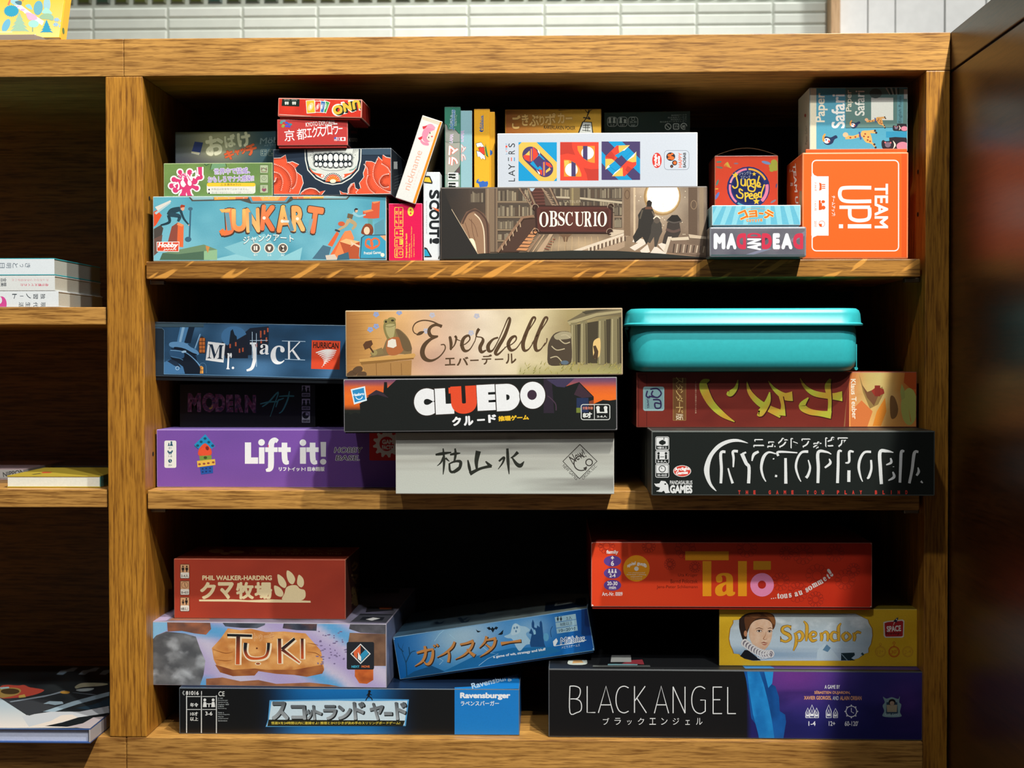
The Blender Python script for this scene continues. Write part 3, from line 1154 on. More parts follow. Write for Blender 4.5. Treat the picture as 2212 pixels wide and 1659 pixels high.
done('uno')

# dark blue ghost box in the back
b = game_box('ghost', 'game_box', 'dim blue-grey box with blurry white brush title, set back behind the olive-green box', [378, 288, 597, 278.5, 597, 352, 378, 352], .066, .062, .12, JT, {'': '26323a'}, CARD, group=GU)
a = b['art']().z(310, 180, 6.9125)


def gf(u, v):
    c = mix('3e4c4e', '3f6474', u)
    g = math.exp(-((u - .37) / .2) ** 2 - ((v - .35) / .5) ** 2)
    return mix(mix(c, '46405c', max(0, .8 - 1.6 * abs(u - .2) - 1 + v)), 'c6c29c', .85 * g)


a.F(460, 660, 2290, 1250, 36, 14, gf)
a.P([765, 870, 890, 885, 840, 1070, 710, 1050], '33427c')
a.P([715, 1015, 845, 1035, 830, 1070, 712, 1045], 'b9b6a0')
for t, x, y, sz, an in (('お', 1060, 930, 300, 5), ('ば', 1290, 860, 190, 10), ('け', 1500, 840, 220, 10)):
    a.T(t, x, y, sz * .9, sz, 'f0ecd0', an, .05, ol='a8a688', ob=.03)
for t, x, y, sz in (('キ', 1280, 1070, 150), ('ャ', 1400, 1030, 90), ('ッ', 1490, 1010, 90), ('チ', 1610, 990, 170)):
    a.T(t, x, y, sz, sz, 'ec6a40', 14, .06, ol='4e5a54', ob=.03)
a.T('Möbius', 1960, 845, 440, 90, '8fa6ae', 5, .01, .2)
a.T('メビウスゲームズ', 1950, 915, 300, 30, '8fa6ae', 5)
a.B(1750, 990, 1840, 1080, 8, '8c9c96', 14)
a.B(1865, 990, 1940, 1080, 8, '8c9c96', 14)
for x, y in ((1775, 1015), (1815, 1015), (1775, 1050), (1815, 1055), (1890, 1015), (1920, 1050)):
    a.R(x - 11, y - 11, x + 11, y + 11, '8c9c96')
done('ghost')

# pink box
b = game_box('pink', 'card_box', 'hot pink upright box with yellow icons in a column, beside the teal box', [839.4, 439.6, 911.5, 438.8, 913, 559.5, 839.8, 559.5], .006, .006, .09, S1, {'': 'd4164e', 'top': 'd81a52'}, CARD, 'card game', group=GU, edge='f0708c')
a = b['art']().z(830, 220, 4.608)
a.R(40, 1005, 385, 1565, 'd5164f')
yc = 'e8d84a'
for y0, y1 in ((1050, 1245), (1260, 1345), (1358, 1445), (1462, 1550)):
    a.B(104, y0, 186, y1, 5, yc, 10)
a.S([145, 1052, 145, 1243], 3, yc, 0)
a.S([106, 1148, 184, 1148], 3, yc, 0)
for t, x, y in (('DE', 124, 1103), ('FR', 165, 1103), ('JP', 124, 1195), ('EN', 165, 1195)):
    a.T(t, x, y, 34, 22, yc, 90, .02)
a.T('8+', 126, 1303, 30, 22, yc, 90, .02)
a.T('5-10', 124, 1405, 58, 20, yc, 90, .02)
a.T('20min', 124, 1506, 70, 20, yc, 90, .02)
for x, y in ((160, 1285), (160, 1315), (178, 1285), (178, 1315), (158, 1375), (158, 1395), (158, 1415), (172, 1375), (172, 1395), (172, 1415), (180, 1385), (180, 1405)):
    a.E(x, y, 7, 8, yc)
a.ring(165, 1506, 18, 4, yc)
a.S([165, 1506, 165, 1492], 3, yc, 0)
a.E(263, 1092, 30, 46, yc)
a.E(263, 1075, 9, 10, 'd5164f')
a.E(263, 1110, 9, 10, 'd5164f')
a.T('Designed by Jun Sasaki', 222, 1430, 240, 22, yc, 90, .02)
a.T('Oink Games Inc.', 250, 1480, 150, 17, yc, 90, .01)
a.T('with Kaisuke Nagashima Mayuko Tokyo Japan', 272, 1395, 310, 13, yc, 90)
a.T('oinkgames.com   oink@oinkgames.com', 296, 1430, 230, 13, yc, 90)
done('pink')

# white upright box with black downward lettering
b = game_box('scout', 'card_box', 'narrow white upright box with black sideways lettering between pink and dark brown boxes', [913.8, 371.9, 950.6, 371, 950.2, 559.5, 915.4, 559.5], .008, .008, .09, S1, {'': 'd2d8da', 'left': 'c02a4a'}, CARD, 'card game', group=GU)
a = b['art']().z(830, 220, 4.608)
a.R(380, 690, 560, 1565, 'd4dbdf')
a.P([392, 735, 455, 738, 482, 800, 478, 818, 392, 808], '24282a')
a.P([392, 750, 448, 752, 470, 803, 392, 794], 'e3bf3a')
a.P([397, 1445, 425, 1455, 475, 1540, 470, 1548, 400, 1548], '24282a')
a.P([400, 1465, 420, 1470, 456, 1535, 400, 1536], '2c9ac0')
a.P([540, 1545, 560, 1500, 560, 1565, 535, 1565], '3a3c30')
for t, y, h in (('S', 922, 92), ('C', 1025, 96), ('O', 1122, 100), ('U', 1225, 90), ('T', 1310, 78), ('!', 1385, 60)):
    a.T(t, 498 if t != '!' else 500, y, h, 104 if t != '!' else 98, '1d2226', -90, .045)
a.P([470, 1045, 520, 1062, 555, 1075, 545, 1095, 512, 1078], 'd8683a')
a.T('Stand a card to bounding your hands!', 421, 1150, 330, 15, '7d8286', -90)
done('scout')

# leaning white and orange box
b = game_box('nick', 'card_box', 'white box with orange spine leaning on the green upright box, pink-haired girl on it', [913.5, 248.2, 957, 263.5, 897.2, 441, 853.2, 427.2], .002, .002, .085, None,
             {'': 'd7d6d0', 'right': '3c2e12', 'bottom': 'a8404e'}, CARD, 'card game', group=GU, roll=-18.4)
a = b['art']().z(830, 220, 4.608)
a.P([380, 120, 590, 200, 320, 1020, 100, 960], 'd9dad6')
a.P([556, 188, 590, 200, 315, 1020, 283, 1005], 'e58a20')
a.P([392, 128, 560, 190, 545, 232, 375, 172], 'cfc7b2')
a.E(440, 320, 62, 88, 'e08aa2', -20)
a.P([445, 222, 480, 225, 508, 262, 470, 285, 440, 268, 410, 280, 400, 250], 'e496ac', 1)
a.P([360, 370, 395, 400, 440, 410, 440, 435, 390, 428, 362, 400], 'e08aa2', 1)
a.P([380, 245, 430, 235, 410, 262, 386, 275], 'c8323c')
a.P([335, 360, 380, 340, 375, 372, 350, 380], 'c8323c')
a.P([425, 280, 500, 280, 505, 340, 480, 392, 440, 385, 415, 340], 'f0d2c4', 1)
a.P([420, 262, 500, 275, 450, 305, 420, 360, 400, 330], 'e08aa2', 1)
a.E(455, 310, 5, 9, '2a2a30')
a.E(443, 355, 5, 9, '2a2a30')
a.E(475, 345, 10, 7, 'c84a4a')
a.T('nickname', 285, 680, 410, 64, 'd9a892', 71.5, -.012)
a.T('ニックネーム', 315, 770, 200, 18, 'd8b8a8', 71.5)
done('nick')

# tall upright boxes on the dark brown one
OB = None
# dark brown long box with library scene
b = game_box('obsc', 'game_box', 'long sepia box with a painted library and a dark plaque bearing white capitals', [951.5, 403.8, 1528, 402.4, 1528, 556.5, 951, 558], .004, .004, .27, S1,
             {'': '2b2723', 'top': '3a342e', 'right': '6a5a4a'}, CARD, group=GU, edge='6a6058', bev=.0014)
a = b['art']().z(930, 390, 3.626)


def obf(u, v):
    x, y = 78 + u * 2090, 45 + v * 560
    c = ramp([(0, '2c2a27'), (.06, '3a3430'), (.2, '5e4f43'), (.42, '5e4e42'), (.6, '6f5e4e'), (.72, '937a62'), (.85, '8d735c'), (1, '6e5d50')], u)
    g = math.exp(-((x - 1815) / 260) ** 2 - ((y - 150) / 230) ** 2)
    c = mix(c, 'e2d2b8', .55 * g)
    g2 = math.exp(-((x - 340) / 90) ** 2 - ((y - 480) / 100) ** 2)
    c = mix(c, 'f0d8b0', .7 * g2)
    g3 = math.exp(-((x - 1150) / 330) ** 2 - ((y - 500) / 70) ** 2)
    c = mix(c, 'd8bd96', .75 * g3)
    return mix(c, '40352c', .22 + .35 * fb(u * 9, v * 3, 2))


a.F(75, 40, 2172, 612, 80, 22, obf)


def books(x0, x1, y0, y1, n, cs=('4a4138', '6d6252', '857a66', '57493c', '93866e')):
    rr = random.Random(int(x0 * 7 + y0))
    x = x0
    while x < x1:
        wd = (x1 - x0) / n * rr.uniform(.6, 1.4)
        a.R(x, y0 + rr.uniform(0, .25) * (y1 - y0), min(x + wd * .85, x1), y1, rr.choice(cs))
        x += wd
    a.layer += 1


a.R(300, 60, 430, 180, '4a4038')
books(315, 425, 85, 170, 9)
for y0, y1 in ((60, 165), (180, 285), (300, 385), (400, 470)):
    a.R(525, y0, 810, y1, '50463c')
    books(530, 800, y0 + 12, y1 - 6, 16)
    a.R(520, y1 - 4, 815, y1 + 8, '8a7860')
a.R(430, 50, 525, 560, '7d6a56')
a.R(445, 50, 455, 560, '95826a')
a.R(500, 50, 512, 560, '5e4f42')
for y0, y1 in ((52, 130), (150, 240)):
    a.R(960, y0, 1090, y1, '4f463c')
    books(965, 1085, y0 + 8, y1 - 4, 9)
    a.R(1170, y0, 1500, y1 + 15, '4f463c')
    books(1175, 1495, y0 + 6, y1 + 8, 20)
a.P([955, 122, 1095, 128, 1095, 142, 955, 136], 'b2a58c')
a.P([1165, 130, 1500, 165, 1500, 182, 1165, 146], 'b2a58c')
a.R(1090, 48, 1170, 260, '75674f')
a.R(1105, 48, 1120, 260, '93845f')
for y0 in (195, 290):
    a.R(1440, y0, 1500, y0 + 80, '564b40')
    books(1442, 1498, y0 + 4, y0 + 76, 5)
# arch with lamp glow
a.P([240, 560, 235, 330, 280, 245, 350, 215, 420, 260, 462, 350, 468, 570, 400, 570, 370, 575], '6d5344', 0)
a.P([245, 540, 240, 340, 285, 265, 340, 245, 385, 290, 415, 360, 420, 570, 370, 575, 300, 470], '94745a', 0)
a.S([250, 340, 290, 262, 350, 232, 410, 275, 445, 350, 452, 570], 12, '4e3b32')
a.S([345, 262, 390, 310, 418, 400, 425, 570], 9, 'd9c8ac')
for f in ([270, 330, 300, 420, 310, 470], [320, 300, 330, 400, 350, 470], [300, 300, 345, 350, 370, 440]):
    a.S(f, 4, '6a4c3c')
a.P([300, 470, 330, 455, 350, 490, 365, 560, 372, 575], 'f3e2c0', 1)
# stairs up
a.P([770, 55, 880, 55, 900, 200, 800, 205], '5e3b33')
for k in range(6):
    a.S([782 + 4 * k, 75 + 24 * k, 885 + 3 * k, 72 + 24 * k], 6, '3c2620', 0)
for f in ([690, 50, 800, 215], [760, 50, 830, 215], [870, 50, 960, 200], [930, 50, 1000, 200]):
    a.S(f, 14, '8a735d', 0)
    a.S([f[0] + 12, f[1], f[2] + 12, f[3]], 6, '463530', 0)
for k in range(6):
    a.S([705 + 15 * k, 70 + 22 * k, 725 + 14 * k, 90 + 20 * k], 5, '54423a', 0)
    a.S([745 + 10 * k, 70 + 25 * k, 735 + 12 * k, 120 + 18 * k], 6, 'a08b72', 0)
    a.S([885 + 14 * k, 75 + 22 * k, 915 + 13 * k, 95 + 20 * k], 6, 'a08b72', 0)
a.P([775, 60, 820, 58, 800, 85, 785, 82], 'a8bac4')
# stairs down
a.P([530, 560, 700, 300, 840, 290, 820, 400, 690, 560], '4c382f')
a.S([525, 560, 720, 290, 810, 278], 20, '8a6c55', 0)
a.S([540, 562, 730, 305, 815, 295], 7, '38291f', 0)
for k in range(7):
    a.P([690 + 22 * k - 20, 545 - 26 * k, 770 + 14 * k - 20, 550 - 26 * k, 790 + 14 * k - 20, 530 - 26 * k, 710 + 20 * k - 20, 527 - 26 * k], 'c2885c')
for k in range(6):
    a.S([565 + 28 * k, 545 - 36 * k, 560 + 28 * k, 490 - 36 * k + 20], 8, 'b49a7c', 0)
a.S([760, 560, 860, 425], 18, '8f745c', 0)
a.S([800, 560, 890, 425], 8, 'b89c7c', 0)
a.P([830, 560, 930, 420, 960, 420, 880, 560], 'b0967a')
for k in range(5):
    a.S([890 + 16 * k, 530 - 18 * k, 930 + 12 * k, 540 - 20 * k], 5, '8a4a3a', 0)
# lamp and gallery
a.P([1000, 420, 1110, 420, 1080, 445, 1070, 480, 1045, 480, 1035, 445], '6d5440')
a.S([1058, 480, 1060, 560], 4, '7d6650', 0)
for k in range(8):
    a.S([960 + 50 * k, 440, 945 + 54 * k, 560], 4, 'b99d78', 0)
a.P([1110, 550, 1560, 395, 1565, 425, 1520, 450, 1520, 520, 1440, 555], 'a58e76')
a.P([1110, 550, 1560, 395, 1562, 412, 1180, 550], 'd2c3ae')
a.P([1400, 380, 1560, 392, 1420, 440, 1400, 430], 'c5b49c')
for k in range(10):
    x = 1240 + 30 * k
    a.S([x, 560 - (x - 1240) * .32, x, 520 - (x - 1240) * .32], 9, 'd8cab4', 0)
    a.S([x + 14, 560 - (x - 1240) * .32, x + 14, 522 - (x - 1240) * .32], 10, '5a4a3e', 0)
# tall posts and round window
for x0, x1, c in ((1515, 1565, '7a644e'), (1590, 1605, 'c7b294'), (2020, 2090, '5f4e40'), (2105, 2140, '8a7862')):
    a.R(x0, 48, x1, 430, c)
a.ring(1540, 110, 18, 5, '5a4738', ry=34)
a.ring(2062, 190, 22, 5, '8d775e', ry=34)
a.E(1815, 125, 145, 150, '9a7c52')
a.E(1818, 122, 134, 138, 'c6a878')
a.E(1820, 118, 126, 130, 'f2f1e6')
for k in range(40):
    rr = random.Random(k)
    a.E(rr.uniform(1600, 2010), rr.uniform(80, 440), 3.5, 3.5, 'f0e2c4', 0, 6)
a.layer += 1
# floor light and figures
for f in ([1560, 525, 1640, 480, 1680, 500, 1600, 550], [1640, 550, 1700, 500, 1720, 560, 1660, 575], [1720, 570, 1760, 510, 1850, 575], [1780, 500, 1860, 470, 1900, 530, 1840, 570], [1600, 440, 1700, 470, 1680, 500, 1580, 480]):
    a.P(f, 'd9cdbd')
a.P([1700, 175, 1715, 155, 1735, 170, 1730, 200, 1745, 235, 1765, 300, 1745, 350, 1730, 440, 1690, 500, 1660, 440, 1600, 490, 1585, 440, 1625, 370, 1630, 300, 1625, 270, 1655, 220, 1690, 205], '33302c', 0)
a.S([1660, 230, 1640, 300], 12, '5a5246')
a.S([1735, 240, 1760, 300, 1745, 330], 8, '74685a')
a.E(1712, 178, 18, 24, '2c2724')
a.P([1685, 205, 1735, 205, 1740, 225, 1680, 225], '6a4a3a')
a.P([1755, 310, 1790, 300, 1810, 340, 1815, 400, 1795, 440, 1770, 520, 1755, 520, 1750, 440, 1720, 490, 1700, 480, 1725, 410, 1730, 350], '45403a')
a.E(1772, 308, 26, 28, '5c5248')
a.S([1745, 300, 1772, 280, 1800, 300], 9, 'e0d4bc')
a.P([1855, 330, 1900, 310, 1950, 330, 1960, 400, 1935, 450, 1900, 470, 1850, 500, 1815, 490, 1830, 430, 1845, 400], '3f3833')
a.P([1850, 310, 1890, 270, 1935, 270, 1965, 310, 1930, 330, 1880, 325], '2c2824')
a.S([1850, 312, 1905, 330, 1968, 318], 10, '57504a')
a.S([1845, 380, 1900, 400, 1955, 385], 20, '5e4b44')
a.P([1860, 440, 1890, 440, 1850, 560, 1825, 560], 'cdbfab')
a.P([1885, 450, 2000, 440, 2010, 490, 2160, 520, 2160, 590, 1850, 560], '7a6656')
a.P([1870, 450, 2020, 440, 2025, 465, 1890, 470], 'cbbca4')
a.P([2020, 420, 2165, 440, 2165, 460, 2030, 450], 'c0ae96')
for k in range(10):
    a.S([1910 + 26 * k, 495 + 2 * k, 1900 + 26 * k, 565], 10, 'b5a48e' if k % 2 else '4a3d34', 0)
# black border and sloping corner
a.P([75, 40, 78, 612, 380, 612, 372, 575, 165, 225, 150, 190, 120, 120, 90, 45], '2c2a28')
a.S([165, 225, 300, 455, 372, 575], 4, 'c8b496', 0)
a.P([372, 575, 640, 565, 1110, 548, 1440, 550, 1800, 572, 2170, 606, 2170, 615, 78, 615], '2a2c28')
# plaque
a.P([820, 195, 1400, 198, 1430, 220, 1425, 395, 1395, 415, 850, 412, 825, 390, 815, 225], '3a2722')
a.P([840, 205, 1385, 208, 1415, 235, 1412, 380, 1380, 402, 865, 400, 840, 380, 832, 230], '57322b')
a.F(860, 225, 1395, 385, 10, 4, lambda u, v: mix('5c342c', '3f241f', abs(u - .5) * 1.2 + .3 * abs(v - .5)))
for x, y in ((820, 212), (1412, 205), (822, 402), (1405, 402)):
    a.ring(x, y, 18, 7, '38251f', a1=300)
    a.ring(x, y, 26, 4, 'a5917a', a1=200)
for t, x, y, wd, h in (('O', 888, 305, 72, 118), ('B', 962, 300, 64, 122), ('S', 1025, 300, 52, 108), ('C', 1085, 300, 58, 108), ('U', 1165, 302, 74, 112), ('R', 1233, 302, 62, 118), ('I', 1290, 302, 32, 110), ('O', 1345, 302, 72, 118)):
    a.T({'O': '𝐎', 'B': '𝐁', 'S': '𝐒', 'C': '𝐂', 'U': '𝐔', 'R': '𝐑', 'I': '𝐈'}[t], x, y, wd, h, 'efe9d8', 0, 0.0)
a.T("L'ATELIER", 1112, 165, 135, 22, 'a89a80', 0, .01, arc=-4)
done('obsc')
OT = BOX['obsc']['top']


def upright(key, quad, xb, yF, d, label, lidc, basec, topc, dz):
    """A two-piece box standing on its edge with the lid to the left and the lower half sticking out to the right; xb: its right edge."""
    b = game_box(key, 'game_box', label, quad, yF, yF, d, OT, {'': lidc, 'top': topc}, CARD, group=GU)
    W, dd, H = b['W'], b['d'], b['H']
    xr = (b['mw'].inverted() @ at_y(xb, 300, yF)).x
    m = MB()
    b['ext2'] = (W / 2 - .001, xr, -dd / 2 + .0013, dd / 2 - .0013, .0012, H - dz)
    m.cuboid(*b['ext2'], basec, .0006)
    b['m2'] = m
    return b


b = upright('rama', [960.2, 230.9, 995, 229.8, 995.5, 404, 960.2, 404], 1020, .028, .16, 'upright box with green edge and pale blue half, grey animal and red-outlined lettering', '2f6a58', {'': '7fa4ac', 'right': '6a3a20'}, '255c4c', .004)
a = b['art']().z(830, 220, 4.608)
a.R(598, 40, 765, 850, '2d705c')
a.R(598, 215, 765, 300, '3a7d66')
a.P([598, 205, 625, 235, 640, 275, 700, 270, 740, 310, 762, 330, 765, 400, 700, 400, 598, 390], '8d9189', 0)
a.P([598, 390, 680, 405, 765, 400, 765, 600, 740, 650, 680, 720, 598, 725], '9a9c92', 0)
a.S([598, 210, 625, 235, 640, 280, 700, 275, 745, 320], 5, '2a3230')
a.S([598, 390, 650, 410, 765, 402], 4, '4a504c')
a.S([598, 725, 680, 718, 735, 660], 4, '2a3230')
a.P([705, 700, 750, 640, 765, 630, 765, 720], '5a4a4c')
a.R(598, 725, 765, 850, '8a9a90')
a.T('Möbius', 680, 175, 190, 48, '2b6ca0', 88, .02, .15, ol='d2dcd8', ob=.03)
a.S([690, 70, 690, 285], 6, '2b6ca0', 0)
a.T('GAMES ゲーム', 715, 185, 110, 14, 'c8d2cc', 88)
a.T('LAMA', 668, 365, 90, 32, 'b39cc0', 85, .02, ol='e6e2e6', ob=.04)
for t, y, h in (('マ', 485, 100), ('ラ', 590, 90)):
    a.T(t, 688, y, h, 100, 'e0583c', 86, .09)
    a.T(t, 688, y, h * .95, 96, 'f0ece4', 86, .04)
for y0, y1 in ((705, 775), (795, 845)):
    a.R(635, y0, 738, y1, 'eceee8', 6)
    for x, y in ((650, y0 + 20), (650, y0 + 45), (685, y0 + 20), (685, y0 + 50)):
        a.E(x, y, 11, 11, '1e2422')
        a.R(x + 8, y - 10, x + 26, y + 10, '1e2422')
a.T('2-6人', 722, 742, 56, 16, '1e2422', 90)
done('rama')
a = Art(b['m2'], b['mw'], 'front', b['ext2']).z(830, 220, 4.608)
a.F(755, 70, 882, 850, 4, 8, lambda u, v: mix('86b0ba', '8db4bc', v))
a.T('LAMA', 775, 340, 110, 34, 'b39cc0', 85, .02, ol='d6d2e6', ob=.04)
for t, y, h in (('マ', 470, 95), ('ラ', 555, 80)):
    a.T(t, 785, y, h, 60, 'e0583c', 86, .09)
    a.T(t, 785, y, h * .95, 56, 'c4d4d6', 86, .04)
b['m2'].build('base', CARD, b['root'])

b = upright('rat', [1023.3, 235.2, 1058.2, 234.8, 1058.5, 404, 1024.5, 404], 1069, .030, .15, 'upright golden yellow box with small blue animal silhouette near its bottom', 'd79a1e', {'': 'cf961f', 'right': '8a5a14'}, 'c98f1c', .003)
a = b['art']().z(830, 220, 4.608)
a.F(885, 60, 1055, 850, 4, 8, lambda u, v: mix('d99f22', 'deac2c', v))
a.T('Möbius', 968, 215, 155, 36, '2b5f9a', 88, .02, .15)
a.S([985, 130, 985, 292], 5, '2b5f9a', 0)
a.P([955, 285, 990, 285, 975, 300, 955, 298], '1d3f80')
for f, c in (([915, 415, 965, 405, 1000, 455, 975, 465, 960, 440, 925, 450], 'eeece4'), ([940, 460, 990, 450, 1000, 520, 960, 525], 'd8402c'), ([920, 490, 955, 500, 1000, 540, 1005, 575, 975, 560, 970, 575, 950, 545, 930, 545], 'eeece4'), ([1010, 425, 1020, 480, 1035, 545, 1015, 530, 1005, 480], '2f7a48')):
    cx_ = sum(f[0::2]) / (len(f) // 2)
    cy_ = sum(f[1::2]) / (len(f) // 2)
    a.P([v + (v - (cx_ if i % 2 == 0 else cy_)) * .14 for i, v in enumerate(f)], '3a3424')
    a.P(f, c)
a.P([915, 805, 920, 780, 945, 762, 935, 790, 960, 795, 985, 785, 1000, 795, 1030, 790, 1035, 815, 1025, 845, 950, 850, 940, 815], '3464b4')
done('rat')
a = Art(b['m2'], b['mw'], 'front', b['ext2']).z(830, 220, 4.608)
a.R(1050, 95, 1120, 850, 'd39c24')
a.P([1052, 475, 1075, 490, 1078, 515, 1060, 535, 1052, 530], '2b5fa8')
b['m2'].build('base', CARD, b['root'])

# white box with three square patterns
b = game_box('layers', 'game_box', 'white box with three colourful geometric squares, lying on the sepia library box', [1074.5, 289, 1506.9, 284.8, 1506.9, 402.4, 1074.5, 403], .022, .022, .2, OT, {'': 'd0d6d8', 'top': 'd4dadc'}, CARD, group=GU, edge='eceeee')
a = b['art']().z(1060, 220, 4.706)
a.R(60, 300, 2110, 862, 'bcc4ce')
Y1, O1, R1, PU, BL_, WH, DR = 'e3b552', 'e08a35', 'd94330', '453a63', '1390c4', 'e9ecee', 'b8382c'
a.R(283, 411, 672, 805, BL_)
a.P([315, 411, 465, 411, 672, 615, 672, 770, 640, 805, 490, 805, 285, 600, 285, 440], Y1)
cap = []
for ang in range(45, 226, 15):
    t = rad(ang)
    cap += [405 + 84 * math.cos(t + rad(45 - 45)) * 1, 538 - 84 * math.sin(t)]
cap2 = []
for ang in range(225, 406, 15):
    t = rad(ang)
    cap2 += [552 + 84 * math.cos(t), 682 - 84 * math.sin(t)]
a.P(cap + cap2, PU)
a.P([330, 550, 400, 500, 400, 610, 375, 600, 345, 585], R1)
a.P([350, 540, 395, 495, 398, 545], Y1)
a.P([428, 458, 465, 490, 480, 530, 480, 555, 428, 605], R1)
a.P([398, 480, 428, 460, 428, 605, 398, 612], '5c3e80')
a.R(408, 478, 420, 605, O1)
a.P([495, 528, 555, 590, 500, 590, 470, 560], BL_)
a.P([400, 628, 470, 690, 530, 690, 510, 660, 430, 600], BL_)
a.P([430, 600, 490, 545, 555, 605, 478, 668], PU)
a.P([500, 535, 480, 510, 478, 480, 500, 520], WH)
a.P([465, 690, 500, 720, 500, 740, 490, 735], WH)
a.P([560, 610, 600, 625, 628, 665, 600, 665, 560, 640], R1)
a.P([560, 700, 600, 665, 610, 690, 560, 725], Y1)
a.P([495, 680, 525, 700, 525, 745, 510, 740, 490, 700], R1)
a.P([522, 620, 560, 595, 560, 750, 522, 755], '5c3e80')
a.R(535, 612, 548, 752, O1)
# square two
a.R(706, 409, 1097, 800, R1)
a.P([706, 412, 825, 412, 830, 470, 860, 540, 780, 525, 706, 540], DR)
a.P([1097, 680, 1097, 798, 985, 798, 975, 740, 945, 670, 1020, 685], DR)
a.P([880, 448, 1058, 448, 1058, 622, 1010, 615, 960, 590, 905, 530, 885, 490], O1)
a.E(985, 520, 64, 64, WH)
a.P([938, 448, 984, 448, 984, 600, 938, 570], PU)
a.P([745, 760, 745, 588, 800, 592, 860, 620, 900, 675, 922, 735, 922, 760], O1)
a.E(820, 690, 64, 66, WH)
a.P([820, 603, 864, 625, 864, 758, 820, 758], PU)
a.P([745, 600, 790, 595, 800, 625, 752, 660], Y1)
# square three
a.R(1127, 403, 1519, 794, PU)
a.P([1195, 403, 1345, 403, 1519, 580, 1519, 735, 1470, 690, 1340, 560, 1240, 450], BL_)
a.P([1127, 490, 1300, 660, 1440, 794, 1300, 794, 1190, 690, 1127, 620], BL_)
a.P([1335, 403, 1519, 403, 1519, 580], PU)
a.P([1127, 403, 1195, 403, 1300, 505, 1200, 580, 1127, 500], PU)
a.P([1280, 445, 1415, 440, 1165, 690, 1165, 555], R1)
a.P([1480, 505, 1480, 640, 1365, 755, 1232, 758], R1)
a.P([1300, 445, 1415, 440, 1345, 510, 1310, 525, 1300, 480], Y1)
a.P([1312, 525, 1345, 490, 1412, 442, 1340, 512], WH)
a.P([1480, 505, 1480, 610, 1440, 615, 1390, 600], Y1)
a.P([1480, 507, 1455, 555, 1385, 600, 1400, 585], WH)
a.P([1166, 580, 1230, 580, 1260, 600, 1190, 665, 1166, 690], Y1)
a.P([1168, 688, 1190, 650, 1258, 618, 1240, 640], WH)
a.P([1232, 756, 1290, 700, 1340, 665, 1345, 755], Y1)
a.P([1234, 756, 1260, 720, 1320, 672, 1310, 690], WH)
a.P([1345, 495, 1425, 510, 1330, 600, 1262, 545], BL_)
a.P([1200, 650, 1262, 600, 1330, 660, 1270, 700], BL_)
a.P([1262, 602, 1330, 542, 1385, 600, 1322, 662], PU)
a.P([1165, 555, 1225, 500, 1260, 545, 1255, 580], DR)
a.P([1390, 650, 1440, 680, 1400, 715, 1370, 690], DR)
# title and badges
for t, y, h in (('L', 792, 34), ('A', 725, 62), ('Y', 660, 58), ('R', 512, 40), ('S', 442, 40)):
    a.T(t, 213, y, h, 66, '23282c', 90, -.005)
for x, c in ((181, '4a5258'), (211, 'd8503a'), (241, '2a8ac0')):
    a.S([x, 565, x, 602], 9, c, 0)
for t, y, c in (('レ', 525, '2a8ac0'), ('イ', 502, 'd8503a'), ('ヤ', 478, '2a8ac0'), ('ー', 455, 'd8503a'), ('ズ', 432, '2a8ac0')):
    a.T(t, 160, y, 20, 20, c, 90)
a.E(1690, 595, 48, 78, 'c9352c')
a.T('Arclight', 1678, 595, 132, 36, 'f4f2f0', 90, .05)
a.T('Games', 1706, 600, 100, 30, 'f4f2f0', 90, .05)
a.B(1765, 495, 2015, 690, 3, '50586a', 34)
a.E(1830, 557, 45, 43, '23282c')
for x, y, r in ((1818, 545, 20), (1845, 530, 13), (1812, 575, 13), (1842, 572, 24)):
    a.E(x, y, r, r * .8, 'd8682c')
a.E(1870, 620, 26, 26, '23282c')
a.E(1872, 620, 17, 17, 'd8682c')
a.E(1840, 655, 16, 16, '23282c')
a.S([1840, 648, 1840, 665], 4, 'd8682c', 0)
a.T('HAPPY', 1927, 592, 150, 36, 'd8602c', 90, .015)
a.T('BAOBAB', 1970, 592, 152, 30, '23282c', 90, .03)
done('layers')
LT = BOX['layers']['top']

# brown-yellow small box on the white one
b = game_box('roach', 'card_box', 'flat brown-to-yellow box with tan hand-drawn lettering, on the white box', [1091, 235.3, 1299, 236, 1299, 289, 1091, 289], .045, .045, .09, LT, {'': 'b0802c'}, CARD, 'card game', group=GU)
a = b['art']().z(1060, 220, 4.706)
a.F(145, 70, 1128, 330, 20, 6, lambda u, v: mix(mix('8a4f1c', 'c99a30', u * 1.15), 'a85a20', .4 * max(0, v - u)))
for t, x, y, wd, h in (('ご', 260, 205, 90, 140), ('き', 350, 185, 70, 120), ('ぶ', 440, 190, 100, 120), ('り', 520, 190, 50, 100), ('ポ', 605, 175, 110, 120), ('カ', 715, 165, 70, 110), ('ー', 795, 168, 70, 22)):
    a.T(t, x, y, wd, h, 'd2a962', 2, .035, ol='4e3114', ob=.018)
a.T('KAKERLAKEN POKER', 700, 262, 320, 38, '2e2510', -2, .02)
a.S([690, 85, 790, 76, 910, 72, 915, 85], [8, 12, 10, 3], '241c12')
a.P([930, 200, 1028, 205, 1045, 330, 882, 330], '2a2a22')
a.P([940, 208, 1020, 212, 1034, 330, 895, 330], 'c9ccc4')
for f in ([965, 225, 965, 300], [990, 230, 985, 300], [940, 240, 1010, 235], [935, 262, 1012, 262], [930, 288, 1015, 296]):
    a.S(f, 6, '2a2a22', 0)
a.S([945, 200, 975, 160, 1000, 80], 10, '2a2218')
a.S([940, 160, 975, 165, 1010, 175, 990, 150], 12, '2a2218')
a.S([985, 140, 1010, 90, 1040, 75], 7, '2a2218')
a.S([960, 80, 985, 110, 1000, 75], 7, '2a2218')
done('roach')

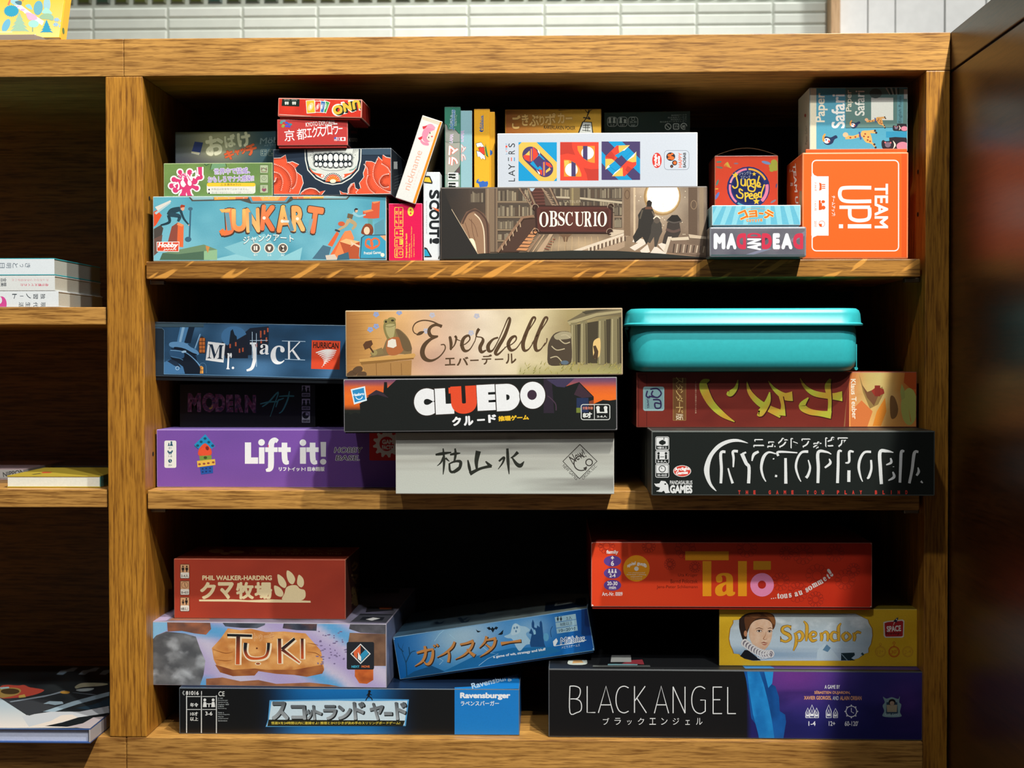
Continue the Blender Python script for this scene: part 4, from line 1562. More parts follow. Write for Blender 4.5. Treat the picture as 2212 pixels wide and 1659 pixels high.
# dark green-black box on the white one
b = game_box('dark', 'card_box', 'dim dark green box with pale line icons, set back on the white box', [1305, 243, 1491, 239, 1491, 285, 1304, 285], .072, .066, .09, LT, {'': '1d2a24'}, CARD, 'card game', group=GU)
a = b['art']().z(1060, 220, 4.706)
a.F(1140, 80, 2040, 320, 10, 4, lambda u, v: mix('2b3c34', '1c2822', u * .8 + .2 * v))
for x in (1187, 1292, 1400):
    a.B(x, 155, x + 95, 250, 5, 'a9b4ac', 26)
for x in (1212, 1255, 1322, 1365):
    h = 34 if x == 1365 else 50
    a.E(x, 222 - h, 13, 13, 'a9b4ac')
    a.P([x - 16, 216, x - 9, 230 - h, x + 9, 230 - h, x + 16, 216], 'a9b4ac')
for t, x, y in (('2-4', 1235, 235), ('14+', 1340, 235), ('20-30', 1447, 205), ('min', 1447, 235)):
    a.T(t, x, y, 70 if '-3' in t else 42, 22, 'a9b4ac', 2, .01)
a.ring(1447, 173, 16, 4, 'a9b4ac')
for y, x0 in ((135, 1835), (158, 1800), (178, 1830), (200, 1720)):
    a.T('株式会社アークライト ゲーム'[:8 + (x0 < 1800) * 5], (x0 + 1990) / 2, y, 1990 - x0, 16, '8d9890', 2)
a.ring(1803, 252, 30, 7, 'b4beb6')
a.S([1782, 232, 1824, 274], 6, 'b4beb6', 0)
a.B(1857, 224, 1912, 278, 8, 'b4beb6', 10)
a.T('プラ', 1885, 252, 36, 26, 'b4beb6', 0, .02)
a.ring(1963, 248, 30, 8, 'b4beb6', a1=300)
a.T('紙', 1963, 250, 34, 30, 'b4beb6', 0, .02)
done('dark')

# red cube with round emblem
b = game_box('jungle', 'game_box', 'red-orange box with round navy emblem and yellow lettering, behind the sky-blue box', [1542.8, 337.5, 1680, 334.5, 1681.5, 556, 1544.5, 556], .072, .072, .06, S1, {'': 'a83a26', 'top': '3a2a18'}, GLOSS, group=GU, edge='b88a6a')
a = b['art']().z(1510, 300, 5.926)
a.F(185, 200, 1020, 1600, 8, 8, lambda u, v: mix('c8452c', 'bb3a28', v))
for x, y, w_, c, an in ((255, 295, 70, '4a7a6a', 5), (475, 315, 60, '7a6a78', 0), (260, 365, 90, '6a6a5a', -10), (235, 560, 80, '4a7a70', 70), (225, 640, 50, 'c8a040', 0), (230, 730, 110, '5a70b0', 60), (950, 800, 80, '7a7a88', 30), (990, 600, 60, '5a4a70', 80), (860, 305, 120, '6a86b0', -15)):
    a.E(x, y, w_ * .5, w_ * .16, c, an)
for k in range(6):
    a.S([365, 300, 330 + 14 * k, 330 + 8 * k, 325 + 18 * k, 365 - 4 * abs(k - 3)], [14, 8, 4], 'c0a040')
for x, y, r in ((960, 300, 40), (935, 350, 40), (975, 375, 40), (930, 395, 30), (985, 330, 35)):
    a.E(x, y, r, r * .9, '97993c')
a.E(632, 625, 275, 270, '232f66')
a.ring(632, 625, 238, 24, 'd890a0', a0=120, a1=165)
a.ring(632, 625, 238, 24, 'dba43a', a0=25, a1=90)
a.ring(632, 625, 238, 26, 'd87a98', a0=95, a1=125)
a.ring(632, 625, 238, 26, 'd87a98', a0=170, a1=230)
a.ring(632, 625, 238, 24, '5a9aa8', a0=235, a1=265)
a.ring(632, 625, 240, 40, 'd87a98', a0=-45, a1=10)
a.E(632, 622, 205, 205, '1b2452')
GY = 'd9b83a'
for x, y, r in ((465, 465, 44), (705, 450, 28), (735, 800, 46)):
    f = []
    for k in range(10):
        t = rad(-90 + 36 * k)
        q = r if k % 2 == 0 else r * .45
        f += [x + q * math.cos(t), y + q * math.sin(t)]
    a.P(f, GY)
a.X(['ジャングル', 'スピード'], 590, 440, 160, 52, 48, 'a9b4c0', .0, 5)
J = [[480, 500, 495, 560, 490, 610, 455, 630, 430, 605], [540, 520, 540, 580, 570, 600, 590, 570, 590, 520], [590, 520, 595, 600], [620, 600, 618, 530, 650, 520, 660, 590], [700, 520, 665, 530, 668, 570, 700, 575, 715, 520, 720, 620, 700, 670, 640, 660, 630, 620, 660, 600, 700, 620], [770, 480, 740, 600], [735, 600, 780, 590, 770, 560, 745, 575, 750, 610, 790, 615],
     [555, 660, 520, 640, 520, 680, 560, 710, 550, 755, 500, 750, 480, 720], [590, 690, 595, 800], [590, 710, 620, 690, 630, 720, 600, 745], [640, 735, 680, 725, 670, 700, 645, 715, 650, 760, 690, 765], [700, 735, 740, 725, 730, 700, 705, 715, 710, 755, 750, 750], [790, 690, 765, 690, 760, 735, 790, 745], [835, 590, 800, 690, 795, 750]]
for f in J:
    a.caps(f, 18, GY)
done('jungle')
# its bowed top flap
m = MB()
H_, W_, dd = b['H'], b['W'], b['d']
N = 14
for k in range(N):
    x0, x1 = -W_ / 2 + .001 + (W_ - .002) * k / N, -W_ / 2 + .001 + (W_ - .002) * (k + 1) / N
    z = [H_ + .0002 + .0085 * math.sin(math.pi * (x + W_ / 2) / W_) for x in (x0, x1)]
    for y0, y1, zz in ((-dd / 2 + .001, dd / 2, 0),):
        m.face([(x0, y0, z[0]), (x1, y0, z[1]), (x1, y1, z[1]), (x0, y1, z[0])], '4a3622')
        m.face([(x0, y0, z[0] - .0007), (x0, y1, z[0] - .0007), (x1, y1, z[1] - .0007), (x1, y0, z[1] - .0007)], '2a1d12')
        m.face([(x0, y0, z[0] - .0007), (x1, y0, z[1] - .0007), (x1, y0, z[1]), (x0, y0, z[0])], '6a4c30')
m.build('top_flap', CARD, b['root'])

# grey box with white capitals
b = game_box('mad', 'card_box', 'grey box with bold white and red capitals jutting over the shelf edge', [1532.8, 490.7, 1742, 489, 1742, 551.5, 1532, 552.5], -.029, -.029, .1, S1, {'': '5a5a62', 'bottom': '1f5a52', 'left': '3a3a40'}, GLOSS, 'card game', group=GU, edge='8d9298', bev=.0018)
a = b['art']().z(1510, 300, 5.926)
a.F(125, 1115, 1380, 1500, 24, 8, lambda u, v: mix(mix('62626a', '4c4a58', v), '74747c', .4 + .5 * fb(u * 5, v * 2, 9)))
for f, c in (([600, 1480, 830, 1405, 930, 1410, 700, 1480], '7c7f94'), ([940, 1420, 1150, 1290, 1200, 1300, 1000, 1440], '716a74'), ([1150, 1300, 1370, 1170, 1370, 1230, 1200, 1320], '7d7a86'), ([780, 1300, 880, 1240, 900, 1260, 800, 1340], '3e3a46')):
    a.P(f, c)
for t, x, wd, c, mir in (('M', 262, 150, 'e6e9ea', 0), ('A', 415, 130, 'e6e9ea', 0), ('D', 540, 125, 'c4374e', 1), ('D', 868, 130, 'c4374e', 0), ('E', 990, 92, 'e6e9ea', 0), ('A', 1125, 145, 'e6e9ea', 0), ('D', 1268, 130, 'c4374e', 1)):
    a.T(t, x, 1310, -wd if mir else wd, 205, c, 0, .075)
a.T('AN', 705, 1350, 150, 180, 'e6e9ea', 90, .06)
a.T('D', 705, 1235, 62, 180, 'c4374e', 90, .05)
for x, y in ((390, 1495), (160, 1500), (1360, 1475), (150, 1135)):
    a.E(x, y, 9, 7, 'd4d4d0')
a.R(130, 1484, 1380, 1500, '2a5a58')
done('mad')
MT = BOX['mad']['top']
b = game_box('coyote', 'card_box', 'sky-blue box with curved orange lettering, on the grey capitals box', [1537.8, 442.6, 1730, 443.4, 1729.4, 486.6, 1537.8, 486.2], -.024, -.024, .09, MT, {'': '8fbcc8', 'top': 'e0e4e2', 'right': 'd8a060', 'tray': '6fa8b8'}, CARD, 'card game', group=GU, tray=.0016, edge='dce6e6')
a = b['art']().z(1510, 300, 5.926)
a.R(160, 842, 1312, 1112, '62b0c8')
for k in range(9):
    x = 180 + 135 * k
    if k != 4:
        a.P([x + (4 - k) * 14, 842, x + 75 + (4 - k) * 14, 842, x + 50 - (4 - k) * 14, 1112, x - 10 - (4 - k) * 14, 1112], '86c6d4')
for t, x, y, wd, h, an in (('コ', 565, 975, 110, 110, 24), ('ヨ', 690, 960, 110, 90, 6), ('ー', 795, 955, 60, 22, -6), ('テ', 890, 975, 125, 120, -28)):
    a.T(t, x, y, wd, h, 'e2701e', an, .045, ol='ecd9a0', ob=.04)
for t, x, y in (('C', 620, 1042), ('O', 655, 1047), ('Y', 690, 1047), ('O', 727, 1047), ('T', 762, 1045), ('E', 798, 1038)):
    a.T(t, x, y, 26, 34, 'e2701e', 0, .05, ol='ecd9a0', ob=.05)
a.T('SPARTACO ALBERTARELLI', 730, 892, 250, 16, 'd8a868', 0, .01, arc=14)
a.R(160, 838, 1312, 852, 'e6e8e6')
done('coyote')

# big orange box
b = game_box('team', 'game_box', 'big bright orange box with white sideways capitals in a rounded frame', [1732, 329, 1963.9, 328.6, 1960.9, 556.7, 1733.6, 556.7], .004, .004, .1, S1, {'': 'd9561e', 'left': 'c8481a', 'top': 'b8481c'}, CARD, group=GU, edge='f0a070', bev=.0016)
a = b['art']().z(1670, 170, 3.7706)
a.R(230, 590, 1112, 1462, 'e4601f')
a.R(1046, 590, 1112, 1462, 'd2521a')
WHT = 'dfe0de'
a.B(318, 665, 1022, 1402, 9, WHT, 34)
a.R(311, 795, 452, 1278, WHT)
a.R(305, 700, 316, 800, 'e4601f') if False else None
for y0, y1 in ((665, 800), (1275, 1402)):
    pass
a.P([320, 760, 322, 795, 360, 795, 335, 785], WHT)
a.P([316, 1278, 360, 1278, 330, 1290, 316, 1310], WHT)
a.T('TEAM', 882, 1037, 365, 112, WHT, -90, .03)
for f in ([800, 888, 600, 888, 550, 905, 548, 965, 600, 998, 800, 998],):
    a.S(f, 30, WHT)
a.S([540, 1047, 790, 1047], 28, WHT, 0)
a.S([785, 1050, 785, 1120, 760, 1148, 690, 1155, 640, 1140, 625, 1110, 625, 1050], 30, WHT)
a.S([608, 1202, 800, 1202], 34, WHT, 0)
a.R(536, 1186, 570, 1218, WHT)
a.T('チームアップ!', 492, 1035, 165, 30, WHT, -90, .02)
oc = 'd9561e'
a.T('7-99才', 345, 880, 76, 18, oc, -90)
a.T('1-4人用', 345, 1035, 76, 18, oc, -90)
a.T('20分', 345, 1183, 50, 22, oc, -90)
a.P([375, 845, 395, 855, 395, 905, 375, 912, 380, 880], oc)
for y in (862, 877, 892):
    a.S([397, y, 425, y], 7, oc, 0)
a.R(372, 990, 388, 1070, oc)
a.E(408, 1002, 15, 12, oc)
a.E(410, 1050, 16, 16, oc)
a.R(386, 1012, 398, 1068, oc)
a.ring(397, 1182, 24, 3, oc)
a.P([397, 1182, 372, 1182, 380, 1205, 397, 1206], oc)
l = b['art']('left').z(1670, 170, 3.7706)
l.R(60, 600, 240, 1465, 'c94e1a')
l.T('TEAM UP!', 185, 890, 400, 24, WHT, -86, .03)
l.X(['1-4', '20'], 150, 750, 30, 110, 26, WHT, .02, 0)
l.R(212, 915, 240, 1165, '9a7a54')
done('team')
m = MB()
m.cuboid(-b['W'] / 2 + .004, b['W'] / 2 - .001, -b['d'] / 2 + .0025, -b['d'] / 2 + .0045, b['H'] - .004, b['H'] + .0038, 'd9561e', .0006)
m.build('closing_flap', CARD, b['root'])

b = game_box('safari', 'game_box', 'teal box with animals and sideways white lettering, on the big orange box', [1752, 187, 1963, 190, 1959, 322.5, 1745, 321], .026, .026, .07, BOX['team']['top'] + .0038, {'': '4f7f88', 'left': 'bdb89e', 'top': '6a7a74'}, CARD, group=GU, edge='a8b4b0')
a = b['art']().z(1670, 170, 3.7706)
a.F(270, 60, 1110, 575, 14, 6, lambda u, v: mix('4a8ca0', '4d9bb4', v))
a.R(260, 50, 352, 580, 'cfcab0')
CR = 'd9d4be'
a.T('Paper', 395, 235, 240, 100, CR, 90, .025)
a.T('Safari', 530, 265, 280, 110, 'dfe0da', 90, .025)
def toucan(x, y, s):
    a.P([x, y - 20 * s, x + 25 * s, y - 30 * s, x + 60 * s, y - 22 * s, x + 100 * s, y - 40 * s, x + 115 * s, y - 20 * s, x + 90 * s, y - 5 * s, x + 75 * s, y + 25 * s, x + 40 * s, y + 40 * s, x + 5 * s, y + 25 * s], '1f2f50', 1)
    a.E(x + 28 * s, y + 5 * s, 26 * s, 22 * s, 'e4e2da')
    a.P([x - 5 * s, y + 10 * s, x - 8 * s, y - 25 * s, x + 6 * s, y - 50 * s, x + 18 * s, y - 48 * s, x + 8 * s, y - 20 * s, x + 10 * s, y + 8 * s], 'dd9440', 1)
    a.E(x + 22 * s, y - 2 * s, 7 * s, 7 * s, '2a50a0')
    a.E(x + 45 * s, y + 10 * s, 8 * s, 10 * s, 'c8403a')


toucan(410, 500, 1.0)


def giraffe(x, y, s):
    a.S([x, y, x + 60 * s, y + 2 * s, x + 120 * s, y - 15 * s, x + 160 * s, y - 20 * s], [36 * s, 24 * s, 28 * s, 40 * s], 'd9a35c')
    a.E(x, y - 18 * s, 22 * s, 20 * s, 'e0b088')
    a.P([x + 130 * s, y - 45 * s, x + 180 * s, y - 50 * s, x + 205 * s, y - 20 * s, x + 215 * s, y + 40 * s, x + 170 * s, y + 45 * s, x + 140 * s, y + 5 * s], 'd9a35c', 1)
    for f in ([175, -40, 250, -35], [165, -45, 240, -52], [200, 30, 245, 85], [185, 40, 235, 60]):
        a.S([x + f[0] * s, y + f[1] * s, x + f[2] * s, y + f[3] * s], 12 * s, 'd9a35c', 0)
        a.E(x + f[2] * s, y + f[3] * s, 9 * s, 9 * s, '3a2a24')
    for dx, dy in ((40, 5), (80, 0), (115, -8), (160, -25), (185, 0), (180, 25), (200, 35), (150, -5)):
        a.E(x + dx * s, y + dy * s, 8 * s, 7 * s, '8d3f2a')
    a.S([x + 112 * s, y - 42 * s, x + 125 * s, y + 20 * s], 14 * s, '3a4f90', 0)


giraffe(590, 475, 1.0)
a.R(920, 430, 1095, 480, '2c86a8')


def bear(x, y, s):
    a.P([x, y + 40 * s, x, y, x + 15 * s, y - 10 * s, x + 30 * s, y - 2 * s, x + 65 * s, y - 4 * s, x + 82 * s, y - 14 * s, x + 95 * s, y, x + 92 * s, y + 60 * s, x + 20 * s, y + 66 * s], '241f26', 1)
    a.P([x + 60 * s, y - 30 * s, x + 110 * s, y - 35 * s, x + 200 * s, y - 30 * s, x + 230 * s, y + 70 * s, x + 70 * s, y + 70 * s], '241f26')
    a.E(x + 50 * s, y + 28 * s, 24 * s, 22 * s, '6a6070')
    a.E(x + 28 * s, y + 10 * s, 7 * s, 7 * s, 'c86a70')
    a.E(x + 72 * s, y + 12 * s, 7 * s, 7 * s, 'c86a70')
    a.S([x + 92 * s, y - 5 * s, x + 108 * s, y + 30 * s, x + 92 * s, y + 62 * s], [2, 14 * s, 2], 'd8d4c0')
    a.E(x + 170 * s, y + 40 * s, 50 * s, 36 * s, 'c07a8c')


bear(885, 510, 1.0)
sm = MB()
a = Art(sm, b['mw'], 'front', b['ext']).z(1670, 170, 3.7706)
a.base = 25
a.P([590, 75, 1100, 82, 1090, 395, 590, 400], '587a74')
a.T('Paper', 622, 180, 175, 60, CR, 90, .02)
a.T('Safari', 705, 200, 205, 80, 'd9dcd2', 90, .02)
a.R(798, 155, 978, 338, 'd5dad0')
a.P([1010, 130, 1062, 132, 1058, 365, 1008, 362], '5a8c92')
a.T('English Rules', 1036, 250, 215, 30, '2b4650', 90, .0)
a.R(1065, 88, 1095, 165, 'b5bab4')
a.E(835, 120, 50, 40, '46524c')
for k in range(6):
    a.S([920 + 20 * k, 75, 950 + 14 * k, 130], 8, '2c3432' if k % 2 else 'b4b8ae', 0)

toucan(630, 375, .7)
giraffe(760, 345, .62)
bear(975, 385, .55)
sm.build('sticker', CARD, b['root'])
l = b['art']('left').z(1670, 170, 3.7706)
l.R(235, 60, 320, 580, 'bdb89e')
l.T('Paper Safari', 272, 460, 150, 22, '3c3a30', 90)
l.E(262, 300, 8, 14, 'a03a2a')
done('safari')
# ------------------------------------------------------------------ middle shelf
GM = 'board games on the middle shelf'
b = game_box('lift', 'game_box', 'long purple box with stacked toy bricks and white title, bottom of the left pile', [338.4, 922.9, 858, 923.6, 858, 1054.4, 338.4, 1052.4], .036, .032, .26, S2, {'': '6b4a96', 'top': '6f5a9c'}, MATTE, group=GM, edge='c0aad8', zt=.3262)
a = b['art']().z(310, 900, 3.95)
a.F(105, 80, 2200, 620, 24, 6, lambda u, v: mix('744ca2', '6a4898', .5 + .8 * fb(u * 4, v * 2, 4)))
a.R(178, 204, 280, 437, 'd8dcd8', 14)
dk = '23506a'
pawn(a, 216, 250, 26, dk)
pawn(a, 238, 250, 40, dk)
a.T('8+', 228, 268, 26, 16, dk)
a.S([208, 290, 215, 305, 228, 305, 240, 303, 246, 288], 12, dk)
a.S([218, 305, 222, 322], 9, dk, 0)
a.S([236, 305, 233, 322], 9, dk, 0)
a.T('1-8', 228, 338, 30, 16, dk)
a.E(227, 378, 16, 16, dk)
a.S([227, 366, 227, 380, 236, 386], 4, 'd8dcd8', 0)
a.T('30+', 228, 414, 34, 16, dk)
# stacked bricks
a.P([527, 150, 612, 252, 580, 275, 527, 225, 470, 272, 432, 240], '1c86b8')
a.P([470, 272, 432, 240, 436, 256, 468, 280], '14607f')
for x, y in ((462, 247), (492, 215), (525, 187), (557, 218), (590, 248)):
    a.E(x, y, 13, 11, '0f4a66')
a.P([470, 330, 475, 275, 525, 228, 575, 275, 580, 322, 540, 335], 'd24a2e', 1)
a.E(525, 300, 50, 36, 'd94f30')
a.E(544, 270, 14, 18, '7a241c', 20)
a.P([475, 335, 580, 330, 584, 395, 485, 400], '6f8c3e')
a.E(528, 350, 15, 12, '3a4a24')
a.E(500, 380, 8, 9, '4a5a2a')
a.E(562, 378, 8, 9, '4a5a2a')
a.P([456, 378, 610, 362, 614, 412, 462, 432], 'd8b04a')
for x, y in ((478, 406), (517, 402), (553, 397), (595, 390)):
    a.E(x, y, 12, 9, '8a4a3a')
a.P([480, 432, 592, 418, 594, 482, 492, 494], '1d4f9e')
for x in (505, 535, 568):
    for y in (445, 472):
        a.E(x, y - (x - 505) * .1, 8, 7, '122f66')
WH = 'e2e5e8'
a.R(865, 220, 918, 402, WH)
a.R(865, 348, 978, 402, WH)
a.R(985, 262, 1032, 402, WH)
a.E(1007, 220, 28, 28, WH)
a.S([1145, 212, 1120, 200, 1092, 225, 1088, 300, 1088, 400, 1080, 445, 1045, 460], [30, 44, 50, 50, 50, 44, 22], WH)
a.R(1038, 262, 1145, 302, WH)
a.R(1060, 240, 1068, 262, 'c83a6a')
a.S([1203, 222, 1203, 330, 1212, 385, 1240, 390], [48, 48, 46, 28], WH)
a.R(1150, 262, 1256, 302, WH)
a.R(1335, 262, 1386, 402, WH)
a.E(1360, 222, 28, 28, WH)
a.S([1443, 222, 1443, 330, 1452, 385, 1482, 388], [48, 48, 46, 28], WH)
a.R(1390, 262, 1495, 302, WH)
a.P([1510, 216, 1558, 216, 1556, 342, 1514, 342], WH)
a.E(1533, 385, 27, 25, WH)
a.T('リフトイット! 日本語版', 1350, 447, 390, 38, WH, 0, .045)
a.T('HOBBY', 1748, 285, 232, 44, '2e2448', 0, .0, .18, ol='dfe0e4', ob=.06)
a.T('BASE.', 1745, 352, 200, 42, '2e2448', 0, .0, .18, ol='dfe0e4', ob=.06)
a.R(1927, 110, 2220, 374, 'c3282a', 12)
f = []
for k in range(48):
    t = rad(7.5 * k)
    r = 118 if (k // 2) % 2 else 92
    f += [2075 + r * math.cos(t), 232 + r * math.sin(t)]
a.P(f, 'dcdad8')
a.E(2075, 232, 62, 62, 'c3282a')
a.T('GAME', 2095, 215, 118, 40, 'dcdad8', 0, .06)
a.T('FACTORY', 2105, 262, 140, 38, 'dcdad8', 0, .06)
done('lift')
LFT = BOX['lift']['top']

b = game_box('modern', 'game_box', 'dim black box with mottled capitals and green script, right above the purple box', [388.3, 829, 681, 829, 681, 918, 388, 915], .085, .085, .16, LFT, {'': '0d0f0e'}, CARD, group=GM, edge='2c302e', zt=.3745)
a = b['art']().z(310, 660, 4.916)
a.R(380, 780, 1840, 1290, '0e100f')


def mot(x, y):
    k = fb(x * .06, y * .06, 2)
    return mix(mix('2c2c44', '7a3048', .5 + k), 'b08a90', max(0, fb(x * .2, y * .2, 5)))


for t, x, y, wd, h in (('M', 540, 1030, 140, 200), ('O', 695, 1030, 145, 205), ('D', 815, 1035, 105, 190), ('E', 915, 1040, 75, 185), ('R', 1015, 1040, 90, 190), ('N', 1135, 1045, 120, 190)):
    V, F_ = glyphs(t, .07)[:2]
    for t_ in F_:
        q = [(x + V[i][0] * wd, y - V[i][1] * h) for i in t_]
        # split each triangle so the mottling shows
        work = [q]
        for _ in range(4):
            nw = []
            for A_ in work:
                L = [math.dist(A_[i], A_[(i + 1) % 3]) for i in range(3)]
                if max(L) < 22:
                    nw.append(A_)
                    continue
                i = L.index(max(L))
                M_ = ((A_[i][0] + A_[(i + 1) % 3][0]) / 2, (A_[i][1] + A_[(i + 1) % 3][1]) / 2)
                nw += [[A_[i], M_, A_[(i + 2) % 3]], [M_, A_[(i + 1) % 3], A_[(i + 2) % 3]]]
            work = nw
        for A_ in work:
            a.emit(A_, [mot(*p) for p in A_])
    a.layer += 1
a.P([690, 1090, 720, 1080, 735, 1050, 735, 1085, 710, 1105], 'b89a3a')
for f in ([1260, 1075, 1330, 1025, 1430, 920, 1390, 1050, 1345, 1180], [1240, 1045, 1330, 1025, 1420, 1020], [1405, 1080, 1430, 1010, 1450, 1000, 1490, 985], [1550, 910, 1530, 1000, 1480, 1110, 1440, 1145], [1440, 965, 1520, 960, 1600, 962]):
    a.S(f, [10, 16, 14, 10, 5][:max(2, len(f) // 2)], '3f8f7c')
for y in (850, 990, 1125):
    a.R(1682, y, 1768, y + 118, 'a9aeac')
    a.R(1688, y + 88, 1762, y + 112, '14181a')
    a.T('45-60分', 1725, y + 100, 64, 16, 'a9aeac')
pawn(a, 1705, 930, 76, '14181a')
pawn(a, 1748, 930, 60, '14181a')
pawn(a, 1705, 1072, 70, '14181a')
pawn(a, 1748, 1072, 70, '14181a')
a.E(1722, 1166, 36, 36, '14181a')
a.P([1722, 1166, 1722, 1134, 1745, 1142, 1754, 1166], 'a9aeac')
done('modern')
b = game_box('jack', 'game_box', 'slate-blue box with top-hatted figure and ransom-note lettering, top of the left pile', [332, 693.5, 752, 704, 752, 820.2, 332, 813], .042, .042, .155, None, {'': '1f3446', 'top': '2c4a60', 'tray': '10161c'}, CARD, group=GM, roll=-1.15, tray=.0045, trayc='10151a', edge='7a94a8')
a = b['art']().z(310, 660, 4.916)


def jf(u, v):
    x, y = 105 + u * 2060, 160 + v * 630
    c = mix('2a5378', '22425f', .5 + fb(u * 5, v * 3, 7))
    for gx, gy, s, k in ((960, 330, 170, .5), (1150, 640, 260, .55), (560, 250, 90, .3), (1990, 700, 160, .5)):
        c = mix(c, '5d8fbd', k * math.exp(-((x - gx) / s) ** 2 - ((y - gy) / s / .8) ** 2))
    c = mix(c, '131d2c', .75 * math.exp(-((x - 1150) / 230) ** 2 - ((y - 450) / 130) ** 2))
    c = mix(c, '18283a', .5 * math.exp(-((x - 1560) / 150) ** 2 - ((y - 480) / 150) ** 2))
    return c


a.F(100, 150, 2200, 800, 60, 18, jf)
tp = MB()
ta = Art(tp, b['mw'], 'front', b['ext']).z(310, 660, 4.916)
ta.base = 25
ta.R(100, 150, 640, 228, '3d5563')
tp.build('tape', GLOSS, b['root'])
a.P([820, 400, 900, 350, 920, 270, 945, 255, 965, 320, 1060, 300, 1130, 240, 1330, 220, 1330, 400, 1250, 520, 900, 540, 830, 520], '1a2434')
a.E(960, 330, 135, 110, '41719e')
a.P([905, 440, 915, 350, 925, 270, 948, 250, 968, 310, 990, 330, 1000, 440], '18222f')
a.P([860, 440, 1100, 300, 1110, 560, 870, 560], '1c2230')
rr = random.Random(5)
for x, y in ((1245, 290), (1285, 285), (1250, 380), (1305, 360), (1200, 420), (1020, 480), (1055, 470), (980, 410), (920, 430), (1245, 320), (1320, 260)):
    a.R(x - 8, y - 22, x + 8, y + 22, 'b0563a')
# lit windows
a.P([585, 350, 620, 325, 660, 350, 655, 510, 585, 510], '3a2a24')
for i in range(2):
    for j in range(4):
        a.R(593 + 32 * i, 345 + 40 * j, 620 + 32 * i, 378 + 40 * j, 'b86a34')
a.P([590, 690, 595, 650, 615, 640, 635, 655, 635, 722, 600, 722], 'd99a4a')
a.S([612, 645, 612, 720], 5, '3a2a24', 0)
a.S([595, 685, 635, 685], 5, '3a2a24', 0)
a.S([590, 640, 620, 610, 660, 630, 668, 720], 8, '3c5f80')
# man in the top hat
a.P([390, 228, 545, 225, 470, 420, 355, 385], '4a7fae')
a.P([480, 228, 545, 225, 500, 400, 430, 400], '16283c')
a.P([410, 228, 440, 228, 400, 390, 375, 385], '86b2d6')
a.P([275, 400, 330, 385, 440, 395, 500, 440, 560, 470, 590, 510, 560, 528, 480, 500, 420, 460, 290, 440], '5f93c2', 1)
a.P([330, 440, 430, 455, 520, 500, 570, 520, 540, 530, 460, 520, 340, 470], '101a28', 1)
a.P([295, 455, 420, 470, 560, 540, 580, 640, 380, 560, 300, 530], '16263a')
a.P([280, 480, 330, 470, 400, 490, 470, 520, 540, 590, 605, 660, 600, 725, 420, 725, 400, 640, 290, 560], '0f1a28')
a.P([275, 490, 300, 468, 400, 480, 430, 500, 420, 560, 300, 550], '2d567e', 1)
a.S([285, 475, 360, 480, 450, 500, 540, 570, 600, 640], 9, '6d9fca')
a.S([290, 540, 380, 560, 420, 580], 7, '4c7ca6')
a.P([218, 605, 270, 575, 350, 600, 420, 650, 440, 725, 218, 725], '3f6f9c')
a.P([250, 590, 300, 570, 360, 600, 400, 660, 330, 640], '1a2c42')
a.ring(360, 665, 18, 6, '9dbfdc')
a.S([550, 460, 570, 400, 605, 300], 16, '4c7ba4', 0)
a.S([545, 455, 600, 305], 6, '9cc4e4', 0)
a.E(430, 490, 26, 12, '9cc4e4', 10)
# left strip and frame line
a.P([100, 232, 200, 235, 222, 260, 218, 725, 220, 728, 2200, 780, 2200, 830, 100, 800], '1c2c3a')
a.S([112, 236, 195, 238, 220, 262, 217, 727], 4, '5d86a8', 0)
a.S([217, 727, 2150, 775], 4, '6d9ac0', 0)
# title
a.P([685, 383, 868, 404, 850, 606, 660, 580], 'e0e4e6')
a.T('𝐌', 765, 490, 165, 150, '1f3044', -4)
a.T('𝐫', 910, 590, 50, 175, 'e8ecf0', -3)
a.E(950, 662, 13, 13, 'e8ecf0')
a.S([1160, 400, 1180, 480, 1178, 580, 1150, 665, 1095, 690], [36, 40, 38, 34, 20], 'e8ecf0')
a.R(1130, 392, 1195, 412, 'e8ecf0')
a.T('𝐚', 1285, 465, 100, 110, 'e8ecf0', -3)
a.T('𝐜', 1425, 525, 150, 200, 'e8ecf0', -3)
a.S([1545, 378, 1545, 575], 20, 'e8ecf0', 0)
a.S([1660, 385, 1550, 500], 12, 'e8ecf0', 0)
a.S([1580, 470, 1655, 575], 22, 'e8ecf0', 0)
for f in ([1470, 376, 1720, 382], [1500, 570, 1715, 578], [1155, 280, 1155, 560], [1198, 295, 1200, 650], [1130, 372, 1320, 370]):
    a.S(f, 6, 'b4d0e8', 0)
# red square badge
a.P([1787, 368, 2090, 378, 2082, 680, 1780, 672], 'd84a2c')
a.T('HURRICAN', 1937, 423, 270, 66, '2a1c18', -2, .03)
for k in range(11):
    t = k / 10
    x, y, wd = 1940 + 35 * math.sin(3.2 * t) - 40 * t, 480 + 175 * t, 210 * (1 - t) ** 1.3 + 8
    a.S([x - wd / 2, y + 22 * (1 - t), x, y - 6, x + wd / 2, y - 2], [10 - 6 * t, 20 - 14 * t, 8 - 6 * t], 'f0ece8')
done('jack')
b['root'].location.z += 0

b = game_box('kares', 'game_box', 'pale grey box with black brush-written kanji and diamond emblem, under the sunset box', [854.5, 935, 1327, 934, 1326.5, 1068.3, 854.5, 1067], -.038, -.038, .22, S2, {'': 'a5a69e', 'top': 'a8a9a2'}, MATTE, group=GM, edge='c8c8c0', zt=.3268)
a = b['art']().z(730, 800, 3.511)


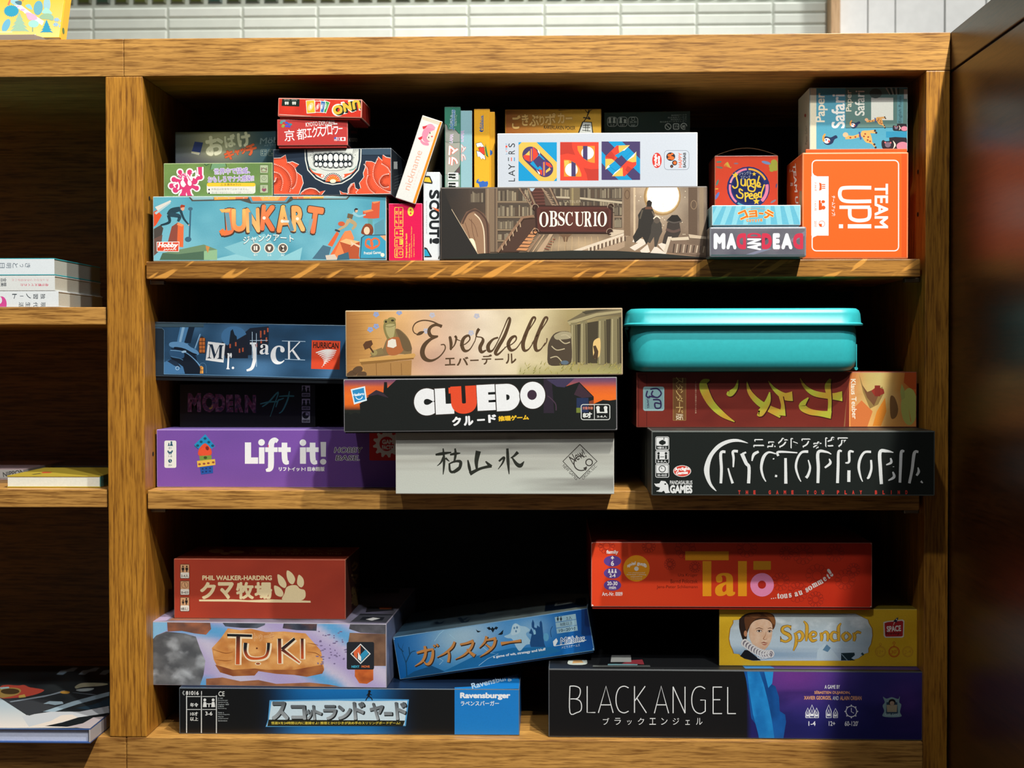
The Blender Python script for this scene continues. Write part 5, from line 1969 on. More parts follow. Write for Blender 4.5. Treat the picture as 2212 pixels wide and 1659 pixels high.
def kf(u, v):
    c = mix('b0b1a8', 'b8beb6', v)
    k = fb(u * 2.2, v * 14, 3)
    if v < .62:
        c = mix(c, '8a8880', max(0, .45 + .6 * k) * (1 - v))
    c = mix(c, '80807a', .9 * max(0, min(1, (1 - abs((v - .82) / .16)) * (u - .55) * 4 + .7 * k)) if u > .5 else 0)
    c = mix(c, '7a7a74', .9 * max(0, 1 - abs((v - .2) / .14) - .8 * abs(u - .85) + .5 * k))
    return c


a.F(430, 470, 2100, 945, 50, 24, kf)
INK = '23261f'
a.S([740, 640, 790, 632, 860, 622], [14, 24, 10], INK)
a.S([798, 592, 805, 690, 798, 790], [10, 20, 6], INK)
a.S([800, 660, 780, 700, 752, 725], [18, 12, 4], INK)
a.S([815, 665, 845, 690], [18, 6], INK)
a.S([850, 640, 890, 632, 928, 628], [14, 20, 8], INK)
a.S([888, 592, 892, 640, 880, 700], [12, 20, 12], INK)
a.S([845, 705, 850, 760, 875, 770, 915, 735], [14, 18, 20, 10], INK)
a.S([845, 708, 890, 690, 930, 695, 920, 745, 880, 780], [10, 16, 24, 22, 6], INK)
a.S([1065, 612, 1050, 690, 1055, 760], [40, 30, 14], INK)
a.S([985, 680, 995, 730, 1005, 775], [10, 22, 16], INK)
a.S([1000, 785, 1080, 745, 1165, 725], [30, 20, 24], INK)
a.S([1120, 690, 1145, 715, 1165, 730], [10, 22, 22], INK)
a.S([1285, 592, 1290, 690, 1298, 788], [18, 24, 6], INK)
a.S([1220, 690, 1260, 660, 1250, 700, 1215, 750], [14, 18, 14, 5], INK)
a.S([1365, 620, 1335, 650, 1310, 665], [26, 16, 8], INK)
a.S([1320, 660, 1355, 710, 1385, 722, 1412, 690], [10, 26, 30, 5], INK)
E2 = '33302c'
a.S([1835, 562, 1965, 690, 1832, 822, 1706, 690, 1835, 562], 7, E2, 0)
a.T('New!', 1815, 650, 120, 70, E2, 30, .01, arc=10)
a.ring(1845, 705, 55, 8, E2, a0=60, a1=320)
a.ring(1905, 698, 25, 8, E2)
a.P([1860, 740, 1890, 728, 1880, 762], E2)
a.T('NEW GAMES', 1762, 772, 150, 24, E2, -45, .0)
a.T('ORDER, LLC.', 1908, 772, 150, 24, E2, 44, .0)
done('kares')
KT = BOX['kares']['top']

b = game_box('cluedo', 'game_box', 'black box with sunset houses and bold white-and-red title, between the grey and the forest box', [741.4, 821.4, 1333, 815.2, 1333.4, 930.7, 742.8, 935.6], -.048, -.048, .27, None, {'': '16191a', 'left': '3a3444', 'right': '16181a', 'top': '2a2830'}, CARD, group=GM, roll=.42, tray=.0012, trayc='0c0e0f', edge='9a9a9e', bev=.001)
a = b['art']().z(730, 800, 3.511)


def cf(u, v):
    c = ramp([(0, '453a6a'), (.12, '7a4a5a'), (.2, 'c85a30'), (.34, 'e06a24'), (.5, 'd8641f'), (.6, '20231f'), (1, '181c1a')], v)
    return mix(c, 'f08a3a', .3 * max(0, fb(u * 6, v * 14, 6)) if .15 < v < .55 else 0)


a.F(30, 45, 2130, 485, 40, 20, cf)
a.P([160, 265, 290, 155, 345, 175, 350, 95, 372, 95, 375, 140, 430, 90, 470, 50, 1770, 50, 1720, 130, 1830, 95, 1940, 205, 1940, 260, 2010, 230, 2060, 235, 2130, 225, 2130, 490, 30, 490, 30, 325, 80, 345, 170, 335, 165, 265], '191c1b')
a.P([30, 325, 60, 335, 75, 322, 95, 345, 125, 325, 170, 338, 170, 360, 30, 360], '191c1b')
a.P([215, 205, 290, 155, 345, 180, 385, 215, 300, 190], '352a34')
a.P([1560, 70, 1620, 60, 1640, 330, 1560, 330], '2c2430')
a.P([1580, 75, 1800, 62, 1720, 135, 1660, 130], '3c3550')
a.P([1790, 190, 1830, 105, 1935, 208, 1850, 215], '3a2a34')
a.P([1810, 215, 1900, 215, 1900, 325, 1810, 325], '243050')
a.P([1808, 290, 1840, 290, 1838, 328, 1808, 328], '6d7a34')
a.P([1905, 240, 1940, 230, 1940, 270, 1905, 275], '7a3a24')
a.S([1590, 200, 1610, 215, 1650, 260, 1655, 310], 8, '463444')
for t, x, y, wd, h, an, c in (('C', 662, 246, 170, 205, 3, 'dfe2e4'), ('L', 808, 240, 140, 196, 3, 'dfe2e4'), ('E', 1130, 212, 150, 196, 3, 'dfe2e4'), ('D', 1290, 210, 180, 205, 3, 'dfe2e4'), ('O', 1477, 195, 190, 205, 0, 'dfe2e4')):
    a.T(t, x, y, wd + 14, h + 14, '2a2420', an, .16)
    a.T(t, x, y, wd, h, c, an, .15)
a.T('U', 955, 230, 195, 210, 'd84a2a', 3, .13)
a.P([838, 138, 905, 132, 905, 195, 870, 198, 868, 180, 840, 182], 'd84a2a')
a.E(1472, 192, 36, 38, '3a2a38')
for t, x, y, s in (('ク', 900, 392, 70), ('ル', 990, 388, 74), ('ー', 1085, 382, 60), ('ド', 1170, 372, 62)):
    a.T(t, x, y, s, s if t != 'ー' else 14, 'e4e6e8', 3, .06)
a.T('推理ゲーム', 1332, 367, 232, 40, 'e0b52a', 3, .06)
a.P([97, 150, 205, 126, 220, 235, 122, 265], 'd4e6ee')
a.P([108, 158, 196, 138, 208, 226, 128, 250], '2a86bc')
a.T('Hasbro', 155, 188, 88, 22, 'e4eef4', 8, .04)
a.ring(160, 200, 26, 6, 'e4eef4', a0=200, a1=350)
a.B(1845, 265, 2062, 380, 6, 'c8ccc8', 16)
a.S([1945, 268, 1945, 378], 5, 'c8ccc8', 0)
a.T('対象年齢', 1895, 292, 80, 24, 'd0806a', 0, .02)
a.T('8才', 1892, 345, 70, 44, 'd4d8d4', 0, .06)
for x, y in ((1972, 290), (2030, 290)):
    a.E(x, y, 14, 14, 'd4d8d4')
    a.S([x, y + 10, x + 4, y + 40], 22, 'd4d8d4', 0)
a.S([1975, 325, 2030, 325], 9, 'd4d8d4', 0)
a.T('2-6人', 2003, 355, 78, 18, 'd4d8d4', 0, .03)
for x, y in ((45, 475), (42, 82), (2112, 58), (2115, 455)):
    a.E(x, y, 9, 8, 'd8d8d4')
a.S([60, 73, 655, 66], 8, '6a86b8', 0)
a.S([655, 66, 845, 64], 12, 'd06040', 0)
done('cluedo')
b['root'].location.z += .0008

b = game_box('ever', 'game_box', 'parchment-coloured box with toad at a lectern and brown script title, topmost of its pile', [745.7, 673.6, 1345, 666.5, 1345.3, 812.6, 746.5, 815.3], -.040, -.044, .28, None, {'': '8a7456', 'top': 'a08a68', 'right': '3a342a'}, CARD, group=GM, roll=.38, tray=.001, trayc='3a3024', edge='c8b490', bev=.0012)
a = b['art']().z(730, 650, 3.511)


def ef(u, v):
    x, y = 55 + u * 2105, 60 + v * 520
    c = ramp([(0, '9a6a38'), (.08, 'cf9a54'), (.22, 'ddb07a'), (.35, 'dcbca0'), (.5, 'e6d8c0'), (.66, 'dccfa8'), (.8, 'a89a6c'), (1, '6e6548')], u)
    c = mix(c, 'c0968c', .5 * math.exp(-((x - 700) / 260) ** 2 - ((y - 480) / 140) ** 2))
    c = mix(c, 'a8a468', .8 * max(0, min(1, (v - .78) * 6)) if u > .62 else 0)
    return mix(c, '6a4a2c', .12 + .22 * fb(u * 8, v * 3, 8))


a.F(45, 50, 2170, 585, 70, 20, ef)
for k in range(14):
    rr = random.Random(40 + k)
    y = 120 + 30 * k
    a.S([70, y, 200 + rr.uniform(0, 150), y - rr.uniform(0, 20)], [3, 1], '9a6c3c', 0)
for x, y in ((290, 110), (245, 225), (290, 200), (715, 115), (1053, 122), (668, 235), (1010, 250), (465, 95)):
    for q in range(5):
        t = rad(72 * q + 20)
        a.E(x + 13 * math.cos(t), y + 13 * math.sin(t), 11, 9, '8d9cc4' if x < 600 else 'b4b4c0', 0, 8)
    a.layer += 1
# toad judge
a.P([255, 420, 300, 380, 340, 370, 370, 300, 440, 220, 500, 250, 545, 310, 560, 380, 545, 420, 470, 410, 260, 435], '7d6846', 1)
a.P([370, 290, 350, 240, 345, 190, 365, 160, 395, 150, 430, 155, 440, 190, 435, 240, 440, 280, 415, 310, 385, 310], '83794a', 1)
a.P([365, 190, 430, 185, 430, 235, 420, 280, 395, 290, 370, 250], 'a99e6c', 1)
a.E(368, 165, 22, 19, '8d8250')
a.E(408, 150, 32, 19, '8a7f4c')
a.E(364, 165, 8, 9, '2e2a1c')
a.E(414, 156, 12, 8, '3a3422')
a.S([358, 200, 395, 205, 435, 192], 3, '5a5230')
a.P([370, 330, 380, 300, 430, 280, 470, 290, 500, 340, 490, 390, 440, 418, 385, 415, 365, 370], 'a8643a', 1)
a.P([380, 310, 410, 295, 438, 300, 445, 350, 420, 365, 375, 355], 'dbd6c8')
a.P([440, 220, 480, 240, 540, 310, 560, 380, 500, 380, 470, 300], '6a573c', 1)
a.S([255, 420, 290, 400, 340, 385], [40, 44, 50], '82704a')
a.E(275, 400, 24, 22, '9a8a58')
a.S([220, 325, 270, 400], [12, 12], '4e3420', 0)
a.P([190, 340, 210, 315, 255, 305, 265, 335, 245, 360, 205, 378], '5a3c28')
a.P([160, 450, 580, 405, 590, 420, 575, 440, 170, 485], 'c79a58')
a.P([165, 470, 575, 438, 575, 448, 180, 492], '8a6434')
a.P([185, 490, 560, 455, 555, 580, 215, 580], 'a67c48')
for x in (290, 400, 480):
    a.S([x, 480, x + 4, 580], 4, '7d5830', 0)
for x, y in ((110, 560), (150, 530), (180, 570), (80, 580)):
    a.E(x, y, 40, 26, '5a4430', 20)
# temple ruin at the right
a.P([1740, 160, 1880, 80, 2150, 62, 2160, 110, 1960, 130, 1760, 195], '6d634a')
a.P([1740, 165, 1960, 100, 2150, 78, 2150, 95, 1965, 122, 1755, 190], 'a19670')
a.P([1850, 90, 1960, 72, 2150, 60, 1990, 85, 1880, 110], '4a4434')
a.P([1790, 190, 2150, 130, 2150, 480, 1880, 480, 1790, 470], '443d2e')
for x, wd in ((1765, 48), (1840, 50), (1975, 58), (2070, 60)):
    a.P([x, 175 - (x - 1765) * .15, x + wd, 170 - (x - 1765) * .15, x + wd + 4, 490, x - 6, 490], '7f7656')
    a.S([x + 12, 190 - (x - 1765) * .15, x + 10, 485], 8, 'a89e78', 0)
    a.S([x + wd - 8, 190 - (x - 1765) * .15, x + wd - 4, 485], 9, '4f4834', 0)
a.P([1935, 330, 1960, 295, 1990, 300, 1985, 420, 1940, 440], 'd8b878', 1)
a.P([1935, 350, 1955, 345, 1975, 390, 1970, 450, 1930, 440, 1945, 400], '4a3a2a')
a.P([1590, 400, 1600, 320, 1650, 250, 1750, 240, 1770, 300, 1770, 470, 1700, 495, 1600, 490], '4c4134', 1)
a.P([1640, 270, 1700, 240, 1765, 250, 1760, 290, 1700, 300, 1655, 300], 'a09678', 1)
for f in ([1680, 300, 1720, 330, 1760, 320], [1690, 270, 1730, 265, 1765, 290], [1620, 350, 1660, 380, 1720, 370], [1610, 440, 1660, 430, 1700, 470]):
    a.S(f, 8, 'b4a888')
a.E(1720, 475, 30, 16, '5a6a78')
for k in range(60):
    rr = random.Random(90 + k)
    x, y = rr.uniform(1380, 2150), rr.uniform(480, 575)
    a.S([x, y, x + rr.uniform(-20, 30), y - rr.uniform(15, 40)], [6, 1], rr.choice(['8f8c4c', 'b0a860', '77743c', 'a89a54']), 0)
a.layer += 1
BR = '54402c'
a.P([595, 265, 620, 240, 655, 238, 640, 258, 615, 268], BR, 1)
a.S([615, 262, 580, 250, 568, 215, 590, 175, 645, 155, 710, 162, 760, 185, 785, 205], [6, 7, 8, 9, 9, 9, 12, 20], BR)
a.S([790, 200, 745, 188, 705, 205, 690, 240, 710, 275, 760, 275], [22, 20, 22, 26, 24, 12], BR)
a.S([755, 278, 700, 300, 655, 345, 640, 400, 660, 445, 710, 460, 770, 430, 812, 375, 808, 340, 780, 340], [12, 22, 32, 36, 32, 18, 10, 9, 8, 8], BR)
a.caps([850, 285, 858, 330, 856, 372], [22, 24, 18], BR)
a.S([852, 380, 885, 340, 898, 290, 888, 275, 905, 300, 930, 310], [8, 10, 16, 16, 8, 6], BR)
a.S([925, 345, 965, 335, 1000, 300, 990, 270, 955, 290, 940, 340, 960, 385, 1000, 375, 1040, 310], [6, 8, 10, 16, 24, 28, 24, 10, 7], BR)
a.S([1040, 310, 1055, 250, 1070, 222, 1060, 235, 1050, 275, 1090, 285, 1100, 310, 1078, 360, 1090, 395, 1125, 380], [7, 9, 20, 22, 10, 10, 24, 28, 24, 8], BR)
a.S([1215, 285, 1175, 300, 1140, 345, 1145, 385, 1175, 380, 1215, 310, 1255, 220, 1285, 150, 1300, 135, 1302, 165, 1265, 270, 1220, 350, 1195, 400, 1215, 412, 1270, 360], [14, 16, 28, 26, 12, 8, 8, 10, 14, 22, 26, 28, 26, 16, 7], BR)
a.S([1265, 360, 1320, 335, 1352, 300, 1345, 275, 1315, 290, 1292, 335, 1310, 380, 1350, 370, 1385, 325], [7, 8, 10, 16, 24, 28, 24, 10, 8], BR)
for dx in (0, 92):
    a.S([1380 + dx, 330, 1440 + dx, 240, 1492 + dx, 160, 1495 + dx, 135, 1475 + dx, 140, 1440 + dx, 220, 1405 + dx, 320, 1412 + dx, 380, 1445 + dx, 375, 1480 + dx, 325], [7, 8, 10, 16, 18, 26, 30, 24, 10, 7], BR)
a.S([1560, 350, 1582, 320, 1586, 290], [7, 8, 10], BR)
for t, x, y, wd, h in (('エ', 850, 468, 80, 60), ('バ', 945, 465, 92, 66), ('ー', 1035, 458, 66, 12), ('デ', 1130, 452, 80, 78), ('ー', 1222, 450, 66, 12), ('ル', 1312, 445, 82, 78)):
    a.T(t, x, y, wd, h, BR, 2, .03)
done('ever')
b['root'].location.z += .001

# black box with white shadow letters
b = game_box('nycto', 'game_box', 'long black box with white shadow-cast capitals, lowest of the pile under the tin', [1406.8, 932.5, 2020, 928.5, 2020, 1071, 1406.8, 1072], -.052, -.052, .2, S2, {'': '121614', 'left': '181c1a', 'top': '2c302e'}, CARD, group=GM, edge='6a706c', bev=.0014)
a = b['art']().z(1370, 910, 3.206)
a.R(110, 50, 2095, 525, '181d1b')
WN = 'd2d6d6'
for y0, t in ((108, '9歳以上'), (203, '3-5人'), (298, '30-45分')):
    a.B(149, y0, 240, y0 + 90, 4, WN, 10)
    a.R(154, y0 + 5, 235, y0 + 62, WN, 6)
    a.T(t, 194, y0 + 75, 68, 17, WN, 0, .03)
a.P([172, 140, 195, 128, 218, 140, 218, 155, 195, 166, 172, 155], '1a1f1d')
a.S([205, 130, 207, 112], 5, '1a1f1d', 0)
for x in (168, 220):
    a.E(x, 222, 9, 9, '1a1f1d')
    a.S([x, 232, x, 262], 14, '1a1f1d', 0)
a.S([180, 246, 208, 246], 4, '1a1f1d', 0)
a.ring(194, 330, 22, 5, '1a1f1d')
a.S([194, 330, 186, 320], 4, '1a1f1d', 0)
a.E(332, 345, 62, 40, 'dcd8d4')
a.E(332, 345, 57, 36, 'c83a2e')
a.T('Arclight', 332, 333, 106, 30, 'eceae8', 4, .05)
a.T('Games', 330, 356, 84, 24, 'eceae8', 4, .05)
a.P([140, 435, 175, 430, 185, 412, 215, 415, 235, 440, 240, 480, 250, 495, 215, 498, 205, 480, 190, 490, 165, 488, 180, 460, 150, 450], WN)
a.S([140, 432, 195, 455], 5, WN, 0)
a.S([155, 485, 200, 470], 6, WN, 0)
a.E(215, 435, 7, 5, '181d1b')
a.T('PANDASAURUS', 325, 424, 155, 28, WN, 0, .02)
a.T('GAMES', 325, 470, 155, 58, WN, 0, .06)
# the crescent
a.P([790, 152, 720, 124, 650, 128, 580, 160, 525, 220, 495, 280, 483, 340, 498, 400, 530, 455, 570, 484, 535, 430, 522, 370, 525, 300, 548, 235, 600, 180, 660, 150, 720, 142], WN, 1)
# lettering seen by its lit edges
for f, wd in (([600, 430, 604, 330, 600, 222, 632, 212], [18, 20, 20, 18]), ([650, 325, 665, 380, 682, 430], [10, 14, 18]), ([686, 318, 688, 255, 684, 210, 718, 208], [10, 16, 18, 18]), ([745, 222, 775, 290, 795, 320, 792, 430], [26, 24, 22, 22]), ([815, 275, 828, 230, 862, 210], [8, 20, 16]), ([775, 215, 750, 225], [12, 14]),
              ([980, 225, 930, 215, 895, 250, 880, 320, 892, 380, 912, 418], [8, 14, 22, 18, 14, 6]), ([960, 262, 970, 258], 8), ([975, 378, 990, 380], [16, 14]), ([998, 240, 1000, 212, 1130, 218], [16, 16, 8]), ([1048, 255, 1050, 432], [18, 22]),
              ([1205, 210, 1160, 215, 1130, 260, 1120, 320, 1138, 385, 1155, 418], [18, 16, 16, 16, 12, 6]), ([1205, 268, 1218, 320, 1205, 370, 1190, 392], [8, 14, 18, 20]), ([1272, 428, 1275, 320, 1274, 215, 1330, 212, 1365, 228], [20, 22, 22, 14, 6]), ([1350, 260, 1358, 290, 1320, 322], [8, 18, 12]), ([1408, 428, 1412, 310, 1415, 212, 1438, 208], [20, 20, 18, 12]), ([1520, 212, 1490, 212, 1488, 280, 1462, 288], [12, 18, 16, 8]), ([1487, 340, 1486, 420], [22, 22]),
              ([1640, 212, 1595, 215, 1565, 260, 1555, 320, 1568, 385, 1582, 418], [16, 16, 18, 18, 12, 6]), ([1640, 268, 1642, 330, 1625, 385, 1612, 396], [14, 16, 18, 10]), ([1712, 435, 1705, 330, 1702, 215, 1745, 206, 1795, 216], [22, 24, 24, 20, 6]), ([1775, 255, 1780, 285, 1745, 302], [10, 18, 8]), ([1790, 315, 1800, 315], 4), ([1790, 350, 1800, 385, 1760, 410], [10, 20, 8]), ([1840, 425, 1845, 300, 1850, 212, 1870, 210], [18, 20, 20, 14]), ([1905, 430, 1925, 330, 1940, 220, 1968, 212], [18, 20, 22, 16]), ([1965, 320, 1970, 350, 1955, 376], [8, 18, 14]), ([1985, 415, 1998, 428], [14, 8])):
    a.S(f, wd, WN)
for t, x, y, wd, h in (('ニ', 862, 152, 75, 58), ('ュ', 950, 162, 58, 46), ('ク', 1030, 150, 70, 72), ('ト', 1108, 152, 52, 72), ('フ', 1190, 152, 64, 66), ('ォ', 1268, 165, 60, 50), ('ピ', 1355, 145, 66, 76), ('ア', 1445, 146, 74, 70)):
    a.T(t, x, y, wd, h, WN, 0, .07)
    a.T(t, x + 5, y + 5, wd - 4, h - 4, '181d1b', 0, .03)
for i, ch in enumerate('THE GAME YOU PLAY BLIND'):
    if ch != ' ':
        a.T(ch, 728 + i * 52.6, 492, 16 if ch != 'I' else 6, 28, 'b8362c', 0, .06)
l = b['art']('left').z(1370, 910, 3.206)
for k in range(3):
    l.S([60 + 18 * k, 120, 62 + 17 * k, 480], 7, '3a403c', 0)
done('nycto')
NT = BOX['nycto']['top']

b = game_box('catan', 'game_box', 'dark red box with sideways gold brush lettering, under the turquoise tin', [1374.4, 805, 1980.5, 802, 1980.5, 921.5, 1374.8, 924], .013, .013, .28, NT, {'': '6a241c', 'top': '8a3a20', 'right': 'a04a20'}, CARD, group=GM, edge='a06050')
a = b['art']().z(1330, 650, 3.3515)


def caf(u, v):
    return mix('74291f', '5e1f19', .4 + .8 * fb(u * 6, v * 3, 1))


a.F(145, 505, 2190, 920, 30, 8, caf)


def hill(u, v):
    x, y = 1680 + 510 * u, 505 + 410 * v
    c = ramp([(0, 'c86a38'), (.25, 'b8a060'), (.45, 'b5a868'), (.7, 'c88a40'), (1, 'c85a24')], u)
    c = mix(c, 'e89a4a', max(0, v - .45) * 1.4)
    return mix(c, 'dfb878', .3 * fb(u * 3, v * 3, 2) + .1)


a.P([1700, 505, 2190, 505, 2190, 920, 1650, 920, 1672, 700], '8a5a3a')
a.F(1690, 505, 2190, 920, 22, 12, hill)
a.P([1700, 505, 1690, 600, 1672, 700, 1660, 920, 1690, 920, 1690, 505], '7a2c20')
a.P([2095, 505, 2190, 505, 2190, 640, 2140, 640, 2085, 590], 'b84f20')
a.E(2125, 765, 60, 135, 'b5b45c')
a.P([2070, 600, 2090, 640, 2095, 700, 2070, 720, 2060, 660], 'a8a85a')
a.P([2120, 770, 2135, 880, 2140, 870], 'c87a34')
a.P([1760, 520, 1790, 620, 1850, 690, 1900, 640, 1930, 620, 1945, 660, 1900, 750, 1840, 780, 1790, 660], '8a7040')
a.P([1780, 600, 1820, 700, 1870, 760, 1900, 690, 1870, 640, 1820, 660], '6e4a30')
a.P([1850, 650, 1890, 620, 1940, 640, 1945, 670, 1900, 690, 1870, 680], '8a2f24')
a.R(1875, 612, 1915, 690, '7a2a20')
a.P([1990, 690, 2020, 700, 2045, 780, 2030, 840, 1995, 850, 1985, 770], '7a5530', 1)
a.P([1860, 905, 1890, 800, 1950, 700, 1960, 800, 1920, 905], 'd8842c')
a.P([1700, 800, 1780, 720, 1860, 800, 1820, 915, 1700, 915], 'c8703a')
a.T('Klaus Teuber', 1724, 710, 290, 36, 'e4dcc8', -88, .02)
GC, GD = 'a8a232', 'b8822c'


def brush(f, w_):
    a.S([v + (6 if i % 2 == 0 else 5) for i, v in enumerate(f)], [x + 5 for x in w_], '3a120e')
    p = catmull([(f[2 * i], f[2 * i + 1], w_[i]) for i in range(len(w_))], False, 6)
    V, T, n_ = [], [], len(p)
    for i in range(n_):
        A_, B_ = p[max(i - 1, 0)], p[min(i + 1, n_ - 1)]
        dx, dy = B_[0] - A_[0], B_[1] - A_[1]
        L_ = math.hypot(dx, dy) or 1
        V.append(((p[i][0] - dy / L_ * p[i][2] / 2, p[i][1] + dx / L_ * p[i][2] / 2), (p[i][0] + dy / L_ * p[i][2] / 2, p[i][1] - dx / L_ * p[i][2] / 2)))
    for i in range(n_ - 1):
        q = [V[i][0], V[i][1], V[i + 1][1], V[i + 1][0]]
        a.emit(q, [mix('b08a2e', 'a3a836', .5 + .5 * math.sin((x + y) * .022)) for x, y in q])
    a.layer += 1


brush([680, 572, 640, 590, 640, 640, 690, 740, 770, 820, 860, 875], [10, 50, 62, 52, 40, 6])
brush([885, 572, 870, 630, 830, 670, 805, 665], [6, 26, 44, 20])
brush([950, 585, 970, 660, 1030, 730, 1110, 780, 1200, 820], [6, 30, 44, 48, 60])
brush([1105, 580, 1150, 640, 1220, 690, 1280, 690], [5, 26, 50, 70])
brush([1195, 690, 1210, 760, 1205, 830], [30, 26, 50])
brush([1115, 660, 1100, 730, 1050, 810, 1030, 810], [8, 40, 50, 30])
brush([1335, 560, 1370, 620, 1440, 670, 1560, 690, 1640, 690], [5, 24, 40, 44, 72])
brush([1555, 565, 1535, 620, 1550, 720, 1545, 830], [14, 44, 26, 30])
brush([1395, 700, 1350, 760, 1400, 800, 1480, 815, 1560, 825], [8, 50, 44, 40, 56])
a.B(165, 535, 225, 925, 4, '4a1812', 6)
a.R(198, 620, 352, 796, '7fa3a6', 16)
a.B(204, 626, 346, 790, 3, 'a8c4c4', 12)
for f in ([250, 640, 300, 635, 330, 670, 300, 700, 260, 680, 270, 650], [230, 650, 222, 690, 250, 700], [270, 715, 320, 720, 325, 770, 290, 775, 285, 740, 325, 745], [240, 690, 300, 700]):
    a.S(f, 11, '332a54')
a.T('GAMES', 234, 738, 75, 16, '332a54', -88, .02)
a.R(415, 560, 508, 865, '6e4a2a')
a.B(415, 560, 508, 865, 3, '94703e', 3)
for t, y in (('ス', 575), ('タ', 625), ('ン', 670), ('ダ', 710), ('ー', 752), ('ド', 790), ('版', 840)):
    a.T(t, 462, y, 46, 52 if t != 'ー' else 6, 'c8a86a' if t != '版' else 'd8ccb0', -90, .0)
a.T('いつかは訪れる開拓者たちへの大地', 580, 700, 230, 11, 'b89a80', -90)
done('catan')
CT = BOX['catan']['top']

# turquoise tin with hinged lid
def rrect(w_, h_, r, n=6):
    o = []
    for cx, cy, a0 in ((w_ - r, h_ - r, 0), (-w_ + r, h_ - r, 90), (-w_ + r, -h_ + r, 180), (w_ - r, -h_ + r, 270)):
        for k in range(n + 1):
            t = rad(a0 + 90 * k / n)
            o.append((cx + r * math.cos(t), cy + r * math.sin(t)))
    return o


def loft(m, secs, col, cap0=True, cap1=True):
    R_ = [[Vector((x, y, z)) for x, y in rrect(w_, h_, r)] for w_, h_, r, z in secs]
    for A_, B_ in zip(R_, R_[1:]):
        for k in range(len(A_)):
            j = (k + 1) % len(A_)
            m.face([A_[k], A_[j], B_[j], B_[k]], col)
    if cap0:
        m.face(R_[0][::-1], col)
    if cap1:
        m.face(R_[-1], col)


yt = -.008
bl, br = at_y(1364, 760, yt), at_y(1858, 760, yt)
z0 = CT + .0006
zl_ = at_y(1610, 702.5, yt - .006).z
ztp = at_y(1610, 665.5, yt).z
hw, hd = (br.x - bl.x) / 2, .085
tin = tag(empty('storage_tin', ((bl.x + br.x) / 2, yt + hd, z0)), 'turquoise metal tin with hinged lid lying on the dark red box', 'tin', GM)
TC = '2fa8ae'
m = MB()
H_ = zl_ - z0
loft(m, [(hw - .013, hd - .013, .012, 0), (hw - .006, hd - .006, .016, .0012), (hw - .0015, hd - .0015, .02, .006), (hw, hd, .022, .012), (hw, hd, .022, H_ - .005), (hw - .001, hd - .001, .022, H_ - .002), (hw - .001, hd - .001, .022, H_ + .004)], TC)
body = m.build('body', PAINT, tin, True)
m = MB()
lw = (at_y(1867, 700, yt).x - at_y(1350, 700, yt).x) / 2
lh = lw - hw
ld = hd + lh
T_ = ztp - z0
loft(m, [(lw + .0008, ld + .0008, .026, H_ - .0002), (lw + .0012, ld + .0012, .026, H_ + .0014), (lw - .0008, ld - .0008, .025, H_ + .003), (lw - .0016, ld - .0016, .024, T_ - .006), (lw - .003, ld - .003, .023, T_ - .0022), (lw - .006, ld - .006, .02, T_ - .0002), (lw - .011, ld - .011, .016, T_)], TC)
m.build('lid', PAINT, tin, True)
cx0 = hw
m = MB()
m.cuboid(cx0 + .0032, cx0 + .0043, -.05, -.018, .002, .0285, TC, .0004)
m.cuboid(cx0 + .0008, cx0 + .0043, -.05, -.018, .0275, .0287, TC, .0003)
m.tube([(cx0 + .0035, -.05, .0028), (cx0 + .0035, -.018, .0028)], .0018, TC)
m.tube([(cx0 + .0002, -.034, .004), (cx0 + .0035, -.034, .0045)], .0012, TC)
m.tube([(cx0 + .0002, -.034, .0125), (cx0 + .0035, -.034, .013)], .0012, TC)
m.build('clasp', PAINT, tin, True)
m = MB()
m.tube([(-hw - .0028, -.05, H_ - .0022), (-hw - .0028, -.02, H_ - .0022)], .0018, TC)
m.P = None
m.face([(-hw - .0046, -.05, H_ - .002), (-hw - .0046, -.02, H_ - .002), (-hw + .0002, -.02, H_ - .018), (-hw + .0002, -.05, H_ - .018)], TC)
m.face([(-hw - .0038, -.05, H_ - .002), (-hw + .0008, -.05, H_ - .018), (-hw + .0008, -.02, H_ - .018), (-hw - .0038, -.02, H_ - .002)], TC)
m.cuboid(-hw - .0008, -hw + .0004, -.05, -.02, H_ - .028, H_ - .017, TC, .0003)
m.build('hinge', PAINT, tin, True)
# ------------------------------------------------------------------ bottom compartment
GB = 'board games in the bottom compartment'
b = game_box('scot', 'game_box', 'long black-and-blue box with slanted silver katakana, lowest in the left bottom pile', [386.7, 1486, 1122.5, 1487.6, 1122, 1587.5, 387.4, 1587.5], .015, .016, .25, 0, {'': '14181c', 'right': '1a66b0', 'top': '14243c'}, GLOSS, group=GB, edge='7d8a94', zt=.0497)
a = b['art']().z(370, 1450, 2.8727)


def sf(u, v):
    x, y = 45 + 2120 * u, 100 + 300 * v
    g = math.exp(-((x - 1030) / 330) ** 4) * min(1, .55 + .5 * abs(v - .45) * 2)
    return mix('101417', '1470b8', min(1, g * .95))


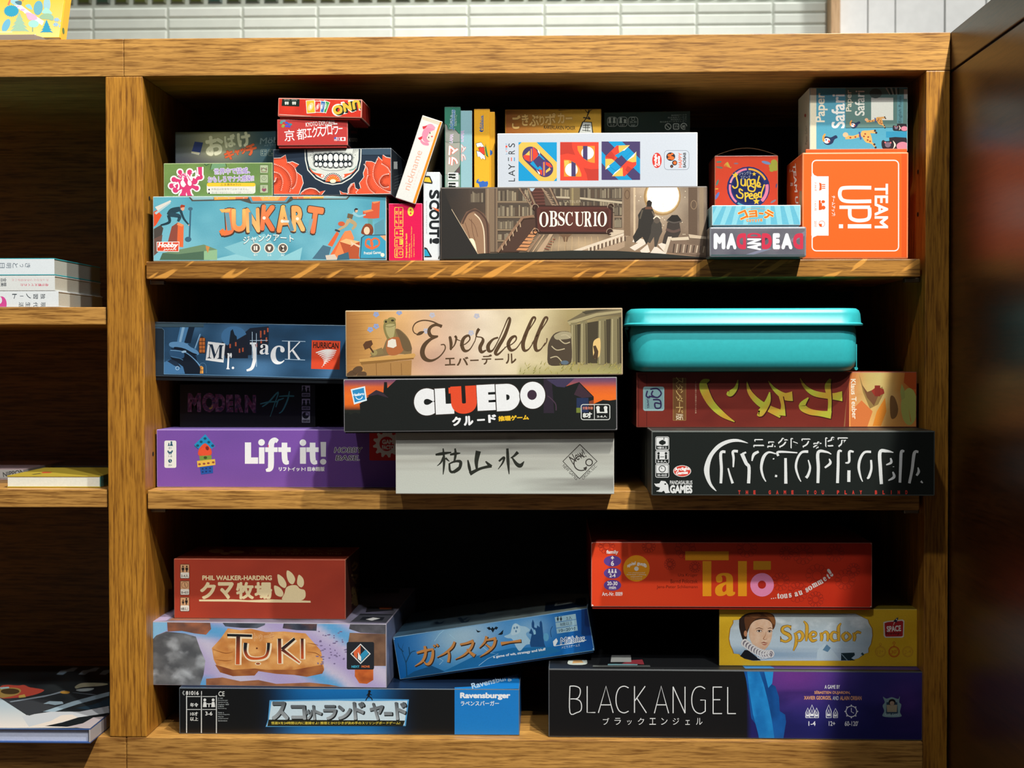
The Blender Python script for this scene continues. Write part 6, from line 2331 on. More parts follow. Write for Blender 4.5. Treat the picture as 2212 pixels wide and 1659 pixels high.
a.F(40, 95, 2170, 402, 60, 10, sf)
t_ = b['art']('top').z(370, 1450, 2.8727)
t_.P([1758, 100, 1860, 95, 2150, 25, 2175, 108, 1758, 112], '1a76c0')
t_.T('Ravensburger', 2010, 62, 300, 46, '9db8d0', 14, .03)
a.R(1758, 95, 2175, 402, '1a78c4')
a.T('Ravensburger', 1948, 155, 312, 46, 'e2e6ea', 0, .05)
a.T('ラベンスバーガー', 1915, 199, 238, 30, 'dfe4e8', 0, .02)
GR = 'c9cecd'
for x in (95, 187, 280):
    a.S([x, 150, x, 392], 6, GR, 0)
for f in ([98, 157, 180, 157], [193, 157, 275, 157], [98, 237, 182, 237], [193, 237, 276, 237]):
    a.S(f, 4, GR, 0)
a.T('81016 1', 140, 135, 100, 24, 'e6e8e6', 0, .02)
a.T('CE', 312, 140, 38, 30, 'd8dcd8', 0, .01)
a.S([80, 122, 72, 135, 82, 148], 8, '8a9090')
a.T('年令', 142, 209, 50, 26, 'e0e4e2', 0, .02)
a.T('10才', 142, 264, 48, 24, 'e0e4e2', 0, .02)
a.T('以上', 142, 296, 50, 24, 'e0e4e2', 0, .02)
a.T('3-6', 233, 262, 44, 24, 'e0e4e2', 0, .02)
for x in (208, 260):
    a.E(x, 178, 9, 9, 'd8dcda')
    a.P([x - 12, 222, x - 8, 190, x + 8, 190, x + 12, 222], 'd8dcda')
a.S([212, 202, 256, 202], 5, 'd8dcda', 0)
a.S([234, 202, 234, 222], 6, 'd8dcda', 0)
for i, t in enumerate(('© 1997', 'Ravensburger', 'Spieleverlag', 'Postfach 1860', 'D-88194', 'Ravensburg', '', 'Made in', 'Czech Republic', 'Not for', 'preferential', 'declaration')):
    if t:
        wd = len(t) * 5.2
        a.T(t, 290 + wd / 2, 168 + 12.6 * i, wd, 8.5, 'a9b2b4', 0, .01)
# glow and slanted title
a.P([610, 180, 1190, 170, 1475, 175, 1455, 340, 585, 345, 600, 300], '4f9ad0')
a.P([622, 188, 1000, 182, 1180, 186, 1465, 182, 1447, 335, 592, 340, 606, 300], 'c0d6e2')
KT_ = [('ス', 672, 245, 104, 116), ('コ', 788, 255, 92, 92), ('ッ', 855, 268, 44, 64), ('ト', 905, 256, 58, 92), ('ラ', 985, 255, 84, 92), ('ン', 1075, 255, 84, 90), ('ド', 1165, 245, 74, 112), ('ヤ', 1275, 250, 86, 110), ('ー', 1345, 262, 50, 20), ('ド', 1425, 246, 72, 112)]
for t, x, y, wd, h in KT_:
    a.T(t, x + 5, y + 5, wd + 8, h + 6, '20262a', 0, .05, -.08)
for t, x, y, wd, h in KT_:
    a.T(t, x, y, wd, h, '525a60', 0, .04, -.08, c2='9aa4aa')
a.P([604, 300, 1450, 306, 1438, 340, 596, 340], '20231c')
a.T('怪盗Xを24時間以内に逮捕せよ! 推理とかけひきが決め手のスリリングボードゲーム!', 1020, 321, 800, 18, 'd0c04a', 0, .02)
# striding man
a.E(1230, 125, 9, 8, '14181c')
a.S([1228, 132, 1224, 158], 14, '14181c', 0)
a.S([1224, 155, 1240, 165, 1248, 180], 6, '14181c')
a.S([1224, 155, 1214, 168, 1206, 182], 6, '14181c')
a.S([1226, 138, 1212, 150], 5, '14181c', 0)
a.S([1228, 138, 1244, 148], 5, '14181c', 0)
done('scot')
SCT = BOX['scot']['top']

b = game_box('tuki', 'game_box', 'box painted with boulders on lilac and blue ground, grooved orange stone in the middle', [323, 1345, 835, 1345, 835, 1482.5, 323, 1480.5], .026, .017, .235, SCT, {'': '6d6e78', 'top': '77748a', 'right': '4a4e5a'}, CARD, group=GB, edge='b8b4c0')
a = b['art']().z(310, 1160, 3.626)


def tf(u, v):
    x, y = u * 3.2, v * .9
    k = math.sin((x * 2.2 - y * 3.2) * 3 + 2 * fb(x, y, 2))
    c = mix('a99cc8', 'c2bcd2', .5 + .5 * k)
    return mix(c, '5d9fd0', max(0, min(1, 1.6 * math.sin((x * 1.5 - y * 3.4) * 2.2 + 1.5 * fb(x * .8, y, 5)) - .5)))


a.F(40, 660, 1915, 1185, 60, 18, tf)


def rock(f, cs, s=0, sub=36, hi=None):
    a.P(f, lambda x, y: mix(mix(cs[0], cs[1], .5 + 1.1 * fb(x * .007, y * .013, s)), cs[2], max(0, fb(x * .009, y * .012, s + 4))), 0, sub)


rock([48, 820, 90, 775, 180, 740, 320, 755, 410, 780, 445, 880, 485, 970, 470, 1080, 440, 1170, 48, 1165], ('4f5256', '74777a', 'b4bac0'), 1)
a.P([48, 672, 185, 660, 180, 735, 100, 770, 48, 830], '7fb4d8')
rock([185, 665, 520, 660, 530, 720, 490, 765, 400, 755, 300, 735, 190, 740], ('7d5240', 'a8684a', '5a4440'), 2)
rock([610, 660, 960, 655, 950, 690, 890, 715, 760, 712, 640, 700], ('3a3f4a', '5a6270', '2c3038'), 3)
rock([1100, 665, 1360, 665, 1355, 735, 1200, 730, 1090, 715], ('2f3442', '4c5362', '6a4a44'), 4)
rock([535, 870, 600, 800, 660, 715, 760, 730, 840, 718, 960, 745, 1100, 740, 1270, 755, 1300, 790, 1390, 890, 1415, 1030, 1400, 1070, 1280, 1095, 1180, 1080, 1040, 1072, 900, 1050, 870, 1085, 700, 1090, 600, 1060, 550, 960], ('c98848', 'dca464', 'a8602e'), 6, 26)
a.P([560, 1000, 700, 1040, 870, 1030, 960, 1040, 1180, 1040, 1400, 1000, 1415, 1040, 1400, 1070, 1280, 1095, 1180, 1080, 1040, 1072, 900, 1050, 870, 1085, 700, 1090, 600, 1060], lambda x, y: mix('a86a3c', '84482c', .5 + fb(x * .01, y * .02, 9)), 0, 40)
for f in ([545, 880, 640, 910, 700, 900], [560, 960, 640, 970, 690, 965], [1280, 900, 1350, 910, 1395, 940], [1280, 830, 1340, 840, 1370, 850]):
    a.S(f, [2, 6, 2], '8a5028')
rock([1620, 672, 1900, 672, 1900, 760, 1700, 750, 1610, 720], ('4a4a50', '64646c', '38383c'), 7)
rock([1615, 750, 1760, 755, 1900, 760, 1900, 1010, 1800, 1010, 1640, 1000, 1600, 850], ('6a5040', '866650', '5a4238'), 8)
rock([1655, 1040, 1800, 1030, 1800, 1120, 1750, 1150, 1690, 1145, 1655, 1090], ('b85a2c', 'd8783a', '8a3e20'), 9)
rock([490, 1110, 620, 1100, 760, 1130, 900, 1120, 1040, 1150, 1300, 1140, 1450, 1155, 1540, 1172, 490, 1172], ('8a5a42', 'a8714c', '6a4434'), 10)
for k in range(46):
    rr = random.Random(300 + k)
    x, y = rr.uniform(1360, 1600), rr.uniform(740, 1000)
    a.E(x, y, rr.uniform(5, 14), 5, '75688f', 0, 8)
a.layer += 1
a.T('トゥーキ', 945, 782, 160, 66, 'c88a58', 2, .03, ol='e8c890', ob=.02)
ED = 'e9d8b8'
TS = [([655, 768, 850, 774], 20), ([742, 772, 738, 998], 30), ([800, 828, 798, 900, 830, 945, 900, 952, 955, 935, 975, 890, 980, 828], [28, 24, 22, 18, 20, 22, 24]), ([1065, 795, 1068, 990], 26), ([1185, 795, 1085, 880], [20, 26]), ([1085, 880, 1225, 985], [24, 10]), ([1243, 795, 1244, 955], 22)]
for f, wd in TS:
    w2 = [x + 20 for x in wd] if isinstance(wd, list) else wd + 20
    a.S([v + 4 for v in f], w2, ED, 1 if len(f) > 6 else 0)
for f, wd in TS:
    q = [tuple(f[i:i + 2]) for i in range(0, len(f), 2)]
    a.S(f, wd, lambda x, y: mix('1e2024', 'c4562a', max(0, min(1, (y - 880) / 70))), 1)
a.E(897, 992, 24, 12, 'e9d8b8')
a.E(897, 992, 17, 8, '9a5030')
a.E(888, 872, 8, 7, '6a3a22')
a.R(1592, 822, 1806, 1038, '22262c', 14)
a.P([1700, 835, 1780, 915, 1700, 995, 1620, 915], 'd8dad8')
a.P([1700, 845, 1769, 915, 1700, 984, 1631, 915], '22262c')
a.P([1700, 850, 1700, 920, 1645, 900], 'd8643c')
a.P([1645, 905, 1675, 890, 1675, 955, 1650, 930], 'd8643c')
a.P([1700, 920, 1740, 880, 1765, 912, 1700, 980], '2f8cb4')
a.P([1680, 900, 1705, 940, 1705, 975, 1680, 955], 'e4e4e0')
a.T('NEXT', 1660, 1015, 62, 18, '3a9ab8', 0, .06)
a.T('MOVE', 1740, 1015, 64, 18, 'c8683c', 0, .06)
t_ = b['art']('top').z(310, 1160, 3.626)
t_.F(40, 380, 2150, 675, 24, 10, lambda u, v: mix('8a86a0', '5a5a62', .5 + 1.2 * fb(u * 8, v * 6, 3)))
for f, c in (([1620, 665, 1900, 670, 1960, 605, 1700, 600], '3c3e46'), ([1690, 650, 1870, 655, 1890, 628, 1720, 625], '1c1f26'), ([1740, 645, 1800, 630, 1855, 638, 1790, 655], 'c8cac8'), ([1750, 545, 1950, 545, 1960, 575, 1740, 590], '2c2c30'), ([1840, 548, 1950, 548, 1940, 566, 1850, 566], 'a85a34'), ([1800, 410, 2010, 405, 2000, 440, 1810, 440], '241f1c'), ([60, 660, 180, 655, 300, 560, 240, 560], 'a89ab8'), ([190, 655, 520, 650, 500, 600, 300, 590], '8a6250')):
    t_.P(f, c)
r = b['art']('right').z(310, 1160, 3.626)
r.F(1890, 380, 2150, 1190, 8, 12, lambda u, v: mix('4a4a54', '7a86a8', .5 + 1.3 * fb(u * 4, v * 5, 8)))
done('tuki')
TUT = BOX['tuki']['top']

b = game_box('kuma', 'game_box', 'tall rust-red box with cream lettering and a clawed paw print, on the boulder box', [376, 1206, 747.7, 1209.4, 745.8, 1339, 375.6, 1335.6], .044, .041, .10, TUT, {'': '8d3222', 'top': '8a3420', 'right': '3f1c14'}, MATTE, group=GB, edge='c07a60')
a = b['art']().z(310, 1160, 3.626)
a.F(235, 165, 1595, 655, 24, 10, lambda u, v: mix('a23a26', '8f3122', u * .7 + .5 * fb(u * 5, v * 3, 1)))
CRM = 'e0cda0'
for y0, t in ((212, '2-4人'), (342, '30~45分'), (470, '8歳以上')):
    a.R(286, y0, 361, y0 + 114, '3a1a14', 9)
    a.R(290, y0 + 4, 357, y0 + 66, 'c99a70')
    a.R(290, y0 + 66, 357, y0 + 110, 'dcd8cc', 6)
    a.T(t, 323, y0 + 92, 58, 24, '2c2420', 0, .02)
for x, h in ((309, 50), (339, 50)):
    person(a, x, 274, h, '241c18')
for x, h in ((310, 40), (336, 52)):
    person(a, x, 530, h, '241c18')
a.ring(323, 376, 25, 4, '8a6244')
a.S([323, 358, 323, 376, 332, 392], 4, '5a3c28', 0)
a.T('PHIL WALKER-HARDING', 733, 320, 545, 38, CRM, 0, .035)
for t, x, wd in (('ク', 505, 125), ('マ', 645, 125), ('牧', 795, 140), ('場', 938, 138)):
    a.T(t, x, 420, wd, 135, CRM, 0, .045)
a.P([435, 490, 700, 488, 820, 495, 1000, 488, 1308, 500, 1310, 514, 900, 512, 740, 506, 436, 504], CRM)
a.P([1090, 495, 1105, 440, 1120, 395, 1160, 378, 1200, 380, 1225, 405, 1260, 415, 1270, 445, 1262, 480, 1220, 498], CRM, 1)
for f in ([1125, 262, 1165, 285, 1188, 330, 1170, 370, 1140, 355, 1122, 310], [1052, 292, 1095, 320, 1120, 370, 1105, 400, 1065, 375, 1052, 335], [1218, 296, 1250, 325, 1256, 370, 1235, 395, 1205, 370, 1205, 330], [1025, 380, 1070, 398, 1096, 440, 1080, 468, 1040, 455, 1026, 420]):
    a.P(f, CRM, 1)
t_ = b['art']('top').z(310, 1160, 3.626)
t_.F(230, 60, 1720, 190, 10, 4, lambda u, v: mix('8f3822', '84301e', v))
for x, y, rx, ry in ((570, 110, 60, 16), (640, 128, 40, 10), (730, 118, 60, 12)):
    t_.E(x, y, rx, ry, 'bfa878')
t_.T('PHIL WALKER-HARDING', 1190, 130, 720, 14, 'b89a68', 180, .03)
t_.T('クマ牧場', 1230, 105, 720, 26, 'a88a58', 180, .05)
r = b['art']('right').z(310, 1160, 3.626)
for y, t in ((230, 'ク'), (330, 'マ'), (430, '牧'), (500, '場')):
    r.T(t, 1655, y, 55, 80, '7d6238', 0, .06)
done('kuma')

b = game_box('geist', 'game_box', 'blue box tilted between two stacks, orange brush katakana and castle at night', [849, 1379.4, 1268.8, 1310.4, 1283.7, 1402.8, 864, 1470.8], .055, .045, .15, None, {'': '14507c', 'top': '2c4454', 'left': '1c3c58'}, GLOSS, group=GB, roll=9.25, tray=.002, trayc='123a5e', edge='8cb4d0')
a = b['art']().z(830, 1270, 4.706)


def gef(u, v):
    c = ramp([(0, '0f5a9c'), (.12, '1274b8'), (.3, '4a9fd0'), (.5, '1488cc'), (.75, '1676bc'), (1, '0c3a84')], u)
    c = mix(c, 'b4cdd6', .75 * math.exp(-((u - .36) / .17) ** 2 - ((v - .22) / .42) ** 2))
    c = mix(c, 'a4d0e4', .5 * math.exp(-((u - .7) / .09) ** 2 - ((v - .3) / .3) ** 2))
    return mix(c, '0a5aa0', max(0, v - .55) * 1.1)


a.P([60, 500, 2080, 170, 2160, 640, 140, 960], '1f6ca2')
pts_g = []
N1, N2 = 44, 12


def gp(u, v):
    return (88 + 1978 * u + (70 * v), 515 - 325 * u + (432 + 3 * u) * v)


for j in range(N2):
    for i in range(N1):
        q = [gp(i / N1, j / N2), gp((i + 1) / N1, j / N2), gp((i + 1) / N1, (j + 1) / N2), gp(i / N1, (j + 1) / N2)]
        a.emit(q, [gef(i / N1, j / N2), gef((i + 1) / N1, j / N2), gef((i + 1) / N1, (j + 1) / N2), gef(i / N1, (j + 1) / N2)])
a.layer += 1
a.P([160, 940, 300, 850, 480, 790, 620, 850, 500, 880], '14507e')
a.P([600, 850, 900, 700, 1300, 610, 1700, 600, 1800, 640, 1500, 720], '1a6ca4')
for f in ([230, 900, 220, 760, 180, 640, 200, 560], [220, 760, 270, 660, 320, 640], [195, 650, 150, 600, 140, 560], [260, 680, 250, 600]):
    a.S(f, [12, 9, 5, 2][:len(f) // 2], '14466a')
for f in ([640, 400, 560, 470, 510, 540], [1000, 600, 1080, 660, 1160, 670, 1050, 720, 960, 790], [540, 700, 600, 740, 560, 780], [720, 520, 660, 470]):
    a.S(f, 4, 'a8d4ea', 0)
# ghost, castle, bats
a.P([1220, 490, 1280, 460, 1305, 380, 1340, 360, 1385, 385, 1440, 395, 1480, 430, 1440, 470, 1500, 560, 1440, 580, 1380, 640, 1340, 600, 1300, 520, 1250, 510], '9fc6dc', 1)
a.P([1300, 400, 1335, 365, 1375, 390, 1380, 450, 1320, 480, 1290, 470], 'b4d2e0', 1)
for x, y, r_ in ((1322, 408, 9), (1350, 402, 10), (1340, 440, 9)):
    a.E(x, y, r_, r_ * 1.3, '5a86a8')
a.P([1480, 560, 1500, 470, 1470, 460, 1485, 430, 1495, 410, 1505, 430, 1520, 470, 1530, 430, 1500, 400, 1498, 360, 1510, 320, 1525, 355, 1525, 400, 1550, 410, 1555, 380, 1580, 400, 1580, 350, 1592, 330, 1605, 355, 1612, 430, 1625, 560, 1640, 600, 1490, 600], '1c4c80')
a.P([1520, 440, 1530, 420, 1540, 445, 1540, 470, 1520, 475], '8cc0da')
for f in ([1040, 405, 1070, 395, 1085, 415, 1100, 395, 1115, 412, 1135, 392, 1160, 402, 1140, 425, 1125, 418, 1105, 455, 1085, 425, 1065, 428], [932, 420, 950, 435, 985, 440, 960, 452, 945, 450], [1155, 475, 1180, 455, 1195, 440, 1212, 425, 1205, 470, 1185, 478]):
    a.P(f, '10202c')
a.E(1645, 500, 28, 42, '5aa0c8')
a.S([1700, 500, 1690, 440, 1710, 390], 6, '14406a')
GO = 'c98a4c'
GK = [([330, 660, 400, 640, 500, 620], [20, 26, 18]), ([410, 590, 420, 660, 390, 740, 310, 795], [24, 28, 24, 6]), ([495, 625, 490, 700, 465, 760, 430, 775, 400, 745], [24, 30, 32, 22, 6]), ([500, 580, 520, 600], [20, 16]), ([530, 570, 550, 595], [20, 16]),
      ([715, 545, 690, 600, 620, 660, 535, 705], [22, 26, 20, 5]), ([650, 640, 660, 690, 650, 755], [22, 24, 26]), ([770, 575, 840, 560, 905, 535], [20, 22, 26]), ([905, 545, 880, 610, 810, 680, 720, 725], [26, 26, 20, 5]), ([840, 620, 880, 660, 920, 690], [14, 26, 34]),
      ([1040, 490, 1020, 550, 965, 610], [26, 22, 6]), ([1035, 530, 1090, 520, 1135, 510], [18, 22, 28]), ([1130, 520, 1110, 590, 1050, 650, 970, 700], [28, 26, 20, 5]), ([1030, 570, 1080, 610], [14, 22]), ([1185, 565, 1280, 550, 1390, 535], [34, 18, 28])]
for f, wd in GK:
    a.S([v + 7 for v in f], [x + 8 for x in wd], '3a2a20')
for f, wd in GK:
    a.S(f, wd, GO)
a.T('a game of wit, strategy and bluff', 1375, 665, 540, 34, 'dfe8ec', 8.5, .035)
for i, t in enumerate(('2人', '8歳以上', '10~20分')):
    y = 305 + 58 * i
    x = 1845 + 8 * i
    a.P([x - 112, y - 8, x + 100, y - 42, x + 107, y + 12, x - 104, y + 44], '8fb4c4')
    a.T(t, x + (35 if i == 0 else 0), y, 170 if i == 2 else (60 if i == 0 else 130), 36, '16283a', 8.5, .01)
for x in (1765, 1797):
    person(a, x, 338, 48, '16222c')
a.T('Möbius', 1915, 525, 244, 66, '1d5a94', 8, .0, .2, ol='e0e8ec', ob=.055)
a.S([1730, 590, 1900, 565, 2055, 530], 6, 'dfe8ec', 0)
a.P([1715, 545, 1750, 510, 1765, 540, 1740, 590, 1722, 590], 'dfe8ec')
a.T('メビウスゲームズ', 1895, 592, 190, 30, 'c8d4dc', 8, .01)
for x, y in ((95, 520), (150, 945), (1620, 265), (1800, 240), (2130, 620)):
    a.E(x, y, 10, 7, 'cfe0ea')
t_ = b['art']('top').z(830, 1270, 4.706)
t_.F(40, 60, 2100, 520, 30, 10, lambda u, v: mix(mix('3c5f78', '7d8478', u), '1c2c38', .7 * max(0, fb(u * 5, v * 4, 3)) + .1))
for f in ([1110, 285, 1180, 265, 1305, 255, 1220, 262], [1140, 240, 1190, 215, 1300, 205, 1200, 225], [1330, 220, 1410, 210, 1370, 225], [1310, 282, 1400, 262, 1350, 282]):
    t_.P(f, '12181c')
for x, y in ((560, 350), (800, 310), (820, 335), (1000, 255)):
    t_.P([x - 60, y, x - 20, y - 12, x, y + 8, x + 60, y - 22, x + 30, y + 12, x - 30, y + 20], '24384c')
t_.P([1640, 150, 2050, 95, 2060, 185, 1630, 240], '16283c')
t_.P([1740, 150, 1945, 108, 1945, 150, 1730, 185], '8a9490')
for k in range(16):
    t_.S([1765 + 11 * k, 146 - 2.2 * k, 1762 + 11 * k, 172 - 2.2 * k], 5, '22282a', 0)
done('geist')

b = game_box('angel', 'game_box', 'long black box with thin white capitals and purple-blue right end, bottom right', [1185, 1446, 1993.8, 1449.4, 1993.8, 1600.4, 1183.8, 1592.8], .0105, .005, .27, 0, {'': '0f1012', 'top': '181a1c', 'right': '14184a'}, CARD, group=GB, edge='6a6e70', bev=.0013)
a = b['art']().z(1160, 1390, 2.6024)


def bf(u, v):
    x, y = 60 + 2115 * u, 140 + 410 * v
    if x < 1180:
        return lin('101113')
    c = mix('33307c', '1b1c5a', min(1, max(0, (v - .1) * 1.3)))
    c = mix(c, '6a3486', .95 * math.exp(-((x - 1450) / 220) ** 2 - ((y - 180) / 120) ** 2) + .3 * math.exp(-((x - 2080) / 120) ** 2 - ((y - 330) / 150) ** 2))
    c = mix(c, '16184e', max(0, min(1, .5 + 1.6 * fb(u * 9, v * 4, 4))) * (.55 if v > .3 else .15))
    return c


a.F(55, 135, 2178, 555, 70, 18, bf)
a.P([1160, 145, 1175, 200, 1190, 300, 1205, 420, 1240, 470, 1245, 530, 1385, 535, 1400, 440, 1395, 400, 1365, 380, 1360, 300, 1340, 240, 1320, 230, 1330, 145], lambda x, y: mix('0d3f7c', '14549c', .5 + fb(x * .02, y * .008, 2)), 0, 30)
a.P([1180, 145, 1245, 145, 1275, 230, 1300, 330, 1320, 430, 1335, 535, 1250, 535, 1215, 400, 1195, 280], lambda x, y: mix('1468ac', '2288cc', .5 + fb(x * .02, y * .006, 5)), 0, 30)
a.P([1275, 150, 1330, 148, 1322, 225, 1300, 250], '2486c8')
WL = 'd6d9da'
LW = 5.5
BA = {'B': [[185, 240, 185, 388, 225, 388, 247, 375, 250, 345, 240, 322, 215, 312, 188, 312], [185, 240, 215, 240, 240, 252, 243, 280, 232, 305, 215, 312]],
      'L': [[282, 240, 282, 388, 328, 388]], 'A': [[345, 390, 388, 240, 428, 390], [358, 345, 415, 345]], 'C': [[515, 250, 490, 240, 462, 252, 446, 290, 446, 340, 462, 378, 490, 390, 515, 380]],
      'K': [[548, 240, 548, 390], [608, 240, 550, 322], [562, 308, 615, 390]]}
for f in BA['B']:
    a.S(f, LW, WL, 1, 4)
for k in 'LAK':
    for f in BA[k]:
        a.S(f, LW, WL, 0)
a.S(BA['C'][0], LW, WL)
for f in ([660, 392, 698, 240, 740, 392], [672, 345, 727, 345], [765, 392, 765, 243], [765, 243, 832, 392], [832, 392, 832, 243], [990, 245, 990, 394], [988, 394, 1040, 394], [990, 316, 1030, 316], [988, 245, 1040, 245], [1072, 245, 1072, 394], [1070, 394, 1118, 394]):
    a.S(f, LW, WL, 0)
a.S([945, 255, 920, 242, 890, 252, 872, 290, 872, 345, 890, 382, 920, 394, 946, 380], LW, WL)
a.S([946, 383, 946, 318, 918, 318], LW, WL, 0)
for i, t in enumerate('ブラックエンジェル'):
    s = .7 if t in 'ッェ' else 1
    a.T(t, 388 + 65.5 * i, 438 + (6 if s < 1 else 0), 36 * s, 38 * s, WL, 0, .0)
a.T('A GAME BY', 1660, 244, 86, 22, 'd8dadc', 0, .02)
a.T('SÉBASTIEN DUJARDIN,', 1660, 276, 202, 24, 'd89a6a', 0, .03)
a.T('XAVIER GEORGES,', 1578, 307, 154, 24, 'd89a6a', 0, .03)
a.T('AND', 1679, 307, 34, 22, 'd8dadc', 0, .0)
a.T('ALAIN ORBAN', 1764, 307, 122, 24, 'd89a6a', 0, .03)
IC = 'dfe2e8'


def tower(x, y, wd, h):
    a.S([x - wd / 2, y, x - wd / 2, y - h * .5, x, y - h, x + wd / 2, y - h * .5, x + wd / 2, y, x - wd / 2, y], 4, IC, 0)
    a.S([x - wd * .25, y - h * .3, x, y - h * .65, x + wd * .25, y - h * .3], 4, IC, 0)
    a.R(x - wd * .35, y - h * .3, x + wd * .35, y - h * .12, IC)


for x, wd, h in ((1522, 22, 55), (1546, 28, 72), (1572, 22, 55), (1640, 28, 72), (1678, 24, 52)):
    tower(x, 417, wd, h)
a.ring(1767, 382, 30, 5, IC)
a.S([1767, 362, 1767, 384, 1782, 392], 4, IC, 0)
for k in range(8):
    t = rad(45 * k)
    a.E(1767 + 35 * math.cos(t), 382 + 35 * math.sin(t), 4, 4, IC, 0, 8)
a.T('1-4', 1546, 450, 40, 26, IC, 0, .02)
a.T('12+', 1658, 450, 36, 26, IC, 0, .02)
a.T("60-120'", 1768, 450, 76, 28, IC, 0, .02)
a.P([1945, 300, 1965, 310, 1995, 302, 2030, 312, 2040, 296, 2036, 330, 2048, 345, 2040, 385, 2048, 410, 1990, 415, 1943, 408, 1952, 380, 1943, 350, 1955, 330], '7d9aa0', 1)
a.P([1965, 330, 2025, 330, 2030, 400, 1962, 400], '2c4258')
a.P([1965, 345, 2025, 345, 2022, 385, 1968, 385], 'a0947c')
a.E(1996, 330, 20, 18, '201c20')
a.E(1996, 336, 13, 12, 'a8907c')
a.T('PEARL GAMES', 1996, 400, 80, 13, 'a8c0c4', 0, .02)
a.S([60, 143, 1170, 143], 5, '3c403e', 0)
t_ = b['art']('top').z(1160, 1390, 2.6024)
t_.P([205, 88, 255, 85, 280, 95, 272, 118, 180, 118, 178, 95], 'a8b0a8', 1)
t_.P([205, 95, 250, 93, 262, 108, 198, 112], 'b08a5a')
t_.P([1170, 140, 1340, 140, 1300, 120, 1150, 120], '1c74b8')
t_.P([1340, 142, 2170, 150, 2100, 110, 1300, 120], '3c2a70')
done('angel')
ANT = BOX['angel']['top']
# the taped-on label on its top
m = MB()
iv = b['mw'].inverted()
q = [iv @ at_z(1160 + x / 2.6024, 1390 + y / 2.6024, b['mw'].translation.z + b['H']) for x, y in ((345, 130), (605, 130), (590, 58), (365, 58))]
zz = b['H'] + .0006


def quad_on(f, c, z):
    pp = []
    for u, v in f:
        p0 = q[0].lerp(q[1], u)
        p1 = q[3].lerp(q[2], u)
        p = p0.lerp(p1, v)
        pp.append((p.x, p.y, z))
    m.face(pp, c)


quad_on([(0, 0), (1, 0), (1, 1), (0, 1)], '15171a', zz)
quad_on([(.2, .05), (.85, .05), (.85, .16), (.2, .16)], '7fb0b8', zz + 2e-5)
quad_on([(.5, .18), (1, .12), (.98, .5), (.7, .45)], '9a3a44', zz + 2e-5)
quad_on([(.25, .3), (.72, .3), (.72, .85), (.25, .85)], 'aeb2ae', zz + 4e-5)
st = m.build('taped_label', GLOSS, b['root'])
st['label'] = 'small dark printed label held on with clear tape'
m = MB()
for u0, u1 in ((-.12, 1.12),):
    quad_on([(u0, -.06), (u1, -.06), (u1, .06), (u0, .06)], '565a58', zz + 6e-5)
m.build('tape', GLOSS, b['root'])

b = game_box('splen', 'game_box', 'yellow box with a portrait of a woman in a ruff collar, under the red box', [1552.5, 1317.7, 1984, 1312.6, 1984, 1435.2, 1554.3, 1437.6], .028, .028, .17, ANT, {'': 'a8861e', 'left': '171410', 'top': '7d6a20', 'right': '8a6c18'}, CARD, group=GB, edge='d8c060')
a = b['art']().z(1520, 1280, 4.514)
a.F(135, 140, 2105, 720, 26, 10, lambda u, v: mix('dcb22a', 'cca220', .5 + fb(u * 5, v * 3, 2)))
fr = [255, 400, 262, 350, 290, 300, 290, 270, 345, 265, 420, 215, 520, 200, 1480, 205, 1540, 235, 1600, 265, 1610, 300, 1640, 350, 1645, 420, 1630, 500, 1605, 545, 1605, 585, 1560, 600, 1510, 640, 1420, 665, 480, 665, 400, 645, 345, 600, 295, 595, 285, 560, 262, 510, 250, 450]
cx0_, cy0_ = 948, 430
for g, c in ((1.012, '9a6c1c'), (1.0, 'b4c0c4')):
    a.P([v if i % 2 else cx0_ + (v - cx0_) * g for i, v in enumerate(fr)], c)


def sky(x, y):
    c = mix('a9b2b2', 'b8ccd8', min(1, max(0, (y - 220) / 220)))
    c = mix(c, '5d86a8', max(0, min(.8, (fb(x * .006, y * .009, 3) + .1) * 1.4)) * min(1, max(0, (y - 430) / 120)))
    return mix(c, 'e4ecf0', max(0, fb(x * .007, y * .012, 8) - .1) * .9)


a.P(fr, sky, 0, 34)
a.P([1110, 560, 1180, 500, 1220, 520, 1300, 620, 1330, 660, 1100, 660], 'bcd0da')
a.P([1160, 560, 1200, 505, 1240, 540, 1210, 580], '5f86a4')
a.P([1340, 590, 1470, 585, 1475, 610, 1440, 640, 1480, 662, 1340, 662], '1c3038')
a.S([1345, 600, 1400, 660], 8, '7a9098', 0)
a.S([1540, 590, 1560, 610], 20, '2c4850', 0)
# the portrait
a.P([355, 250, 420, 205, 520, 192, 620, 195, 680, 220, 700, 280, 690, 340, 660, 300, 560, 280, 480, 300, 430, 380, 415, 480, 385, 470, 350, 360, 345, 290], '2a1d18', 1)
a.P([400, 240, 470, 205, 600, 192, 670, 215, 700, 270, 695, 330, 672, 360, 660, 290, 600, 250, 510, 260, 450, 320, 420, 380, 405, 330], '5d3820', 1)
a.P([440, 225, 520, 205, 560, 225, 500, 245], '7d5030', 1)
a.P([580, 205, 640, 205, 690, 250, 695, 310, 670, 300, 640, 250], '84542e', 1)


def skin(x, y):
    c = mix('d8b090', 'e0c0a4', .5 + fb(x * .02, y * .02, 3))
    c = mix(c, '8a5638', min(1, max(0, (470 - x) / 90)) * .75)
    return mix(c, 'b07a5a', max(0, min(1, (y - 470) / 120)) * .4)


